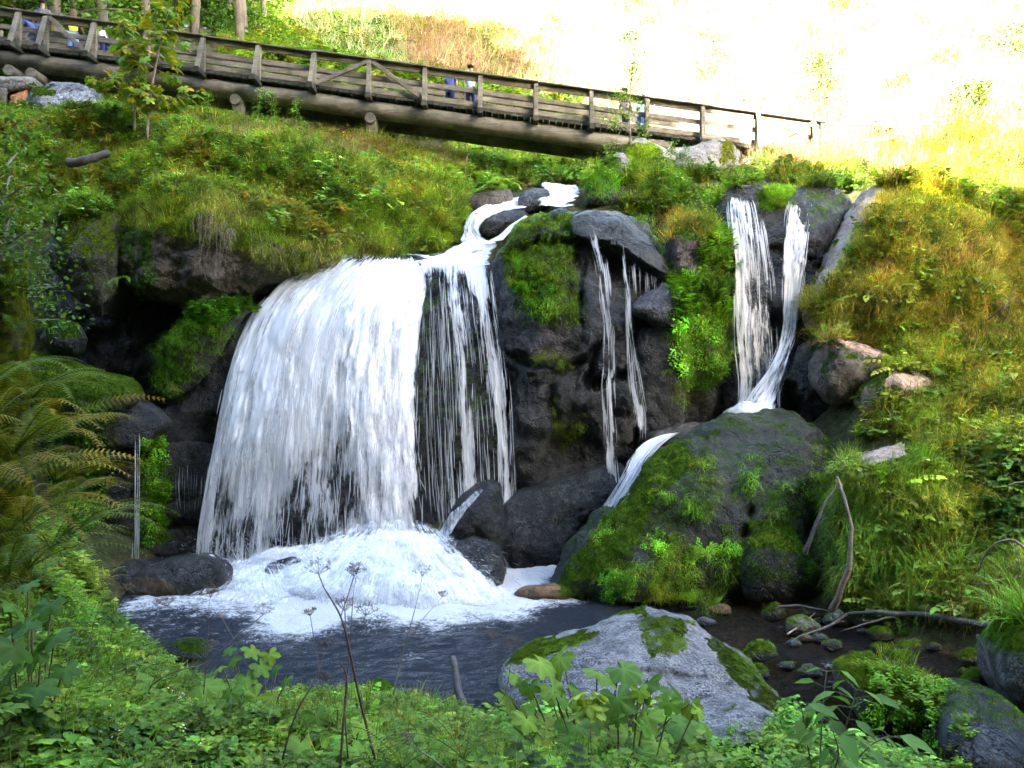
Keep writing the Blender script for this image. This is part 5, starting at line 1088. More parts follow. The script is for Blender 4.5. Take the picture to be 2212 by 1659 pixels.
# ------------------------------------------------------------------ plants: small models
ASSETS = bpy.data.collections.new('plant_models')          # holds the models that the ground cover repeats; not linked to the scene
class PM:
    """plant model: leaves and blades gathered in one mesh with a colour per vertex"""
    def __init__(s, seed): s.v = []; s.f = []; s.c = []; s.r = np.random.default_rng(seed)
    def add(s, V, Fc, c):
        b = len(s.v); s.v += [tuple(map(float, x)) for x in V]; s.f += [tuple(i+b for i in f) for f in Fc]; s.c += [c]*len(V) if np.ndim(c) == 1 else list(c)
    def blade(s, p, az, L, wd, lean, droop, c=(1, 1, 1), n=4):
        d = np.array([math.cos(az), math.sin(az), 0]); sd = np.array([-d[1], d[0], 0]); V = []; pos = np.array(p, float); a = lean
        for k in range(n+1):
            t = k/n; w_ = wd*(1-t**1.6)*.5+wd*.04
            V += [pos-sd*w_, pos+sd*w_]
            pos = pos+(d*math.sin(a)+np.array([0, 0, 1])*math.cos(a))*L/n; a += droop/n*(1+t)
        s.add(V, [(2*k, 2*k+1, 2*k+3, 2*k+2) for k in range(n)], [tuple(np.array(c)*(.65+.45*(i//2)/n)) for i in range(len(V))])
    def leaf(s, p, d, up, L, wd, c=(1, 1, 1), fold=.18, curl=.15):
        d = nrm(d); up = np.array(up, float); sd = np.cross(d, up)
        if np.linalg.norm(sd) < 1e-3: sd = np.array([1., 0, 0])
        sd = nrm(sd); up = np.cross(sd, d); p = np.array(p, float); w_ = wd/2
        V = [p, p+d*L*.33+up*-.0, p+d*L*.7-up*curl*L*.3, p+d*L-up*curl*L]
        V += [p+d*L*.28+sd*w_+up*fold*w_, p+d*L*.66+sd*w_*.8+up*(fold*w_-curl*L*.3), p+d*L*.28-sd*w_+up*fold*w_, p+d*L*.66-sd*w_*.8+up*(fold*w_-curl*L*.3)]
        s.add(V, [(0, 4, 1), (4, 5, 2, 1), (5, 3, 2), (0, 1, 6), (6, 1, 2, 7), (7, 2, 3)], c)
    def lobed(s, p, d, up, L, c=(1, 1, 1), lobes=5, depth=.42, cup=.15, fine=False):
        """palmate leaf with toothed lobes, pale veins and a slightly wavy blade"""
        d = nrm(d); sd = nrm(np.cross(d, up)); n_ = np.cross(sd, d); p = np.array(p, float); k_ = 8 if fine else 4; m = lobes*k_; ps = s.r.uniform(0, 6)
        o = p+d*L*.12; V = [o]; C = [np.array(c)*1.35]; rings = (.35, .7, 1.) if fine else (1.,)
        for ri, q in enumerate(rings):
            for k in range(m+1):
                a = (k/m-.5)*2*math.pi*.86; f = (k % k_)/k_; vein = 1-min(1, abs(f-.5)*3.2)
                lobe = 1-depth*(abs(f-.5)*2)**1.6*q; tooth = 1-(.07 if k % 2 else 0)*q+(s.r.normal(0, .02) if fine else 0)
                rr = L*.72*(.62+.38*math.cos(a/2)**.7)*lobe*tooth*q
                V.append(o+(d*math.cos(a)+sd*math.sin(a))*rr+n_*(-cup*(rr*rr/L)*1.6+(.025*L*math.sin(a*5+ps)*q)-(vein*.03*L*q)))
                C.append(np.array(c)*(1+.22*vein-.08*q)*s.r.uniform(.94, 1.06))
        Fc = [(0, k+1, k+2) for k in range(m)]
        for ri in range(len(rings)-1):
            b0 = 1+ri*(m+1); Fc += [(b0+k, b0+m+1+k, b0+m+2+k, b0+k+1) for k in range(m)]
        s.add(V, Fc, [tuple(x) for x in C])
    def stem(s, pts, r0, r1, c=(.6, .55, .4), n=4):
        mb = MB(); pts = np.array(pts, float); tube(mb, pts, list(np.linspace(r0, r1, len(pts))), n, cap=False); s.add(mb.v, mb.f, c)
    def frond(s, p, az, L, wd, lift, droop, c=(1, 1, 1), n=16, detail=1, tip=None):
        d = np.array([math.cos(az), math.sin(az), 0]); sd = np.array([-d[1], d[0], 0]); pos = np.array(p, float); a = lift; pts = []
        for k in range(n+1):
            t = k/n; pts.append(pos.copy()); t_ = d*math.cos(a)+np.array([0, 0, 1])*math.sin(a)
            if k > 1:
                w_ = wd*math.sin(min(1, (t*1.12)**.75)*math.pi*.93+.0)**.8*.5+wd*.02
                nn = np.cross(sd, t_)
                for sg in (-1, 1):
                    dd = nrm(sd*sg+t_*.35-np.array([0, 0, .12])); cc = tuple(np.array(c)*s.r.uniform(.8, 1.2)) if tip is None or t < .6 else tuple(np.array(tip)*s.r.uniform(.8, 1.2))
                    pw = L/n*.46
                    if detail == 1:
                        V = [pos-t_*pw*.7, pos+t_*pw*.7, pos+dd*w_*.5+t_*pw*.65-nn*.0, pos+dd*w_*.5-t_*pw*.35, pos+dd*w_-np.array([0, 0, w_*.15])]
                        s.add(V, [(0, 1, 2, 3), (3, 2, 4)], cc)
                    else:
                        m = 7; V = []; Fs = []
                        for j in range(m):
                            q = j/m; b0 = pos+dd*w_*q-np.array([0, 0, w_*.12*q*q]); lw = pw*1.05*(1-q*.85)
                            tt = nrm(t_+dd*.5)
                            V += [b0, b0+dd*w_/m*.9, b0+tt*lw+dd*w_/m*.4, b0-t_*lw*.85+dd*w_/m*.7]; i0 = 4*j; Fs += [(i0, i0+1, i0+2), (i0, i0+3, i0+1)]
                        s.add(V, Fs, cc)
            pos = pos+t_*L/n; a -= droop/n*(.6+t*.9)
        s.stem(pts, .004*L/.5, .001, (.75, .7, .5), 3)
    def build(s, name, mat, link_=False):
        me = mesh(name, np.array(s.v), faces=s.f, smooth=(name == 'leaf')); cattr(me, 'Col', np.array(s.c, float)); me.materials.append(mat)
        if link_: return me
        o = bpy.data.objects.new(name, me); ASSETS.objects.link(o); return o

def a_grass(seed, n=34, L=.32, wd=.008, lean=.5, droop=1., dry=.12, spread=.08):
    m = PM(seed)
    for k in range(n):
        a = m.r.uniform(0, 2*math.pi); rr = abs(m.r.normal(0, spread)); g = m.r.uniform(.75, 1.25)
        c = (2.0*g, 1.35*g, 1.6*g) if m.r.random() < dry else (g, g, g)
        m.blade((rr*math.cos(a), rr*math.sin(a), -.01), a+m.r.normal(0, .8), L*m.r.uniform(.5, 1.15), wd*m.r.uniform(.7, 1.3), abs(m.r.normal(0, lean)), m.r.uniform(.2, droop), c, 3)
    return m.build('grass_model', M_GRASS)
def a_hang(seed, n=30, L=.4, wd=.008, dry=.1):
    """turf that spills forward (+Y) over an edge and hangs"""
    m = PM(seed)
    for k in range(n):
        g = m.r.uniform(.7, 1.3); c = (2.0*g, 1.3*g, 1.5*g) if m.r.random() < dry else (g, g, g)
        m.blade((m.r.normal(0, .09), m.r.normal(0, .02), m.r.normal(0, .06)), math.pi/2+m.r.normal(0, .55), L*m.r.uniform(.4, 1.15), wd*m.r.uniform(.7, 1.3), m.r.uniform(.6, 1.4), m.r.uniform(1.2, 2.), c, 5)
    return m.build('hanging_grass_model', M_GRASS)
def a_herb(seed, n=16, h=.28, L=.06, wd=.035, stems=4, flower=None):
    m = PM(seed)
    for s_ in range(stems):
        a = m.r.uniform(0, 6.28); lean = abs(m.r.normal(0, .35)); hh = h*m.r.uniform(.5, 1.1); b = np.array([m.r.normal(0, .05), m.r.normal(0, .05), 0])
        tip = b+np.array([math.cos(a)*math.sin(lean), math.sin(a)*math.sin(lean), math.cos(lean)])*hh; m.stem([b, (b+tip)/2+[0, 0, .01], tip], .0025, .001, (.8, .7, .5), 3)
        for k in range(n//stems*2):
            t = .25+.75*k/(n//stems*2); p = b+(tip-b)*t; az = k*2.4+m.r.normal(0, .3); g = m.r.uniform(.75, 1.25)
            m.leaf(p, (math.cos(az), math.sin(az), m.r.uniform(-.1, .5)), (0, 0, 1), L*m.r.uniform(.7, 1.2)*(1.15-.5*t), wd*m.r.uniform(.8, 1.1), (g, g, g*.9))
        if flower:
            for k in range(5): m.leaf(tip+m.r.normal(0, .02, 3), m.r.normal(0, 1, 3)+[0, 0, .5], (0, 0, 1), .02, .018, flower)
    return m.build('herb_model', M_LEAF)
def a_rosette(seed, n=9, L=.12, st=.14, lobes=5, depth=.35, tint=(1, 1, 1)):
    m = PM(seed)
    for k in range(n):
        a = m.r.uniform(0, 6.28); l_ = st*m.r.uniform(.6, 1.2); el = m.r.uniform(.5, 1.25); p = np.array([math.cos(a)*math.cos(el), math.sin(a)*math.cos(el), math.sin(el)])*l_
        m.stem([(0, 0, 0), p*.5+[0, 0, .01], p], .003, .0015, (.8, .75, .5), 3); g = m.r.uniform(.8, 1.2)
        m.lobed(p, (math.cos(a), math.sin(a), m.r.uniform(-.35, .15)), (0, 0, 1), L*m.r.uniform(.6, 1.15), tuple(np.array(tint)*g), lobes, depth)
    return m.build('rosette_model', M_LEAF)
def a_compound(seed, n=5, L=.32):
    """meadowsweet-like pinnate leaves on thin stems"""
    m = PM(seed)
    for k in range(n):
        a = m.r.uniform(0, 6.28); lf = m.r.uniform(.5, 1.2); l_ = L*m.r.uniform(.7, 1.1); d = np.array([math.cos(a)*math.cos(lf), math.sin(a)*math.cos(lf), math.sin(lf)]); p = np.zeros(3); pts = [p.copy()]
        for j in range(6):
            p = p+d*l_/6; d = nrm(d-np.array([0, 0, .16])); pts.append(p.copy())
            if j >= 1:
                for sg in (-1, 1):
                    sd = nrm(np.cross(d, (0, 0, 1)))*sg; g = m.r.uniform(.75, 1.25); m.leaf(p, sd+d*.5, (0, 0, 1), l_*.22*(1-.06*j), l_*.12, (g, g, g*.9))
        m.leaf(p, d, (0, 0, 1), l_*.28, l_*.17, (1, 1, 1)); m.stem(pts, .003, .001, (.8, .7, .5), 3)
    return m.build('compound_model', M_LEAF)
def a_fern(seed, n=7, L=.5, wd=.16, detail=1, c=(1, 1, 1), tip=None, link_=False, lift=.95, droop=1.5, nn=16):
    m = PM(seed)
    for k in range(n):
        g = m.r.uniform(.8, 1.15); m.frond((0, 0, 0), k*6.28/n+m.r.normal(0, .25), L*m.r.uniform(.7, 1.1), wd, lift+m.r.normal(0, .12), droop*m.r.uniform(.8, 1.2), tuple(np.array(c)*g), nn, detail, tip)
    return m.build('fern_model', M_FERN)
def a_cress(seed, n=70, r=.16, L=.035):
    m = PM(seed)
    for k in range(n):
        p = m.r.normal(0, 1, 3); p /= np.linalg.norm(p); p = p*r*m.r.uniform(.6, 1)*[1, .6, 1]; p[1] = abs(p[1]); g = m.r.uniform(.7, 1.3)
        m.leaf(p, m.r.normal(0, 1, 3)+[0, 0, -.6], p+[0, .6, .6], L*m.r.uniform(.7, 1.2), L*.95, (g, g, g*.8), fold=.1, curl=.1)
    return m.build('cress_model', M_LEAF)
def a_dry(seed, n=12, h=.7, plume=True):
    m = PM(seed)
    for k in range(n):
        a = m.r.uniform(0, 6.28); b = np.array([m.r.normal(0, .12), m.r.normal(0, .12), 0]); ln = abs(m.r.normal(0, .18)); hh = h*m.r.uniform(.6, 1.15)
        tip = b+np.array([math.cos(a)*math.sin(ln), math.sin(a)*math.sin(ln), math.cos(ln)])*hh; m.stem([b, tip], .004, .0015, (.85, .7, .6), 3)
        for j in range(26 if plume else 6):
            t = m.r.uniform(.35, 1); p = b+(tip-b)*t; az = m.r.uniform(0, 6.28); g = m.r.uniform(.7, 1.3)
            m.blade(p, az, .06 if plume else .15, .006, m.r.uniform(.3, 1.6), 1., (g, g*.86, g*.75), 2)
    return m.build('dry_stalk_model', M_DRY)
def a_moss(seed, n=46):
    m = PM(seed)
    for k in range(n):
        a = m.r.uniform(0, 6.28); rr = .07*math.sqrt(m.r.random()); g = m.r.uniform(.6, 1.3); m.blade((rr*math.cos(a), rr*math.sin(a), -.005), m.r.uniform(0, 6.28), m.r.uniform(.015, .035), .007, m.r.uniform(0, .9), .6, (g, g, g), 2)
    return m.build('moss_model', M_GRASS)
def a_clump(seed, r=.6, n=420, L=.11):
    """leafy bush clump for the far slope"""
    m = PM(seed)
    for k in range(n):
        p = m.r.normal(0, 1, 3); p /= np.linalg.norm(p); p = p*r*m.r.uniform(.55, 1)*(1+.3*math.sin(p[0]*7)*math.cos(p[1]*6)); p[2] = abs(p[2])*1.1; g = m.r.uniform(.6, 1.35)
        m.leaf(p, m.r.normal(0, 1, 3)+[0, 0, -.2], (0, 0, 1), L*m.r.uniform(.7, 1.3), L*.6, (g, g, g*.9))
    return m.build('bush_model', M_LEAF)
M_DRY = leaf_material('dry_stalk', (.36, .29, .20), .25, .3)

A = {}
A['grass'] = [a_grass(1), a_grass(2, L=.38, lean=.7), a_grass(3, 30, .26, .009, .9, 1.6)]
A['short'] = [a_grass(4, 40, .12, .006, .6, .9, .06, .07), a_grass(5, 44, .15, .006, .8, 1.2, .06, .08)]
A['long'] = [a_grass(6, 44, .62, .011, .45, 1.8, .12, .1), a_grass(7, 40, .7, .012, .6, 2.0, .1, .1)]
A['reed'] = [a_grass(8, 24, .75, .022, .5, 1.3, .03, .12)]
A['drygrass'] = [a_grass(9, 40, .4, .006, .7, 1.8, .6, .1), a_grass(10, 36, .5, .006, .9, 2., .7, .1)]
A['hang'] = [a_hang(11), a_hang(12, 26, .5), a_hang(13, 36, .28)]
A['herb'] = [a_herb(14, 18, .28, .085, .05), a_herb(15, 22, .22, .07, .05, 5), a_herb(16, 14, .36, .11, .045, 3), a_herb(35, 12, .26, .12, .08, 3)]
A['yellow'] = [a_herb(17, 12, .5, .06, .02, 4, (7, 3.6, .2))]
A['lilac'] = [a_herb(18, 12, .36, .05, .025, 3, (4.5, 2.6, 9.))]
A['rosette'] = [a_rosette(19), a_rosette(20, 8, .15, .18, 5, .25)]
A['big'] = [a_rosette(21, 6, .24, .3, 7, .18)]
A['compound'] = [a_compound(22), a_compound(23, 6, .4)]
A['fern'] = [a_fern(24), a_fern(25, 6, .42, .14)]
A['cress'] = [a_cress(26), a_cress(27)]
A['dry'] = [a_dry(28), a_dry(29, 9, .8)]
A['drytwig'] = [a_dry(30, 8, .5, False)]
A['moss'] = [a_moss(31), a_moss(32)]
A['bush'] = [a_clump(33), a_clump(34, .5, 360, .09)]

def gn_group():
    g = bpy.data.node_groups.new('sow', 'GeometryNodeTree')
    g.interface.new_socket('Geometry', in_out='INPUT', socket_type='NodeSocketGeometry'); g.interface.new_socket('Model', in_out='INPUT', socket_type='NodeSocketObject')
    g.interface.new_socket('Geometry', in_out='OUTPUT', socket_type='NodeSocketGeometry')
    i = g.nodes.new('NodeGroupInput'); o = g.nodes.new('NodeGroupOutput'); ip = g.nodes.new('GeometryNodeInstanceOnPoints'); oi = g.nodes.new('GeometryNodeObjectInfo')
    a = g.nodes.new('GeometryNodeInputNamedAttribute'); a.data_type = 'FLOAT_VECTOR'; a.inputs[0].default_value = 'rot'
    b = g.nodes.new('GeometryNodeInputNamedAttribute'); b.data_type = 'FLOAT_VECTOR'; b.inputs[0].default_value = 'scl'
    er = g.nodes.new('FunctionNodeEulerToRotation')
    L = g.links
    L.new(i.outputs[0], ip.inputs['Points']); L.new(i.outputs[1], oi.inputs[0]); L.new(oi.outputs['Geometry'], ip.inputs['Instance'])
    L.new(a.outputs[0], er.inputs[0]); L.new(er.outputs[0], ip.inputs['Rotation']); L.new(b.outputs[0], ip.inputs['Scale']); L.new(ip.outputs[0], o.inputs[0])
    return g
GN = gn_group(); GN_MODEL = [x.identifier for x in GN.interface.items_tree if x.in_out == 'INPUT'][1]
SOWN = {}
_tri = []
for nm_, V_, T_ in SURF:
    a_, b_, c_ = V_[T_[:, 0]], V_[T_[:, 1]], V_[T_[:, 2]]; n_ = np.cross(b_-a_, c_-a_); ar = np.linalg.norm(n_, axis=1)/2; n_ = n_/(2*ar[:, None]+1e-12)
    cen = (a_+b_+c_)/3
    if nm_ == 'ground': n_ = n_*np.sign(n_[:, 2:3]+1e-9)
    k_ = (cen[:, 1] > 2) & (cen[:, 1] < 75) & (np.abs(cen[:, 0]) < 48)
    _tri.append((a_[k_], b_[k_], c_[k_], n_[k_], ar[k_], cen[k_], np.full(k_.sum(), {'ground': 0}.get(nm_, 1))))
TA, TB, TC, TN, TAR, TCEN, TKIND = [np.concatenate(x) for x in zip(*_tri)]
TU, TV = proj(TCEN); _vd = np.array([0, 0, CZ])-TCEN; _vd /= np.linalg.norm(_vd, axis=1, keepdims=True); TF = (TN*_vd).sum(1)
BAREM = np.zeros(len(TA), bool)
for poly, cc, w_ in BARE: BAREM |= inpoly(TU, TV, poly) & (TCEN[:, 1] < 26) & (TCEN[:, 1] > 11)
for poly in ([(1010, 470), (1000, 510), (960, 550), (700, 545), (660, 570), (900, 590), (1080, 560), (1110, 500), (1230, 450), (1270, 440), (1260, 400), (1140, 400)], [(1570, 400), (1790, 400), (1790, 640), (1570, 640)], [(1000, 380), (1060, 380), (1060, 405), (970, 405)]): BAREM |= inpoly(TU, TV, poly) & (TCEN[:, 1] < 26) & (TKIND == 0)
for poly in ([(1775, 770), (1800, 735), (1870, 740), (1925, 775), (1930, 850), (1860, 880), (1790, 860)], [(1925, 805), (2030, 812), (2040, 845), (1970, 870), (1900, 850)], [(1825, 1000), (1870, 955), (1960, 945), (2010, 970), (1990, 1010), (1880, 1040)], [(340, 300), (345, 360), (460, 360), (460, 300)]): BAREM |= inpoly(TU, TV, poly) & (TCEN[:, 1] < 17.5) & (TCEN[:, 1] > 11)
BAREM |= inpoly(TU, TV, [(330, 15), (490, 40), (490, 125), (330, 110)]) & (TCEN[:, 1] > 38) & (TCEN[:, 1] < 60.5)
for poly in ([(485, 200), (560, 205), (560, 268), (485, 262)], [(775, 240), (840, 245), (840, 305), (775, 300)], [(370, 190), (1010, 320), (1010, 338), (780, 300), (560, 262), (370, 240)]): BAREM |= inpoly(TU, TV+14, poly) & (TCEN[:, 1] < 27.2)
for poly in ([(1312, 350), (1345, 320), (1372, 330), (1392, 400), (1385, 440), (1318, 440)], [(1450, 330), (1515, 300), (1600, 300), (1610, 360), (1600, 420), (1500, 425), (1455, 390)], [(1345, 300), (1440, 305), (1470, 345), (1400, 350), (1345, 335)], [(1600, 335), (1685, 338), (1680, 400), (1610, 405)]): BAREM |= inpoly(TU, TV-6, poly) & (TCEN[:, 1] < 24.6) & (TCEN[:, 1] > 18) & (TKIND == 0)
THIN = {'grass': .30, 'short': .3, 'moss': .5, 'hang': .6, 'herb': 1., 'long': .7, 'drygrass': .4}
def sow(kind, n, poly=None, tints=((1, 1, 1),), scale=(.8, 1.2), y=(2, 75), z=(.06, 99), mode='up', surf=None, tilt=.25, nz=None, clump=0., cseed=0, face=-.1, name=None, jit=.26):
    """scatter n plants of one kind over the surfaces seen inside poly"""
    k = (TCEN[:, 1] > y[0]) & (TCEN[:, 1] < y[1]) & (TCEN[:, 2] > z[0]) & (TCEN[:, 2] < z[1]) & (TF > face)
    if poly is not None: k &= inpoly(TU, TV, poly)
    if surf is not None: k &= TKIND == surf
    if nz is not None: k &= (TN[:, 2] > nz[0]) & (TN[:, 2] < nz[1])
    k &= ~BAREM
    idx = np.nonzero(k)[0]
    n = int(n*THIN.get(kind, 1.))
    if len(idx) == 0: print('empty sow', kind, poly and poly[0]); return
    wgt = TAR[idx].copy()
    if clump: wgt = wgt*sstep(-.25, .25, fbm(TCEN[idx]*clump, 3, cseed))**1.5+1e-9
    t = rng.choice(idx, n, p=wgt/wgt.sum()); r1 = np.sqrt(rng.random(n)); r2 = rng.random(n)
    p = TA[t]*(1-r1)[:, None]+TB[t]*(r1*(1-r2))[:, None]+TC[t]*(r1*r2)[:, None]; nn = TN[t]
    rot = np.zeros((n, 3))
    if mode == 'up':
        rot[:, 0] = rng.normal(0, tilt, n)-nn[:, 1]*.0; rot[:, 1] = rng.normal(0, tilt, n); rot[:, 2] = rng.uniform(0, 6.283, n)
    elif mode == 'normal':      # stand along the surface normal
        th = np.arccos(np.clip(nn[:, 2], -1, 1)); ph = np.arctan2(nn[:, 1], nn[:, 0]); rot[:, 1] = th*.85; rot[:, 2] = ph
    else:                       # 'wall': face outwards, hang down
        rot[:, 2] = np.arctan2(nn[:, 1], nn[:, 0])-math.pi/2+rng.normal(0, .25, n)
    pn = fbm(p*[.9, .9, .9]+cseed+len(kind)*3, 3, 71)*1.9+.5+rng.normal(0, .16, n)
    ti_ = np.clip((pn*len(tints)).astype(int), 0, len(tints)-1); br = 1+.38*fbm(p*1.9+5, 2, 33+len(kind))
    sc = rng.uniform(*scale, n)*(1+.3*fbm(p*1.3, 2, 12)); tn = np.array(tints, float)[ti_]*(br[:, None])*(1+rng.normal(0, jit, (n, 1)))*(1+rng.normal(0, jit*.5, (n, 3)))
    v_ = rng.integers(0, len(A[kind]), n)
    for i in range(len(A[kind])):
        m = v_ == i
        SOWN.setdefault((kind, i), []).append((p[m], rot[m], sc[m], np.clip(tn[m], .02, 20)))
STUFF = {'grass': 'grass', 'short': 'short_grass', 'long': 'long_grass', 'reed': 'broad_grass', 'drygrass': 'dry_grass', 'hang': 'hanging_grass', 'herb': 'undergrowth', 'yellow': 'yellow_flowers', 'lilac': 'lilac_flowers', 'rosette': 'leafy_undergrowth',
         'big': 'large_leaf_undergrowth', 'compound': 'meadow_undergrowth', 'fern': 'fern_undergrowth', 'cress': 'creeping_leaves', 'dry': 'dry_stalks', 'drytwig': 'dry_twigs', 'moss': 'moss', 'bush': 'slope_shrubbery'}
def flush_sown():
    tot = 0
    for (kind, i), L_ in SOWN.items():
        p, r_, s_, t_ = [np.concatenate(x) for x in zip(*L_)]; tot += len(p)
        me = bpy.data.meshes.new(STUFF[kind]); me.vertices.add(len(p)); me.vertices.foreach_set('co', p.astype(np.float32).ravel())
        vattr(me, 'rot', r_); vattr(me, 'scl', np.repeat(s_[:, None], 3, 1))
        a = me.attributes.new('tint', 'FLOAT_COLOR', 'POINT'); a.data.foreach_set('color', np.concatenate([t_, np.ones((len(t_), 1))], 1).astype(np.float32).ravel())
        me.update(); o = bpy.data.objects.new(STUFF[kind], me); link(o); o['kind'] = 'stuff'; o['label'] = STUFF[kind].replace('_', ' ')+' growing over the banks and rocks'
        m = o.modifiers.new('sow', 'NODES'); m.node_group = GN; m[GN_MODEL] = A[kind][i]
    print('sown', tot)

# ---- sowing, region by region (polygons in the photograph's frame)
G1 = (1.0, 1.25, .85); G2 = (.75, 1.1, .8); YG = (1.5, 1.5, .7); OL = (1.15, 1.1, .6); BLG = (.65, .95, .9); BR = (1.7, 1.0, .8); DRY = (2.3, 1.6, 2.1); FDRY_GLARE = (2.4, 2.1, 8.); FW_GLARE = (2.8, 2.4, 11.)  # last two tints are dry growth whitened to imitate sunlit glare
NEAR = dict(y=(3.2, 11.5), z=(.10, 9))
FG = [(-300, 1240), (130, 1240), (280, 1400), (520, 1440), (700, 1470), (900, 1520), (1080, 1530), (1150, 1560), (1400, 1640), (1420, 1750), (-300, 1900)]
FG1 = (.75, .95, .5); FG2 = (1.05, 1.15, .45); FG3 = (.9, 1.2, .7); FG4 = (.55, .75, .45)
sow('rosette', 420, [(1100, 1450), (1500, 1480), (1560, 1700), (1050, 1700)], (FG1, FG3, FG4), (.6, 1.2), surf=0, **NEAR); sow('compound', 300, [(1080, 1480), (1500, 1500), (1560, 1700), (1050, 1700)], (FG1, FG3, FG2), (.7, 1.2), surf=0, **NEAR)
sow('herb', 9000, FG, (FG1, FG2, FG4, FG3, FG1), (.35, .85), surf=0, **NEAR)
sow('grass', 4500, FG, (FG1, FG2, G1), (.5, .95), surf=0, clump=1.2, **NEAR)
sow('short', 4500, FG, (G1, YG), (.7, 1.3), surf=0, **NEAR)
sow('rosette', 2300, FG, (FG1, FG3, FG2), (.4, .9), surf=0, clump=.9, cseed=3, **NEAR)
sow('compound', 1500, FG, (FG1, FG2, FG3), (.45, .85), surf=0, **NEAR)
sow('fern', 110, [(600, 1500), (1500, 1560), (1500, 1760), (600, 1760)], (YG, G1), (.5, .9), surf=0, **NEAR)
sow('lilac', 14, [(40, 1400), (420, 1500), (420, 1700), (40, 1700)], scale=(.6, .9), surf=0, **NEAR)
sow('grass', 900, [(560, 1500), (1100, 1560), (1100, 1700), (560, 1700)], (BR, OL), (.6, 1.), surf=0, **NEAR)
# bright grassy shoulder at the lower left
LS = [(110, 1240), (180, 1270), (290, 1430), (230, 1470), (120, 1480), (60, 1300)]
sow('short', 2600, LS, (YG, (1.3, 1.6, .8)), (.9, 1.6), surf=0, y=(7, 12)); sow('herb', 900, LS, (YG, G1), (.5, .9), surf=0, y=(7, 12))
# left bank in shade
LB = [(-300, 500), (60, 540), (120, 900), (280, 1150), (230, 1290), (120, 1260), (-300, 1500)]
sow('herb', 3500, LB, (OL, G2, (1.2, 1., .6)), (.6, 1.3), y=(5, 14)); sow('grass', 1800, LB, (OL, OL, BR, G2), (.7, 1.3), y=(5, 14)); sow('fern', 260, LB, (OL, BR, YG), (.7, 1.3), y=(5, 14)); sow('long', 350, LB, (OL, BR), (.6, 1.), y=(5, 14))
sow('hang', 700, LB, (OL, BR), (.6, 1.), y=(5, 14), mode='wall')
sow('cress', 420, [(110, 960), (200, 940), (230, 1100), (130, 1180)], ((.9, 1.6, .6),), (.6, 1.1), y=(7, 19)); sow('herb', 700, [(110, 960), (220, 940), (240, 1110), (130, 1180)], ((.8, 1.5, .6),), (.6, 1.1), y=(7, 19))
# slope above the falls, below the bridge
US_ = [(-100, 250), (230, 240), (500, 240), (820, 290), (1010, 330), (1010, 400), (1000, 520), (900, 545), (760, 550), (640, 520), (520, 440), (300, 420), (200, 470), (100, 480), (-100, 560)]
MID = dict(y=(17, 29.5), z=(4, 30))
LG1 = (1.35, 1.5, 1.3); LB1 = (1.1, 1.4, 1.9); LY1 = (1.85, 1.75, 1.1)
sow('herb', 13000, US_, (LG1, G1, LB1, LY1, LB1, BR), (.75, 1.6), **MID); sow('grass', 8500, US_, (LG1, LY1, LB1, DRY, LY1), (.8, 1.6), **MID)
sow('rosette', 1700, US_, (LB1, G1, LG1, (1.5, 1.7, .8)), (.6, 1.3), clump=.5, **MID); sow('fern', 620, US_, (LB1, G1, LG1), (.7, 1.3), clump=.4, cseed=8, **MID)
sow('compound', 1500, US_, (LG1, LB1, BR, (1.7, 1., .7)), (.7, 1.3), **MID); sow('long', 1300, US_, (G1, OL, DRY, YG), (.6, 1.2), clump=.5, cseed=4, **MID)
sow('yellow', 70, [(700, 420), (990, 420), (990, 520), (760, 520)], scale=(.6, 1.1), **MID); sow('yellow', 40, US_, scale=(.5, .9), **MID)
sow('dry', 260, [(380, 270), (1010, 340), (1010, 400), (560, 340)], ((1, 1, 1), (.8, .8, .8)), (.6, 1.), clump=.8, **MID); sow('drygrass', 1500, US_, (DRY, OL, YG), (.8, 1.4), clump=.6, cseed=2, **MID)
sow('bush', 40, US_, (LB1, G1, OL, (1.4, 1.1, .8)), (.4, .75), clump=.4, cseed=12, **MID)
sow('big', 260, US_, (LG1, LB1, (1.6, 1.8, .9)), (.35, .8), **MID); sow('rosette', 1400, US_, (LG1, LY1, LB1), (.6, 1.2), **MID); sow('rosette', 900, [(880, 380), (1010, 380), (1010, 520), (880, 540)], (LG1, LY1), (.6, 1.2), **MID); sow('dry', 60, US_, ((1, .9, .8), (.7, .6, .5)), (.4, .8), **MID)
# turf lip hanging over the overhang
LIP = [(260, 430), (400, 400), (560, 440), (700, 500), (960, 500), (990, 530), (900, 552), (760, 560), (690, 575), (560, 560), (420, 520), (330, 500), (270, 500)]
sow('hang', 1500, LIP, (OL, YG, OL, DRY), (.6, 1.3), mode='wall', y=(16, 22.5), z=(5, 12)); sow('grass', 1500, LIP, (OL, YG, YG, G1), (.8, 1.5), y=(16, 22.5), z=(5, 12)); sow('short', 2200, LIP, (YG, OL), (1, 1.8), y=(16, 22.5), z=(5, 12))
sow('long', 420, [(740, 480), (1000, 430), (1000, 530), (900, 555), (760, 555)], (G1, YG), (.6, 1.1), y=(18, 23), z=(5, 12))
sow('hang', 160, [(425, 430), (500, 440), (540, 500), (480, 520), (430, 480)], (DRY,), (1., 1.9), mode='wall', y=(16, 20), surf=1)
sow('hang', 130, [(540, 540), (680, 560), (680, 590), (560, 580)], (DRY, OL), (.8, 1.3), mode='wall', y=(16, 20), surf=1)
sow('cress', 90, [(265, 500), (330, 480), (330, 620), (300, 690), (280, 600)], ((.5, .8, .5),), (.7, 1.2), mode='wall', y=(16, 20), surf=1)
sow('moss', 2500, [(300, 420), (400, 385), (540, 430), (560, 500), (440, 500), (320, 470)], ((2., 1.5, .5), (1.4, 1.2, .5)), (1., 2.2), mode='normal', surf=1, y=(16, 20))
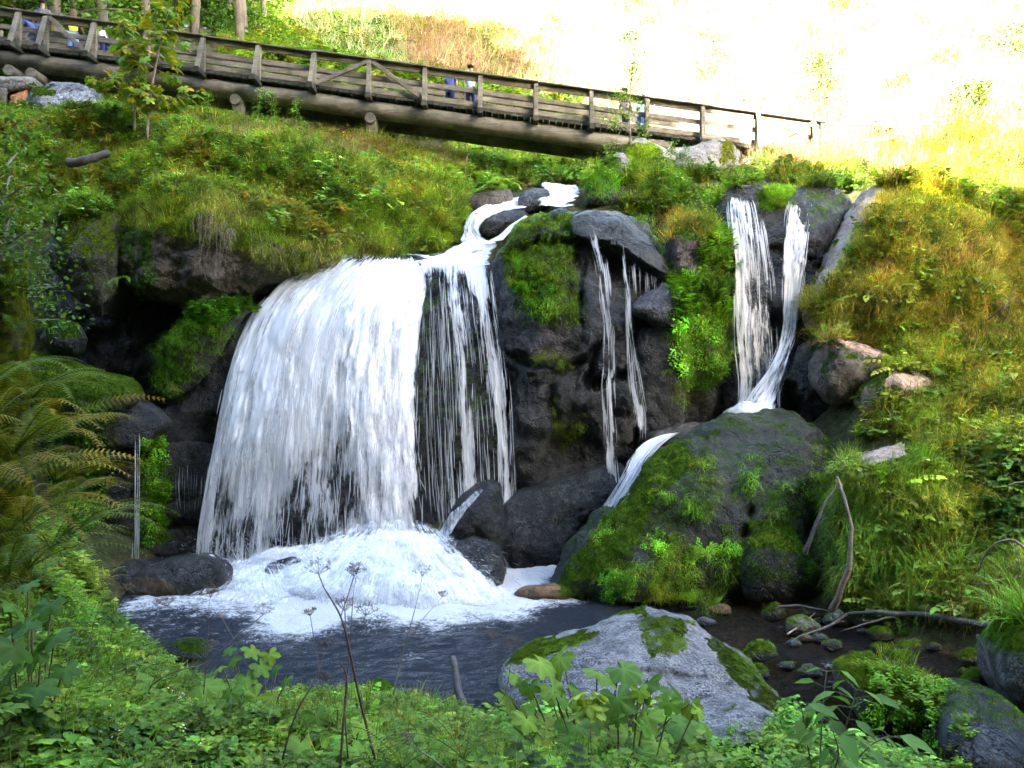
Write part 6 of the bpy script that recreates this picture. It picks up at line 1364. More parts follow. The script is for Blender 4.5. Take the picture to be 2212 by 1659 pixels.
# boulder right of the hollow, ledges
sow('hang', 130, [(340, 740), (420, 690), (510, 670), (470, 760), (380, 860), (345, 850)], (G1, (.9, 1.4, .7)), (.6, 1.2), mode='wall', y=(15.5, 19.5), surf=1); sow('short', 300, [(340, 720), (420, 680), (530, 660), (470, 760), (380, 860), (345, 850)], ((.8, 1.4, .6),), (.8, 1.6), y=(15.5, 19.5), surf=1)
sow('herb', 160, [(380, 690), (540, 660), (480, 700)], ((.7, 1.3, .6),), (.8, 1.4), y=(15.5, 19.5), surf=1)
sow('cress', 150, [(310, 950), (355, 940), (368, 1100), (350, 1180), (300, 1180)], ((.8, 1.4, .4),), (.6, 1.2), mode='wall', y=(15.5, 19), surf=1); sow('hang', 60, [(160, 880), (240, 880), (230, 960), (170, 960)], ((.7, 1.2, .5),), (.6, 1.), mode='wall', y=(15, 19), surf=1)
sow('moss', 1600, [(60, 800), (290, 810), (260, 960), (60, 960)], ((.9, 1.1, .4),), (.5, 1.), mode='normal', surf=1, y=(15, 19))
# central cliff
sow('hang', 75, [(1110, 540), (1150, 560), (1235, 600), (1250, 690), (1160, 690), (1100, 610)], (YG, G1, (1., 1.5, .5)), (.6, 1.5), mode='wall', surf=1, y=(15, 19.5)); sow('short', 110, [(1100, 490), (1250, 470), (1240, 560), (1110, 560)], ((.8, 1.1, .4),), (.6, 1.2), mode='normal', surf=1, y=(15, 20))
sow('herb', 60, [(1080, 550), (1120, 540), (1220, 640), (1110, 640)], ((.9, 1.6, .5),), (.5, 1.), mode='wall', surf=1, y=(15, 19.5))
for pl in ([(1160, 730), (1180, 735), (1175, 780)], [(1195, 760), (1212, 760), (1205, 830)], [(1190, 870), (1215, 860), (1210, 940)], [(1225, 880), (1265, 870), (1260, 950), (1240, 990)], [(1205, 930), (1225, 930), (1220, 990)], [(1440, 800), (1460, 800), (1455, 870)]):
    sow('hang', 12, pl, (YG, OL), (.5, 1.1), mode='wall', surf=1, y=(15, 19.5))
sow('moss', 1500, [(1090, 520), (1130, 460), (1240, 460), (1250, 700), (1170, 700), (1100, 620)], ((.9, 1.1, .35),), (1., 2.), mode='normal', surf=1, y=(15, 20))
# grassy ledge between the falls
LD = [(1340, 430), (1420, 440), (1500, 430), (1560, 470), (1575, 640), (1565, 820), (1510, 850), (1455, 840), (1450, 740), (1460, 640), (1450, 600), (1440, 560), (1390, 500)]
sow('grass', 1700, LD, (G1, YG, (.9, 1.6, .6)), (.7, 1.3), y=(16.5, 23)); sow('hang', 700, [(1450, 580), (1570, 480), (1575, 800), (1520, 850), (1450, 840)], (G1, (.9, 1.6, .5)), (.6, 1.3), mode='wall', y=(16, 20)); sow('short', 700, LD, ((1, 1.6, .5), YG), (1., 1.8), y=(16.5, 23))
sow('cress', 190, [(1455, 690), (1500, 650), (1560, 680), (1560, 800), (1510, 830), (1455, 800)], ((1.2, 2.1, .7),), (.9, 1.5), mode='wall', surf=1, y=(16, 20)); sow('herb', 500, [(1450, 580), (1570, 500), (1570, 700), (1455, 690)], ((1, 1.6, .6),), (.8, 1.5), mode='wall', y=(16, 20))
sow('drygrass', 260, [(1420, 430), (1530, 440), (1540, 530), (1440, 520)], (BR, DRY), (.7, 1.2), y=(16, 23)); sow('hang', 60, [(1450, 810), (1480, 830), (1465, 880), (1445, 880)], (YG,), (.7, 1.2), mode='wall', y=(16, 20))
# meadow between boulders and the right falls
UM = [(1370, 370), (1480, 380), (1600, 390), (1700, 380), (1860, 380), (1860, 410), (1700, 400), (1560, 410), (1560, 450), (1350, 450), (1340, 400)]
sow('grass', 2600, UM, (G1, OL, YG), (.9, 1.6), y=(19.5, 26.5)); sow('herb', 1500, UM, (G2, BLG), (1., 1.8), y=(19.5, 26.5)); sow('fern', 120, UM, (BLG, G1), (.8, 1.4), y=(19.5, 26)); sow('long', 260, UM, (G1, DRY), (.7, 1.2), y=(19.5, 26))
DM = [(1600, 385), (1640, 350), (1850, 330), (1880, 385), (1760, 400)]
sow('dry', 300, DM, ((1.1, 1, 1), (.9, .85, .8)), (.7, 1.25), y=(20, 26.5)); sow('drygrass', 900, DM, (DRY, (2.4, 1.9, 1.9)), (.9, 1.5), y=(20, 26.5)); sow('herb', 500, DM, (G2, OL), (1, 2.), y=(20, 26.5))
sow('short', 500, [(1640, 400), (1720, 400), (1715, 450), (1645, 450)], ((1.4, 2., .5),), (.6, 1.1), mode='normal', surf=1, y=(17, 21)); sow('hang', 26, [(1650, 430), (1700, 430), (1690, 450)], (YG,), (.4, .7), mode='wall', surf=1, y=(17, 21))
# right slope
RS = [(1740, 660), (1800, 560), (1880, 480), (1960, 440), (2100, 480), (2300, 560), (2300, 1330), (1900, 1330), (1840, 1250), (1830, 1000), (1900, 880), (1800, 760)]
RY = dict(y=(10, 19.5), z=(.15, 12))
RY1 = (1.9, 1.7, .8)
sow('grass', 8500, RS, (LG1, RY1, LY1, DRY, RY1), (.7, 1.5), **RY); sow('herb', 5000, RS, (LG1, RY1, G1), (.6, 1.2), clump=.8, **RY); sow('drygrass', 4800, RS, (DRY, BR, DRY), (.7, 1.4), clump=.7, cseed=5, **RY); sow('long', 1300, RS, (YG, DRY, G1), (.5, 1.), clump=.8, cseed=6, **RY)
sow('hang', 1400, RS, (LG1, RY1, DRY), (.7, 1.3), mode='wall', **RY); sow('fern', 160, RS, (YG, G1), (.7, 1.3), clump=.5, cseed=9, **RY); sow('compound', 700, RS, (G1, YG), (.7, 1.3), **RY); sow('rosette', 500, RS, (G1, G2), (.6, 1.2), clump=.6, **RY)
sow('rosette', 1500, RS, (LG1, RY1), (.5, 1.), **RY); sow('compound', 900, RS, (LG1, RY1), (.7, 1.3), **RY); sow('fern', 160, RS, (LG1, RY1), (.6, 1.), **RY); sow('big', 160, RS, (LG1, RY1), (.3, .6), **RY); sow('bush', 50, RS, (G1, LG1, LY1), (.25, .5), **RY); sow('dry', 60, RS, ((1.1, 1, .9), (.8, .6, .5)), (.35, .7), **RY)
sow('drygrass', 5200, [(1860, 440), (1960, 430), (2300, 560), (2300, 860), (2000, 800), (1840, 640)], ((2.5, 1.9, 2.4), BR, (2.2, 1.7, 1.6), DRY), (.7, 1.3), **RY); sow('hang', 500, [(1860, 440), (2300, 560), (2300, 860), (1840, 640)], ((2.4, 1.8, 2.4), DRY), (.7, 1.2), mode='wall', **RY)
sow('drytwig', 260, [(1850, 480), (2212, 600), (2212, 800), (1950, 700)], ((1, .9, .8), (.7, .5, .4)), (.6, 1.2), **RY)
sow('grass', 2200, [(1800, 1100), (1860, 1010), (2000, 1000), (2100, 1100), (2130, 1230), (1960, 1300), (1820, 1290)], (G1, (1., 1.5, .7)), (.8, 1.5), y=(11, 15.5)); sow('hang', 900, [(1800, 1080), (1880, 1010), (2060, 1050), (2100, 1200), (1990, 1300), (1820, 1290)], (G1, G1, YG), (.8, 1.6), mode='wall', y=(11, 15.5)); sow('long', 330, [(1820, 1020), (2010, 1000), (2050, 1150), (1850, 1200)], (G1, (1.1, 1.5, 1.)), (.5, 1.), y=(11, 15.5))
sow('reed', 150, [(1960, 1200), (2212, 1180), (2250, 1340), (2030, 1330)], (G1, (1., 1.4, 1.1)), (.5, 1.), y=(9, 14)); sow('big', 70, [(1930, 1270), (2060, 1260), (2080, 1320), (1950, 1330)], (G1, (1., 1.6, .6)), (.4, .8), y=(9, 14), z=(.0, 3)); sow('cress', 130, [(1930, 1280), (2060, 1260), (2080, 1330), (1950, 1330)], ((1.1, 2., .6),), (.6, 1.1), y=(9, 14), z=(0, 3))
sow('herb', 700, [(1930, 1150), (2200, 1080), (2230, 1250), (2000, 1270)], (G1, BLG), (.8, 1.6), y=(9, 14))
HT = [(1870, 400), (1990, 380), (2100, 350), (2300, 320), (2300, 600), (2110, 450), (2000, 400)]
sow('grass', 2200, HT, (OL, DRY, YG), (.8, 1.5), y=(16.5, 27)); sow('herb', 1500, HT, (OL, G2), (.8, 1.7), y=(16.5, 27)); sow('drygrass', 1200, HT, (DRY, BR), (.9, 1.6), y=(16.5, 27)); sow('bush', 26, HT, (OL, G1), (.4, .8), y=(18, 27)); sow('dry', 50, HT, scale=(.6, 1.), y=(18, 27))
sow('moss', 4500, [(1870, 400), (1990, 385), (2080, 420), (2212, 560), (2212, 800), (2050, 620), (1940, 520), (1870, 500), (1840, 700), (1760, 720)], ((3.4, 2.4, .6), (2.6, 1.9, .5)), (1.2, 2.6), mode='normal', surf=1, y=(15, 20))
# big dark boulder
BB = dict(surf=1, y=(12, 16.5), mode='wall')
for u, v, n, s_ in ((1510, 1010, 14, .7), (1530, 1050, 10, .8), (1620, 1010, 12, .7), (1620, 1060, 10, .8), (1675, 1070, 16, .9), (1675, 1110, 12, .9), (1515, 1100, 26, .9), (1500, 1085, 14, .8), (1450, 1080, 9, .6), (1620, 1150, 9, .6), (1575, 1200, 20, .9), (1570, 1240, 16, .9), (1590, 1180, 12, .7), (1770, 990, 12, .5), (1760, 1040, 12, .8), (1765, 1080, 12, .8), (1460, 1170, 14, .7), (1440, 1210, 18, .8), (1390, 1240, 18, .8), (1480, 1250, 22, .9), (1430, 1280, 24, .9), (1340, 1250, 12, .7), (1710, 1260, 6, .6), (1660, 1260, 9, .6), (1480, 1300, 26, .9), (1330, 1130, 8, .5)):
    sow('hang', n, [(u-20, v-22), (u+20, v-22), (u+20, v+22), (u-20, v+22)], (YG, G1, (1.1, 1.7, .6)), (s_*.6, s_*1.2), **BB)
for u, v, n in ((1440, 1195, 14), (1490, 1195, 16), (1530, 1190, 12), (1560, 1190, 8), (1410, 1170, 6), (1320, 1145, 8), (1300, 1165, 6), (1420, 1240, 8)):
    sow('cress', n, [(u-24, v-16), (u+24, v-16), (u+24, v+16), (u-24, v+16)], ((1.3, 2.1, .8),), (.35, .8), **BB)
sow('cress', 40, [(1300, 1245), (1330, 1235), (1365, 1250), (1365, 1285), (1310, 1290)], ((.8, 1.6, .5),), (.5, .9), surf=1, y=(12, 16.5), mode='wall')
sow('short', 260, [(1190, 1300), (1250, 1200), (1370, 1060), (1450, 960), (1500, 950), (1400, 1130), (1340, 1320)], ((.9, 1.3, .4), (1.3, 1.4, .4)), (.3, .7), mode='normal', surf=1, y=(12, 16.5)); sow('grass', 160, [(1370, 1270), (1560, 1270), (1560, 1330), (1380, 1330)], (YG, G1), (.7, 1.1), y=(12, 16), z=(-.1, 2))
sow('moss', 1500, [(1190, 1310), (1250, 1190), (1370, 1040), (1480, 945), (1560, 940), (1500, 1250), (1400, 1320)], ((.9, 1.2, .35), (.6, .9, .3)), (.5, 1.1), mode='normal', surf=1, y=(12, 16.5), clump=1.5); sow('moss', 900, [(1500, 960), (1800, 940), (1800, 1250), (1600, 1250)], ((.5, .8, .3),), (1., 2.), mode='normal', surf=1, y=(12, 16.5), clump=1.2, cseed=4)
# stream stones' moss and tufts
sow('moss', 4200, [(1560, 1320), (2300, 1300), (2300, 1600), (1600, 1480)], ((.7, 1., .25), (.9, 1.1, .3)), (.35, .7), mode='normal', surf=1, y=(8, 14), nz=(.25, 1.1), z=(.1, 3)); sow('grass', 70, [(1900, 1420), (2020, 1440), (2050, 1520), (1940, 1480)], (YG, DRY), (.5, .9), surf=1, y=(8, 11)); sow('herb', 90, [(1850, 1440), (2060, 1480), (2080, 1600), (1900, 1560)], ((1.2, 1.7, .6),), (.4, .8), surf=1, y=(8, 11))
sow('moss', 2600, [(1800, 1420), (1960, 1440), (2040, 1530), (1900, 1520)], ((1.2, 1.1, .3),), (.4, .9), mode='normal', surf=1, y=(8, 11))
# foreground boulder skirts
sow('moss', 900, [(1380, 1330), (1500, 1340), (1480, 1400), (1400, 1440)], ((.9, 1., .35),), (.3, .6), mode='normal', surf=1, y=(6, 10.5), clump=2.5); sow('moss', 900, [(1090, 1380), (1280, 1375), (1200, 1430), (1090, 1440)], ((.8, 1., .35),), (.3, .6), mode='normal', surf=1, y=(6, 10.5))
sow('herb', 700, [(1480, 1590), (1720, 1590), (1800, 1760), (1440, 1760)], ((.9, 1.2, .6),), (.35, .8), y=(4.5, 9)); sow('grass', 200, [(1560, 1580), (1740, 1590), (1740, 1760), (1520, 1760)], (G2, YG), (.3, .6), y=(4.5, 9)); sow('cress', 60, [(1850, 1520), (1960, 1540), (2050, 1640), (1900, 1650)], ((1.2, 2., .6),), (.5, .9), y=(5, 10), z=(-.2, 3))
sow('rosette', 260, [(1740, 1500), (1960, 1560), (2100, 1700), (1700, 1760)], (G1, BLG), (.5, 1.), y=(4, 8.5), z=(-.3, 3)); sow('herb', 1500, [(1700, 1560), (2050, 1600), (2150, 1760), (1700, 1760)], (G1, (1., 1.5, .8)), (.5, 1.), y=(4, 8), z=(-.3, 3))
# hillside beyond the bridge
HB = [(600, -200), (2500, -200), (2500, 340), (1800, 330), (1400, 300), (1000, 190), (660, 120)]
FAR = dict(y=(28, 75), z=(8, 70))
sow('grass', 9000, HB, (FDRY_GLARE, FW_GLARE, FDRY_GLARE), (2.2, 4.), **FAR); sow('drygrass', 6000, HB, (FDRY_GLARE, FW_GLARE, FW_GLARE), (2.2, 4.), **FAR); sow('herb', 6000, HB, ((1.8, 1.6, 3.6), FDRY_GLARE), (1.6, 3.2), clump=.15, **FAR); sow('dry', 2200, HB, ((1.5, 1.6, 2.),), (1.3, 2.2), clump=.12, cseed=7, **FAR)  # near-white plant tints carry the overexposed look of the sunlit slope
FE = [(-200, -150), (600, -150), (650, 40), (560, 100), (470, 100), (380, 95), (0, 50), (-200, 30)]
sow('bush', 260, FE, (G2, (.6, .8, .6), G1), (.8, 1.8), y=(28, 62)); sow('herb', 5500, FE, (G2, G1, (.6, .8, .6)), (1.5, 3.), y=(28, 62)); sow('bush', 120, [(-100, 20), (330, 60), (330, 110), (-100, 70)], (G2, (.5, .7, .5)), (1., 2.), y=(28, 40))
sow('bush', 620, [(-200, -120), (570, -120), (570, 60), (480, 100), (-200, 60)], ((.28, .42, .22), (.45, .6, .3), (.35, .45, .2)), (1.4, 3.), y=(29, 64)); sow('bush', 60, [(560, -20), (760, -20), (900, 60), (600, 90)], (YG, G1), (.9, 1.6), y=(34, 56))  # first bushes tinted dark to stand in for forest shade
HM = [(560, 30), (640, 45), (1000, 60), (1180, 110), (1250, 260), (900, 200), (500, 140), (480, 100)]
sow('herb', 10000, HM, (G1, G2, BLG, BR, YG), (1.4, 2.8), y=(28, 55)); sow('bush', 200, HM, (G1, G2, BLG, OL), (.5, 1.3), y=(28, 55)); sow('dry', 700, [(850, 60), (1180, 90), (1250, 200), (900, 180)], ((1, .9, .85),), (1.2, 2.), y=(28, 50)); sow('grass', 2200, HM, (G1, OL, G2), (1.6, 3.), y=(28, 55))
sow('bush', 90, HB, (YG, (2, 1.8, 1.8), FDRY_GLARE), (.9, 2.), clump=.12, cseed=15, **FAR)
TR_ = [(1700, 255), (2400, 230), (2400, 420), (1880, 400), (1720, 400)]
sow('drygrass', 2600, TR_, (FDRY_GLARE, DRY), (1., 1.8), y=(21, 33)); sow('grass', 2000, TR_, (DRY, YG), (1., 1.8), y=(21, 33)); sow('dry', 120, TR_, ((1.2, 1.2, 1.3),), (.7, 1.2), y=(21, 33)); sow('herb', 700, TR_, (YG, OL), (1., 1.9), y=(21, 33))
sow('herb', 4500, [(-100, 100), (700, 170), (1250, 290), (1250, 340), (700, 280), (-100, 200)], (G1, G2, LG1), (.9, 1.8), y=(26.5, 36)); sow('grass', 1500, [(-100, 100), (700, 170), (1250, 290), (1250, 340), (700, 280), (-100, 200)], (G1, OL), (.9, 1.6), y=(26.5, 36))
# ground seen under the bridge and along the creek
UB = [(960, 320), (1320, 330), (1330, 400), (1260, 400), (1000, 400)]
sow('grass', 1500, UB, (G1, YG, DRY), (.9, 1.8), y=(22, 36), z=(8, 16)); sow('herb', 1500, UB, (BLG, G1), (1., 2.2), y=(22, 36), z=(8, 16)); sow('long', 200, UB, (G1, DRY), (.8, 1.3), y=(22, 36), z=(8, 16)); sow('big', 60, [(960, 380), (1120, 390), (1100, 420), (980, 410)], (G1,), (.8, 1.4), y=(21, 28))
sow('long', 34, [(1265, 370), (1330, 370), (1330, 420), (1270, 420)], ((.9, 1.7, .6),), (.6, 1.), y=(20, 25), surf=1); sow('hang', 40, [(1265, 370), (1330, 370), (1330, 430), (1270, 430)], ((.9, 1.7, .6),), (.7, 1.2), mode='wall', y=(20, 25), surf=1)

# ------------------------------------------------------------------ trees and single plants
def leafmesh(kind, seed, L=.2, tint=(1, 1, 1), mat=None):
    m = PM(seed)
    if kind == 'lobed': m.lobed((0, 0, 0), (1, 0, -.15), (0, 0, 1), L, tint, 5, .42, .15, True)
    elif kind == 'round': m.lobed((0, 0, 0), (1, 0, -.15), (0, 0, 1), L, tint, 7, .2, .22, True)
    else: m.leaf((0, 0, 0), (1, 0, -.1), (0, 0, 1), L, L*.45, tint)
    return m.build('leaf', mat or M_LEAF1, True)
def put_leaf(me, p, az, pitch, s, parent, roll=0.):
    o = bpy.data.objects.new('leaf', me); o.location = tuple(p); o.rotation_euler = (roll, pitch, az); o.scale = (s, s, s); return link(o, parent)
LG = (.105, .175, .045)
def lc(*m): return tuple(a*b for a, b in zip(LG, m))
def maple():
    Y = 22.6; base = P(318, 292, Y); root = empty('maple_sapling', tuple(base)); tag(root, 'slender maple sapling with yellowing leaves in front of the footbridge log', 'tree')
    mes = [leafmesh('lobed', 300+i, .27, c) for i, c in enumerate((lc(1.6, 1.35, .6), lc(2.1, 1.3, .5), lc(1.2, 1.3, .7), lc(.9, 1.15, .9), lc(2.6, 1.3, .35)))]
    stems = [([(318, 300), (322, 230), (335, 150), (352, 70), (376, 5), (392, -60)], .045, 58), ([(290, 285), (292, 220), (296, 160), (300, 120)], .03, 24), ([(318, 250), (345, 225), (380, 215), (402, 205)], .02, 18), ([(300, 215), (260, 195), (225, 175), (205, 165)], .018, 20), ([(335, 150), (300, 120), (275, 90), (262, 62)], .02, 20)]
    for pts, r0, nb in stems:
        W_ = np.array([P(u, v, Y+.15*math.sin(u)) for u, v in pts])-base; W_ = spline(W_, 26); mb = MB(); tube(mb, W_, list(np.linspace(r0, r0*.3, 26)), 6); obj('trunk' if r0 > .04 else 'branch', mb.mesh('branch'), M_TWIG, root)
        for k in range(nb):
            t = random.uniform(.25, 1) if r0 > .04 else random.uniform(.2, 1); p = W_[int(t*25)]; az = random.uniform(0, 6.28); l_ = random.uniform(.25, .75)*(1.2-.5*t)
            q = p+np.array([math.cos(az)*l_, math.sin(az)*l_, random.uniform(-.05, .25)]); mb = MB(); tube(mb, [p, (p+q)/2+[0, 0, .05], q], .006, 4); obj('twig', mb.mesh('twig'), M_TWIG, root)
            for j in range(3):
                f = 1-.28*j*random.random(); put_leaf(random.choice(mes), p+(q-p)*f+np.random.normal(0, .06, 3), az+random.uniform(-1.3, 1.3), random.uniform(.0, .9), random.uniform(.6, 1.1), root, random.uniform(-.5, .5))
maple()
def leafcloud(mb_, centres, n, L, r, tints, seed, flat=.7):
    rr = np.random.default_rng(seed); centres = np.array(centres); k = rr.integers(0, len(centres), n); c = centres[k]+rr.normal(0, 1, (n, 3))*np.array([r, r, r*flat])
    a = rr.normal(size=(n, 3)); a[:, 2] = a[:, 2]*.5-.3; a /= np.linalg.norm(a, axis=1, keepdims=True); b = np.cross(a, rr.normal(size=(n, 3))*[.5, .5, 1]); b /= np.linalg.norm(b, axis=1, keepdims=True)
    s = (L*rr.uniform(.6, 1.2, n))[:, None]; nn = np.cross(a, b)
    V = np.stack([c, c+a*s*.5+b*s*.3+nn*s*.06, c+a*s, c+a*s*.5-b*s*.3+nn*s*.06], 1).reshape(-1, 3)
    t = np.array(tints)[rr.integers(0, len(tints), n)]*rr.uniform(.7, 1.3, (n, 1)); return V, np.arange(4*n).reshape(-1, 4), np.repeat(t, 4, 0)
def tree(name, label, base, h, spread, trunk_r, n, L, tints, crown0=.25, group=None, seed=0, cat='tree', lean=(0, 0), clumps=26, mat=M_BARK, cone=.5, rc=.5):
    rr = np.random.default_rng(seed); base = np.array(base, float); root = empty(name, tuple(base)); tag(root, label, cat, group)
    pts = [np.array([lean[0]*t*h+.02*h*math.sin(t*5+seed), lean[1]*t*h, h*t]) for t in np.linspace(-.02, 1, 14)]; mb = MB(); tube(mb, pts, list(np.linspace(trunk_r, trunk_r*.15, 14)), 9); obj('trunk', mb.mesh('trunk'), mat, root)
    cs = []; mb = MB()
    for k in range(clumps):
        t = crown0+(1-crown0)*(k+rr.random())/clumps; az = rr.uniform(0, 6.28); R_ = spread*(1-cone*((t-crown0)/(1-crown0)))*rr.uniform(.35, 1.)
        p = np.array([np.interp(t, np.linspace(-.02, 1, 14), [q[i] for q in pts]) for i in range(3)]); e = p+np.array([math.cos(az)*R_, math.sin(az)*R_, rr.uniform(-.05, .35)*R_]); tube(mb, [p, (p+e)/2+[0, 0, .06*R_], e], [trunk_r*.22, trunk_r*.13, trunk_r*.05], 5, cap=False); cs += [e, p+(e-p)*.65]
    obj('branches', mb.mesh('branches'), mat, root)['kind'] = 'stuff'
    V, q, c = leafcloud(None, cs, n, L, spread*rc*.5, tints, seed); me = mesh('crown', V, quads=q, smooth=False); cattr(me, 'Col', c); obj('crown', me, M_LEAF1, root); return root
GRN = [lc(1, 1.2, .8), lc(.8, 1.1, .8), lc(1.3, 1.35, .7)]; YGN = [lc(1.7, 1.6, .6), lc(1.3, 1.4, .6)]; DGN = [lc(.55, .75, .6), lc(.7, .9, .6), lc(.9, 1., .6)]
def tall(u, Y, h, lab, sd_, sp=4.5):
    x = (u-CX)/F*Y; z = float(ground_z(np.array([x]), np.array([Y]))[0])-.1
    tree('forest_tree', lab, (x, Y, z), h, sp, .22, 5200, .55, [lc(.55, .75, .6), lc(.75, .9, .6), lc(.9, 1., .6)], .42, 'tall trees at the upper left forest edge', sd_, clumps=40, cone=.55, rc=.5)
for (u, Y, lab, sd_) in ((405, 38, 'grey tall tree trunk behind the maple sapling', 101), (492, 37, 'dark tall tree trunk standing right of the far footbridge', 102), (516, 40, 'slimmer dark tall trunk beside the one right of the far footbridge', 103), (330, 36, 'added shade tree half hidden by the maple sapling', 104), (180, 34, 'added shade tree behind the yellow-topped person', 105), (60, 33, 'added shade tree behind the left end of the bridge', 106), (250, 40, 'added shade tree between the yellow-topped person and the maple', 107), (120, 42, 'added shade tree deep behind the left bridge end', 108)):
    tall(u, Y, 27, lab, sd_)  # extra tall trees among these are added to shade the forest edge
def gbase(u, Y): x = (u-CX)/F*Y; return (x, Y, float(ground_z(np.array([x]), np.array([Y]))[0])-.1)
tree('young_tree', 'small airy leafy tree growing beside the standing stone in front of the bridge', P(1364, 335, 23.6), 3.9, 1.15, .035, 2100, .075, [lc(1.1, 1.3, .8), lc(1.5, 1.4, .7), lc(.9, 1.2, .9)], .05, seed=3, clumps=30, cone=.72, rc=.22, lean=(.015, 0), mat=M_TWIG)
tr = [(100, 30.5, 15, 3.6, DGN, 'dark leafy tree behind the left end of the bridge', 1), (10, 31, 16, 4, DGN, 'dark leafy tree at the top left corner', 2), (225, 32, 15, 3.4, GRN, 'green tree above the yellow-topped person', 3), (405, 62, 17, 3.4, DGN, 'grey-trunked tree behind the far footbridge', 4),
      (300, 47, 15, 3.4, DGN, 'dense dark tree left of the far footbridge', 5), (492, 56, 18, 3.2, DGN, 'dark straight-trunked tree right of the far footbridge', 6), (520, 60, 17, 3.2, YGN, 'thin tree with sunlit yellow leaves right of the far footbridge', 7), (565, 54, 12, 3., GRN, 'grey-green young tree at the forest edge', 8),
      (620, 57, 13, 3.4, YGN, 'bright yellow-green tree at the forest edge', 9), (455, 65, 18, 3.6, YGN, 'backlit yellow tree deep in the forest', 10), (350, 50, 20, 3.8, DGN, 'tall dark tree deep in the forest', 11), (160, 35, 19, 4, DGN, 'tall dark tree behind the grey-shirted person', 12), (50, 36, 19, 4, DGN, 'tall dark tree deep in the top left corner', 13), (262, 44, 19, 4, GRN, 'tall green tree deep in the forest', 14)]
for (u, Y, h, sp, tn, lab, sd_) in tr:
    b = gbase(u, Y); tree('broadleaf_tree', lab, b, h, sp, .017*h, 4200, .24, tn, .04, 'trees at the upper left forest edge', sd_, clumps=34, cone=.35, rc=.42)
for (u, Y, h, sp, lab, sd_) in ((1540, 40, 2.6, 1.3, 'round sunlit bush on the bright slope above the bridge', 21), (1775, 33, 2.9, 1.0, 'upright sunlit bush above the right end of the bridge', 22), (1840, 50, 2.2, 1.6, 'bush at the top edge of the bright slope', 23), (1380, 52, 2., 1.2, 'small brownish bush at the top of the bright slope', 24), (720, 56, 5, 2.2, 'leafy green tree at the top of the slope', 25), (840, 60, 4.5, 2.2, 'leafy tree above the far slope crest', 26), (960, 60, 5, 2., 'thin-leaved tree at the slope crest', 27), (2100, 30, 1.8, .8, 'thin brown bush at the right edge of the bright slope', 28), (1940, 36, 1.4, .9, 'faint low bush on the overexposed slope', 29), (1200, 46, 1.6, 1.1, 'low bush on the slope above the bridge', 30), (2190, 36, 3., 1., 'tall thin bush at the upper right edge', 31)):
    tree('slope_bush', lab, gbase(u, Y), h, sp, .04, 1300 if h < 4 else 2600, .13 if h < 4 else .22, [lc(.55, .6, .35), lc(.8, .65, .35), lc(.4, .5, .35)], .1, 'bushes on the bright slope', sd_, 'bush', clumps=18, rc=.5)
# shrubs near the water
tree('shrub', 'pale-leaved willow shrub leaning over the grassy ledge by the twin falls', P(1510, 525, 19.), 1.15, .55, .02, 520, .085, [lc(1.1, 1.35, 1.2), lc(1.3, 1.4, 1.1), lc(.8, 1.1, .7)], .1, seed=41, cat='shrub', clumps=16, rc=.5, mat=M_TWIG, cone=.3)
tree('shrub', 'yellow-green leafy shrub on the sunny mossy hump', P(2040, 600, 17.), 1.4, .7, .015, 460, .08, [lc(2., 1.9, .9), lc(1.6, 1.7, .8)], .1, seed=42, cat='shrub', clumps=16, rc=.5, mat=M_TWIG, cone=.3)
tree('shrub', 'dark reddish-leaved shrub on the bank above the overhang', P(790, 480, 21.6), 1.0, .8, .015, 520, .08, [lc(.6, .9, .7), lc(1.3, .65, .6)], .1, seed=43, cat='shrub', clumps=16, rc=.5, mat=M_TWIG, cone=.3)
tree('shrub', 'low green shrub with red-tinged leaves in the middle of the bank', P(640, 420, 22.2), 1.1, .9, .015, 620, .08, [lc(.6, 1., .7), lc(.8, 1.1, .7), lc(1.4, .7, .6)], .1, seed=44, cat='shrub', clumps=16, rc=.5, mat=M_TWIG, cone=.3)
for i, (u, v, lab) in enumerate(((560, 282, 'tall weed spire in front of the first bridge pier'), (585, 285, 'taller weed spire right of the first bridge pier'), (450, 285, 'seeding weed clump under the bridge log'), (640, 300, 'thin weed in the shadow under the bridge'), (1990, 600, 'bushy weed on the mossy hump'), (1930, 560, 'slender weed on the mossy hump'), (1420, 420, 'bushy green weed between the bridge boulders'), (1450, 400, 'feathery weed in front of the angular boulder'), (1480, 410, 'grey-green weed under the angular boulder'))):
    tree('tall_weed', lab, P(u, v, 24.6 if v < 320 else (17.4 if u > 1800 else 22.)), 1.25, .28, .01, 260, .08, [lc(.8, 1.1, .8), lc(1.1, 1.2, .7)], .08, seed=60+i, cat='weed', clumps=14, rc=.5, mat=M_TWIG, cone=.7)
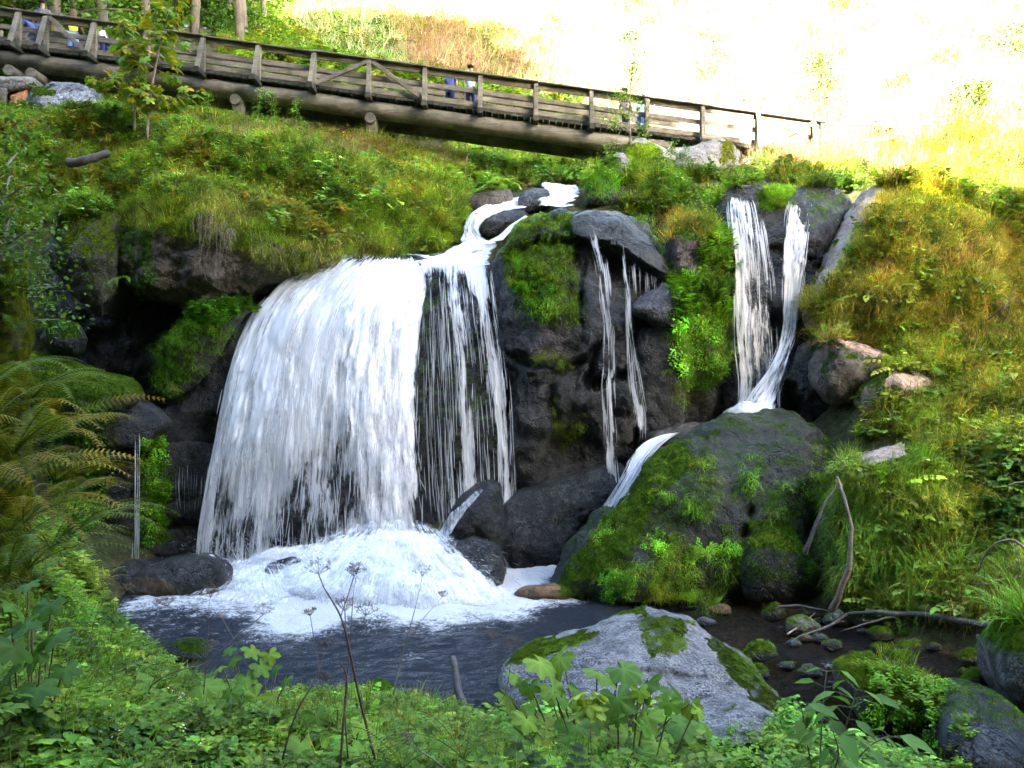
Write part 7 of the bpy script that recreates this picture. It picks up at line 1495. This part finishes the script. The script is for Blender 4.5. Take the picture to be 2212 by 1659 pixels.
# hanging foliage of a near tree at the left edge
def left_tree():
    Y = 7.6; b = P(8, 1230, Y); root = empty('mossy_tree', tuple(b)); tag(root, 'thickly mossed old tree stump with low leafy twigs at the left edge', 'tree')
    pts = [P(10+6*math.sin(v*.02), v, Y) - b for v in (1260, 1150, 1000, 900, 800, 740, 680, 640, 600, 575)]
    V_ = MB(); tube(V_, spline(pts, 60), list(np.linspace(.24, .19, 60)), 40); V = np.array(V_.v); NR = V*0
    V += fbm(V*3, 4, 3)[:, None]*.08+fbm(V*14, 2, 5)[:, None]*.02; me = mesh('trunk', V, faces=V_.f); n = len(V)
    cattr(me, 'Col', np.tile([.06, .045, .03], (n, 1))); cattr(me, 'mtint', np.tile([1.9, 1.5, .6], (n, 1))); fattr(me, 'moss', np.full(n, .62)); fattr(me, 'wet', np.zeros(n)); fattr(me, 'lich', np.zeros(n)); obj('trunk', me, M_ROCK, root)
    cs = []; mb = MB()
    for u, v in ((60, 330), (90, 400), (50, 450), (30, 380), (100, 500), (40, 540), (110, 560), (120, 620), (60, 600), (130, 690), (20, 300), (70, 260), (30, 470), (90, 640), (-20, 420)):
        e = P(u, v, Y+.5*math.sin(u*v))-b; s_ = P(12, v+30, Y)-b; tube(mb, [s_, (s_+e)/2+[0, 0, .06], e], [.014, .008, .003], 5, cap=False); cs += [e, (s_+e*2)/3]
    obj('branches', mb.mesh('branches'), M_TWIG, root)['kind'] = 'stuff'
    V, q, c = leafcloud(None, cs, 1500, .06, .13, [lc(.7, .85, .5), lc(1., 1.1, .5), lc(.5, .7, .5)], 77); me = mesh('crown', V, quads=q, smooth=False); cattr(me, 'Col', c); obj('crown', me, M_LEAF1, root)
left_tree()
# ferns one can single out
def fern_plant(u, v, Y, L, nfr, c, label, seed, az0=0., az1=6.28, lift=.8, droop=1.3, wd=.2, tip=None, group=None):
    b = P(u, v, Y); root = empty('fern', tuple(b)); tag(root, label, 'fern', group); r_ = np.random.default_rng(seed)
    mes = []
    for k in range(3):
        m = PM(seed*10+k); m.frond((0, 0, 0), 0, L, L*wd, lift, droop, c, 26, 2, tip); mes.append(m.build('frond', M_FERN1, True))
    for k in range(nfr):
        o = bpy.data.objects.new('frond', mes[k % 3]); o.rotation_euler = (r_.normal(0, .2), r_.normal(0, .15), az0+(az1-az0)*(k+.5)/nfr+r_.normal(0, .15)); s = r_.uniform(.7, 1.1); o.scale = (s, s, s); link(o, root)
M_FERN1 = leaf_material('single_fern', (.115, .17, .045), .25, .4, inst=False)
OLF = (1.25, 1.05, .6); BRF = (2.1, 1.0, .5); GRF = (.8, 1.1, .8); BRT = (2.4, 1.1, .35)
for i, a in enumerate(((30, 980, 6.6, 1.0, 8, OLF, 'large olive fern with browning tips low on the left bank', BRT), (110, 1190, 7.0, .95, 9, (1., 1.05, .6), 'big arching fern reaching over the dark corner', OLF), (-10, 900, 7.0, .9, 7, (1.7, 1.2, .5), 'yellowing fern above the olive one', BRT), (50, 1130, 6.2, .9, 7, BRF, 'rust-brown withering fern on the left bank', BRF), (30, 720, 7.4, .45, 6, GRF, 'small green fern beside the mossed trunk', None), (20, 1240, 5.8, .8, 7, (.8, .9, .6), 'dark fern at the bottom of the left bank', None), (140, 1080, 7.6, .7, 7, OLF, 'fern leaning right at the edge of the hollow', BRT), (20, 620, 7.2, .55, 7, (1., 1.2, .5), 'bright fern growing on the mossed trunk', None))):
    fern_plant(a[0], a[1], a[2], a[3], a[4], a[5], a[6], 500+i, -1.9, 1.6, .85, 1.35, .2, a[7])
for i, a in enumerate(((0, 1060, 6.4, 1.15, 8, OLF, 'broad olive fern in the middle of the fern bank', BRT), (90, 960, 7.2, 1.1, 8, (1.5, 1.3, .6), 'pale green fern leaning over the dark hollow', BRT), (150, 1160, 7.1, 1.05, 9, (1.05, 1.15, .6), 'lowest fern reaching furthest towards the pool', OLF), (20, 1150, 6.6, 1.1, 8, (1.3, 1.1, .6), 'olive fern at the very left of the fern bank', BRT), (70, 860, 7.6, .9, 7, (1.3, 1.3, .6), 'light fern beneath the mossed stump', None), (120, 1040, 7.0, 1., 8, (1.6, 1., .5), 'half-brown fern in the middle of the bank', BRF), (60, 1230, 6.4, .9, 8, (1.0, 1.1, .6), 'green fern above the lobed-leaf bramble', None), (-20, 830, 6.9, .9, 7, (1.2, 1.2, .6), 'fern cut off by the left edge', None))):
    fern_plant(a[0], a[1], a[2], a[3], a[4], a[5], a[6], 540+i, -1.9, 1.4, .8, 1.3, .24, a[7])
fern_plant(262, 600, 17.6, .75, 3, (1.3, 1.9, .6), 'bright green fern hanging in front of the dark hollow', 520, -2., -.6, -.1, 1.1, .28)
fern_plant(250, 395, 21.2, 1.1, 9, GRF, 'large blue-green fern on the bank above the overhang', 521); fern_plant(340, 405, 21., 1., 8, GRF, 'second blue-green fern right of the large one on the bank', 522); fern_plant(2110, 560, 17., .7, 7, (2.2, 1.9, .8), 'sunlit yellow fern on the right slope', 523); fern_plant(2150, 650, 16.2, .6, 7, (2.2, 1.7, .7), 'lower sunlit fern on the right slope', 524)
fern_plant(1000, 1640, 5., .55, 9, (1.2, 1.4, .7), 'delicate fern at the bottom centre', 525); fern_plant(870, 1660, 4.6, .5, 8, (1.3, 1.5, .7), 'fern at the bottom edge left of the delicate one', 526)
# leafy plants with countable leaves
def leafy(name, label, stems, mes, nper, Lr, cat='plant', r0=.006, gap=.5, spread=1.):
    b = P(*stems[0][0]); root = empty(name, tuple(b)); tag(root, label, cat)
    for st in stems:
        W_ = spline(np.array([P(*q) for q in st])-b, 16); mb = MB(); tube(mb, W_, list(np.linspace(r0, r0*.4, 16)), 6); obj('stem', mb.mesh('stem'), M_STEM, root)
        for k in range(nper):
            t = gap+(1-gap)*k/max(1, nper-1); p = W_[int(t*15)]; az = k*2.3+random.uniform(-.4, .4)
            for sg in (0, math.pi):
                a_ = az+sg; lb = Lr*spread*random.uniform(.3, .9); q = p+np.array([math.cos(a_)*lb, math.sin(a_)*lb, .3*lb]); mb = MB(); tube(mb, [p, q], r0*.35, 4, cap=False); obj('stalk', mb.mesh('stalk'), M_STEM, root)
                put_leaf(random.choice(mes), q, a_+random.uniform(-.3, .3), random.uniform(.0, .6), random.uniform(.7, 1.15), root, random.uniform(-.4, .4))
M_STEM = plain('stem_green', (.12, .11, .05), .6)
lm = [leafmesh('ovate', 700+i, .17, c) for i, c in enumerate((lc(.75, 1., .85), lc(.9, 1.1, .8), lc(.6, .85, .7)))]
leafy('leafy_sapling', 'grey-green leafy sapling with red stems in front of the lower right stream', [[(1770, 1700, 4.6), (1775, 1560, 4.6), (1785, 1450, 4.7)], [(1780, 1700, 4.6), (1830, 1560, 4.5), (1850, 1490, 4.5)], [(1760, 1700, 4.5), (1740, 1580, 4.4), (1730, 1520, 4.4)], [(1790, 1720, 4.3), (1870, 1620, 4.2), (1920, 1590, 4.2)], [(1770, 1720, 4.2), (1810, 1640, 4.1), (1800, 1580, 4.1)]], lm, 6, .11, 'sapling', .006, .25)
bm = [leafmesh('round', 720+i, .27, c) for i, c in enumerate((lc(1., 1.1, .7), lc(1.3, 1.3, .8), lc(.65, .85, .6), lc(.5, .7, .5), lc(1.1, 1.05, .5)))]
def big_leaf_plant(label, spots, mes, base, Y, s=1., cat='plant'):
    s = s*.9; b = P(base[0], base[1], Y); root = empty('big_leaf_plant', tuple(b)); tag(root, label, cat)
    for (u, v, dy, sc) in spots:
        q = P(u, v, Y+dy)-b; g = np.array([q[0]*.5, q[1]*.6, -.05]); mb = MB(); tube(mb, spline([g, (g+q)/2+[0, 0, .02], q], 8), .006, 5, cap=False); obj('stalk', mb.mesh('stalk'), M_STEM, root)
        put_leaf(random.choice(mes), q, random.uniform(-3.0, -.1), random.uniform(.0, .8), sc*s*random.uniform(.75, 1.1), root, random.uniform(-.5, .5))
big_leaf_plant('broad-leaved butterbur plant spreading in front of the pale granite boulder', [(1160, 1425, .3, 1.), (1215, 1415, .4, 1.25), (1290, 1450, .1, 1.15), (1340, 1440, .2, 1.), (1110, 1455, .1, .9), (1250, 1490, -.2, 1.2), (1190, 1480, -.1, 1.1), (1330, 1500, -.3, 1.1), (1400, 1470, .0, 1.05), (1450, 1490, .1, 1.), (1490, 1520, 0, .8), (1140, 1520, -.3, 1.05), (1400, 1540, -.4, 1.1), (1090, 1500, 0, .8), (1240, 1560, -.6, 1.1), (1460, 1560, -.4, .9), (1170, 1545, -.2, .9), (1300, 1540, -.2, 1.), (1360, 1580, -.5, 1.), (1120, 1580, -.6, .9), (1200, 1590, -.7, 1.), (1310, 1600, -.8, 1.), (1420, 1600, -.7, .9), (1510, 1560, -.2, .8)], bm, (1280, 1600), 6.3)
big_leaf_plant('jagged-leaved meadow plant filling the gap between the butterbur and the lower boulder', [(1130+int(61*k) % 420, 1470+int(97*k) % 150, .3-.2*(k % 5), .6+.1*(k % 4)) for k in range(26)], [leafmesh('lobed', 780+i, .2, c) for i, c in enumerate((lc(1.1, 1.2, .55), lc(.7, .95, .5), lc(1.3, 1.3, .6)))], (1340, 1680), 5.9)
big_leaf_plant('pale broad-leaved plant on the near bank at the pool edge', [(370, 1470, .1, 1.25), (440, 1480, 0, 1.), (330, 1500, -.2, 1.), (290, 1470, .1, .9), (500, 1490, -.2, 1.), (420, 1530, -.5, 1.1), (560, 1500, -.2, .9)], bm, (420, 1590), 6.8)
rm_ = [leafmesh('lobed', 740+i, .2, c) for i, c in enumerate((lc(1., 1.1, .55), lc(.75, .95, .5), lc(1.2, 1.2, .55)))]
big_leaf_plant('lobed-leaf plant overhanging the pool on the near bank', [(540, 1400, .2, 1.), (580, 1410, .1, .9), (510, 1420, .2, .9), (560, 1435, 0, 1.), (600, 1440, .1, .8), (530, 1460, -.1, 1.), (480, 1440, .1, .8), (620, 1465, -.1, .8), (500, 1400, .3, .7)], rm_, (550, 1540), 7.4)
big_leaf_plant('dark lobed-leaf bramble at the bottom left corner', [(20, 1300, .1, 1.1), (70, 1340, .1, 1.2), (120, 1370, .1, 1.), (30, 1390, -.1, 1.3), (90, 1410, 0, 1.1), (140, 1440, 0, .9), (20, 1450, -.2, 1.2), (80, 1480, -.2, 1.1), (110, 1300, .3, .9), (60, 1260, .2, .8), (40, 1520, -.2, 1.)], [leafmesh('lobed', 750+i, .2, c) for i, c in enumerate((lc(.42, .6, .3), lc(.32, .48, .28)))], (60, 1560), 4.6)
big_leaf_plant('clump of meadowsweet leaves left of the butterbur at the bottom', [(620, 1560, .2, .8), (680, 1540, .3, .9), (730, 1530, .3, .8), (780, 1560, .1, .9), (650, 1600, -.2, 1.), (710, 1590, 0, .9), (760, 1610, -.2, 1.), (590, 1530, .3, .8), (900, 1580, .2, .8), (960, 1600, 0, .9), (860, 1620, -.3, .9)], rm_, (720, 1680), 5.4)
leafy('pale_weed', 'pale yellowing weed standing up among the butterbur leaves', [[(1278, 1660, 5.4), (1276, 1590, 5.4), (1272, 1500, 5.4)]], [leafmesh('lobed', 760, .13, lc(2.6, 2.1, 1.6))], 5, .06, 'plant', .004, .75)
# dry umbel stalks
def umbel(label, path, heads, r0=.006, dark=False):
    b = P(*path[0]); root = empty('dry_umbel', tuple(b)); tag(root, label, 'dry plant', 'dry umbel stalks on the near bank'); mt = M_DTWIG if dark else M_TWIG
    W_ = spline(np.array([P(*q) for q in path])-b, 24); mb = MB(); tube(mb, W_, list(np.linspace(r0, r0*.5, 24)), 6); obj('stalk', mb.mesh('stalk'), mt, root)
    for (u, v, Y, rad, t) in heads:
        q = P(u, v, Y)-b; s_ = W_[int(t*23)]; mb = MB(); tube(mb, [s_, (s_+q)/2, q], r0*.4, 5, cap=False)
        R_ = rad/F*Y
        for k in range(13):
            az = k*2.4; el = random.uniform(.35, 1.2); e = q+np.array([math.cos(az)*math.cos(el), math.sin(az)*math.cos(el), math.sin(el)])*R_*random.uniform(.7, 1); tube(mb, [q, e], .0013, 3, cap=False)
            for j in range(7): d = np.random.normal(0, 1, 3); d[2] = abs(d[2]); e2 = e+d/np.linalg.norm(d)*R_*.22; tube(mb, [e, e2], .0009, 3, cap=False); tube(mb, [e2, e2+d*.0015], .003, 3)
        obj('umbel', mb.mesh('umbel'), mt, root)
M_DTWIG = wood_material('brown_stalk', (.09, .05, .035), (.15, .09, .06), .85, 0)
umbel('tall brown dry umbel stalk standing over the splash, the thickest one', [(810, 1640, 5.), (775, 1500, 5.), (752, 1390, 5.), (735, 1330, 5.), (700, 1270, 5.)], [(688, 1240, 5., 32, 1.), (745, 1320, 5.05, 30, .6), (765, 1245, 5.1, 22, .75)], .009, True)
umbel('second dry umbel stalk close beside the thickest one', [(752, 1640, 5.1), (745, 1520, 5.1), (756, 1400, 5.1), (762, 1290, 5.1)], [(770, 1240, 5.1, 24, 1.), (790, 1330, 5.1, 28, .7)], .005, True)
umbel('slender bent dry umbel stalk rising in front of the foam', [(850, 1500, 6.), (868, 1420, 6.), (890, 1340, 6.), (908, 1270, 6.)], [(912, 1245, 6., 26, 1.), (955, 1290, 6.1, 14, .55)], .005)
umbel('leaning reddish dry stalk left of the thickest one', [(610, 1640, 4.8), (640, 1540, 4.8), (680, 1470, 4.9), (700, 1410, 5.)], [(705, 1400, 5., 26, 1.), (670, 1330, 5.1, 20, .8)], .006, True)
umbel('dark dry stalk with shrivelled leaves near the bottom centre', [(735, 1660, 4.6), (742, 1560, 4.6), (750, 1470, 4.7), (735, 1430, 4.7)], [(700, 1470, 4.7, 18, .8)], .008, True)
umbel('pale broken umbel stalk lying over the pool edge', [(322, 1500, 6.4), (330, 1478, 6.3), (380, 1450, 6.3), (450, 1430, 6.3), (510, 1375, 6.3), (560, 1335, 6.3)], [(568, 1328, 6.3, 26, 1.), (455, 1400, 6.3, 20, .7), (480, 1335, 6.4, 16, .8)], .007)
umbel('thin dry umbel stalk on the grassy shoulder at the left', [(185, 1420, 7.), (205, 1340, 7.), (230, 1285, 7.)], [(238, 1268, 7., 24, 1.), (275, 1275, 7., 16, .8)], .004)
umbel('fine dry umbel in front of the left foam edge', [(440, 1500, 6.6), (448, 1400, 6.6), (452, 1300, 6.6)], [(455, 1290, 6.6, 22, 1.), (360, 1310, 6.7, 24, .75)], .004, True)
umbel('dry stalk in front of the leaning stick', [(990, 1620, 5.6), (1040, 1560, 5.6), (1090, 1500, 5.7), (1105, 1410, 5.8)], [(1108, 1400, 5.8, 24, 1.), (1060, 1380, 5.8, 20, .8)], .004, True)
umbel('orange-brown dry stalk at the bottom left of centre', [(960, 1660, 4.4), (935, 1640, 4.4), (905, 1620, 4.4)], [(880, 1600, 4.5, 18, 1.)], .006)
# dead wood
def branch(label, paths, r0=.03, name='dead_branch', mat=None, cat='branch', taper=.35, group=None):
    b = P(*paths[0][0]); root = empty(name, tuple(b)); tag(root, label, cat, group)
    for i, pth in enumerate(paths):
        W_ = spline(np.array([P(*q) for q in pth])-b, 8*len(pth)); n_ = len(W_); rr = r0 if i == 0 else r0*.4; W_ = W_+np.stack([fbm(W_*3+i, 2, 5+k) for k in range(3)], 1)*rr*.6
        mb = MB(); tube(mb, W_, [rr*(1-(1-taper)*t)*(1+.06*math.sin(t*23)) for t in np.linspace(0, 1, n_)], 9); obj('limb', mb.mesh('limb'), mat or M_DARKW, root)
M_DARKW = wood_material('wet_branch', (.05, .042, .038), (.12, .105, .10), .6, .1)
branch('pale curved dead branch standing up against the grass-draped boulder', [[(1798, 1318, 12.6), (1815, 1270, 12.4), (1835, 1215, 12.3), (1838, 1150, 12.3), (1826, 1085, 12.4), (1808, 1030, 12.7)], [(1786, 1335, 12.6), (1798, 1318, 12.6)]], .055, mat=M_TWIG)
branch('dark thin dead branch in the cleft right of the big dark boulder', [[(1738, 1195, 13.), (1760, 1140, 13.), (1785, 1085, 13.1), (1815, 1040, 13.3)], [(1770, 1120, 13.), (1745, 1180, 12.9)], [(1830, 1010, 13.4), (1800, 980, 13.6)]], .04)
branch('long grey fallen branch lying across the stream stones', [[(2175, 1358, 10.9), (2120, 1348, 11.1), (2040, 1335, 11.5), (1960, 1325, 11.9), (1880, 1322, 12.2), (1830, 1328, 12.4), (1790, 1340, 12.5)], [(1830, 1328, 12.4), (1790, 1352, 12.), (1740, 1370, 11.8), (1690, 1392, 11.6)], [(1940, 1330, 12.), (1880, 1345, 12.), (1820, 1362, 12.)]], .06)
branch('short stick lying at the foot of the curved branch', [[(1668, 1312, 12.9), (1720, 1308, 12.8), (1770, 1316, 12.7), (1800, 1322, 12.8)], [(1730, 1310, 12.8), (1745, 1325, 12.6)]], .03)
branch('slim bent stick leaning on the mossy boulder at the right edge', [[(2112, 1372, 9.4), (2130, 1410, 9.2), (2145, 1460, 9.), (2165, 1500, 8.9), (2180, 1540, 8.8)]], .022)
branch('thin stick beside the half-mossy stream stone', [[(1700, 1370, 11.8), (1730, 1350, 12.), (1760, 1325, 12.2)]], .015, mat=M_TWIG)
branch('dark broken stick leaning out of the pool at the near bank', [[(1008, 1600, 7.9), (998, 1520, 8.1), (985, 1465, 8.3), (976, 1420, 8.5)]], .045, taper=.8)
branch('bleached arching dead branch on the right bank', [[(2225, 1195, 10.3), (2190, 1168, 10.4), (2150, 1175, 10.5), (2125, 1205, 10.6), (2115, 1240, 10.7)], [(2190, 1168, 10.4), (2200, 1210, 10.3), (2205, 1250, 10.2)], [(2160, 1240, 10.3), (2190, 1220, 10.3), (2225, 1210, 10.3)], [(2150, 1255, 10.3), (2190, 1250, 10.2), (2230, 1235, 10.2)], [(2100, 1262, 10.5), (2160, 1265, 10.3), (2230, 1275, 10.2)]], .02, mat=M_TWIG)
branch('thin pale twig reaching in from the right edge', [[(2225, 1040, 11.5), (2190, 1045, 11.6), (2165, 1060, 11.7)], [(2190, 1045, 11.6), (2170, 1020, 11.7)]], .014, mat=M_TWIG)
branch('dark curved log among the ferns on the upper left bank', [[(150, 352, 21.6), (180, 345, 21.5), (205, 335, 21.6), (235, 333, 21.8)]], .13, 'fallen_log', cat='log', taper=.8)
branch('sloping thin dead trunk in the bushes below the bridge', [[(880, 395, 24), (910, 380, 24.5), (940, 362, 25)], [(910, 380, 24.5), (925, 395, 24.)]], .05, 'fallen_log', cat='log')
branch('bent dry frond drooping over the edge of the mossy hump', [[(2078, 432, 18.), (2115, 465, 17.8), (2140, 510, 17.6), (2152, 570, 17.4)], [(2115, 465, 17.8), (2118, 530, 17.5)], [(2130, 490, 17.7), (2132, 560, 17.4)], [(2100, 450, 17.9), (2100, 510, 17.6)], [(2140, 510, 17.6), (2160, 600, 17.3)]], .022, mat=M_TWIG)
branch('yellowish dead stem on the right slope', [[(2135, 690, 15.6), (2165, 665, 15.4), (2195, 640, 15.4)], [(2165, 665, 15.4), (2180, 675, 15.3)]], .018, mat=M_TWIG)
branch('thin straw stem bent over the turf edge above the main fall', [[(660, 480, 19.4), (720, 497, 19.3), (785, 512, 19.4)]], .012, mat=M_TWIG)
branch('thin reddish twig beside the low wet rock', [[(1080, 1205, 14.9), (1095, 1240, 14.7)]], .01, mat=M_DTWIG)
branch('dead twig standing among the weeds under the bridge end', [[(1004, 372, 25.5), (1008, 345, 25.6), (1012, 330, 25.7)]], .02, mat=M_TWIG)

# hanging roots and straw under the turf edge
def roots(label, spots, n, seed):
    r_ = np.random.default_rng(seed); b = P(*spots[0][:3]); root = empty('hanging_roots', tuple(b)); tag(root, label, 'roots'); mb = MB()
    for k in range(n):
        u, v, Y, L_ = spots[r_.integers(0, len(spots))]; p = P(u+r_.normal(0, 9), v+r_.normal(0, 8), Y)-b; l_ = L_*r_.uniform(.4, 1.2); d = np.array([r_.normal(0, .12), -.08, -1.])
        tube(mb, [p, p+d*l_*.5+[r_.normal(0, .03), -.02, 0], p+d*l_+[r_.normal(0, .05), 0, 0]], [.007, .005, .002], 4, cap=False)
    obj('strands', mb.mesh('strands'), M_TWIG, root)['kind'] = 'stuff'
roots('pale dry roots hanging from the mossy roof of the overhang', [(430, 470, 17.7, .7), (455, 465, 17.6, .95), (480, 480, 17.6, .9), (500, 500, 17.6, .5)], 46, 1)
roots('straw and roots dangling at the thin end of the overhang', [(560, 525, 17.9, .45), (600, 540, 18., .5), (640, 545, 18.1, .5), (680, 550, 18.3, .4)], 40, 2)
flush_sown()
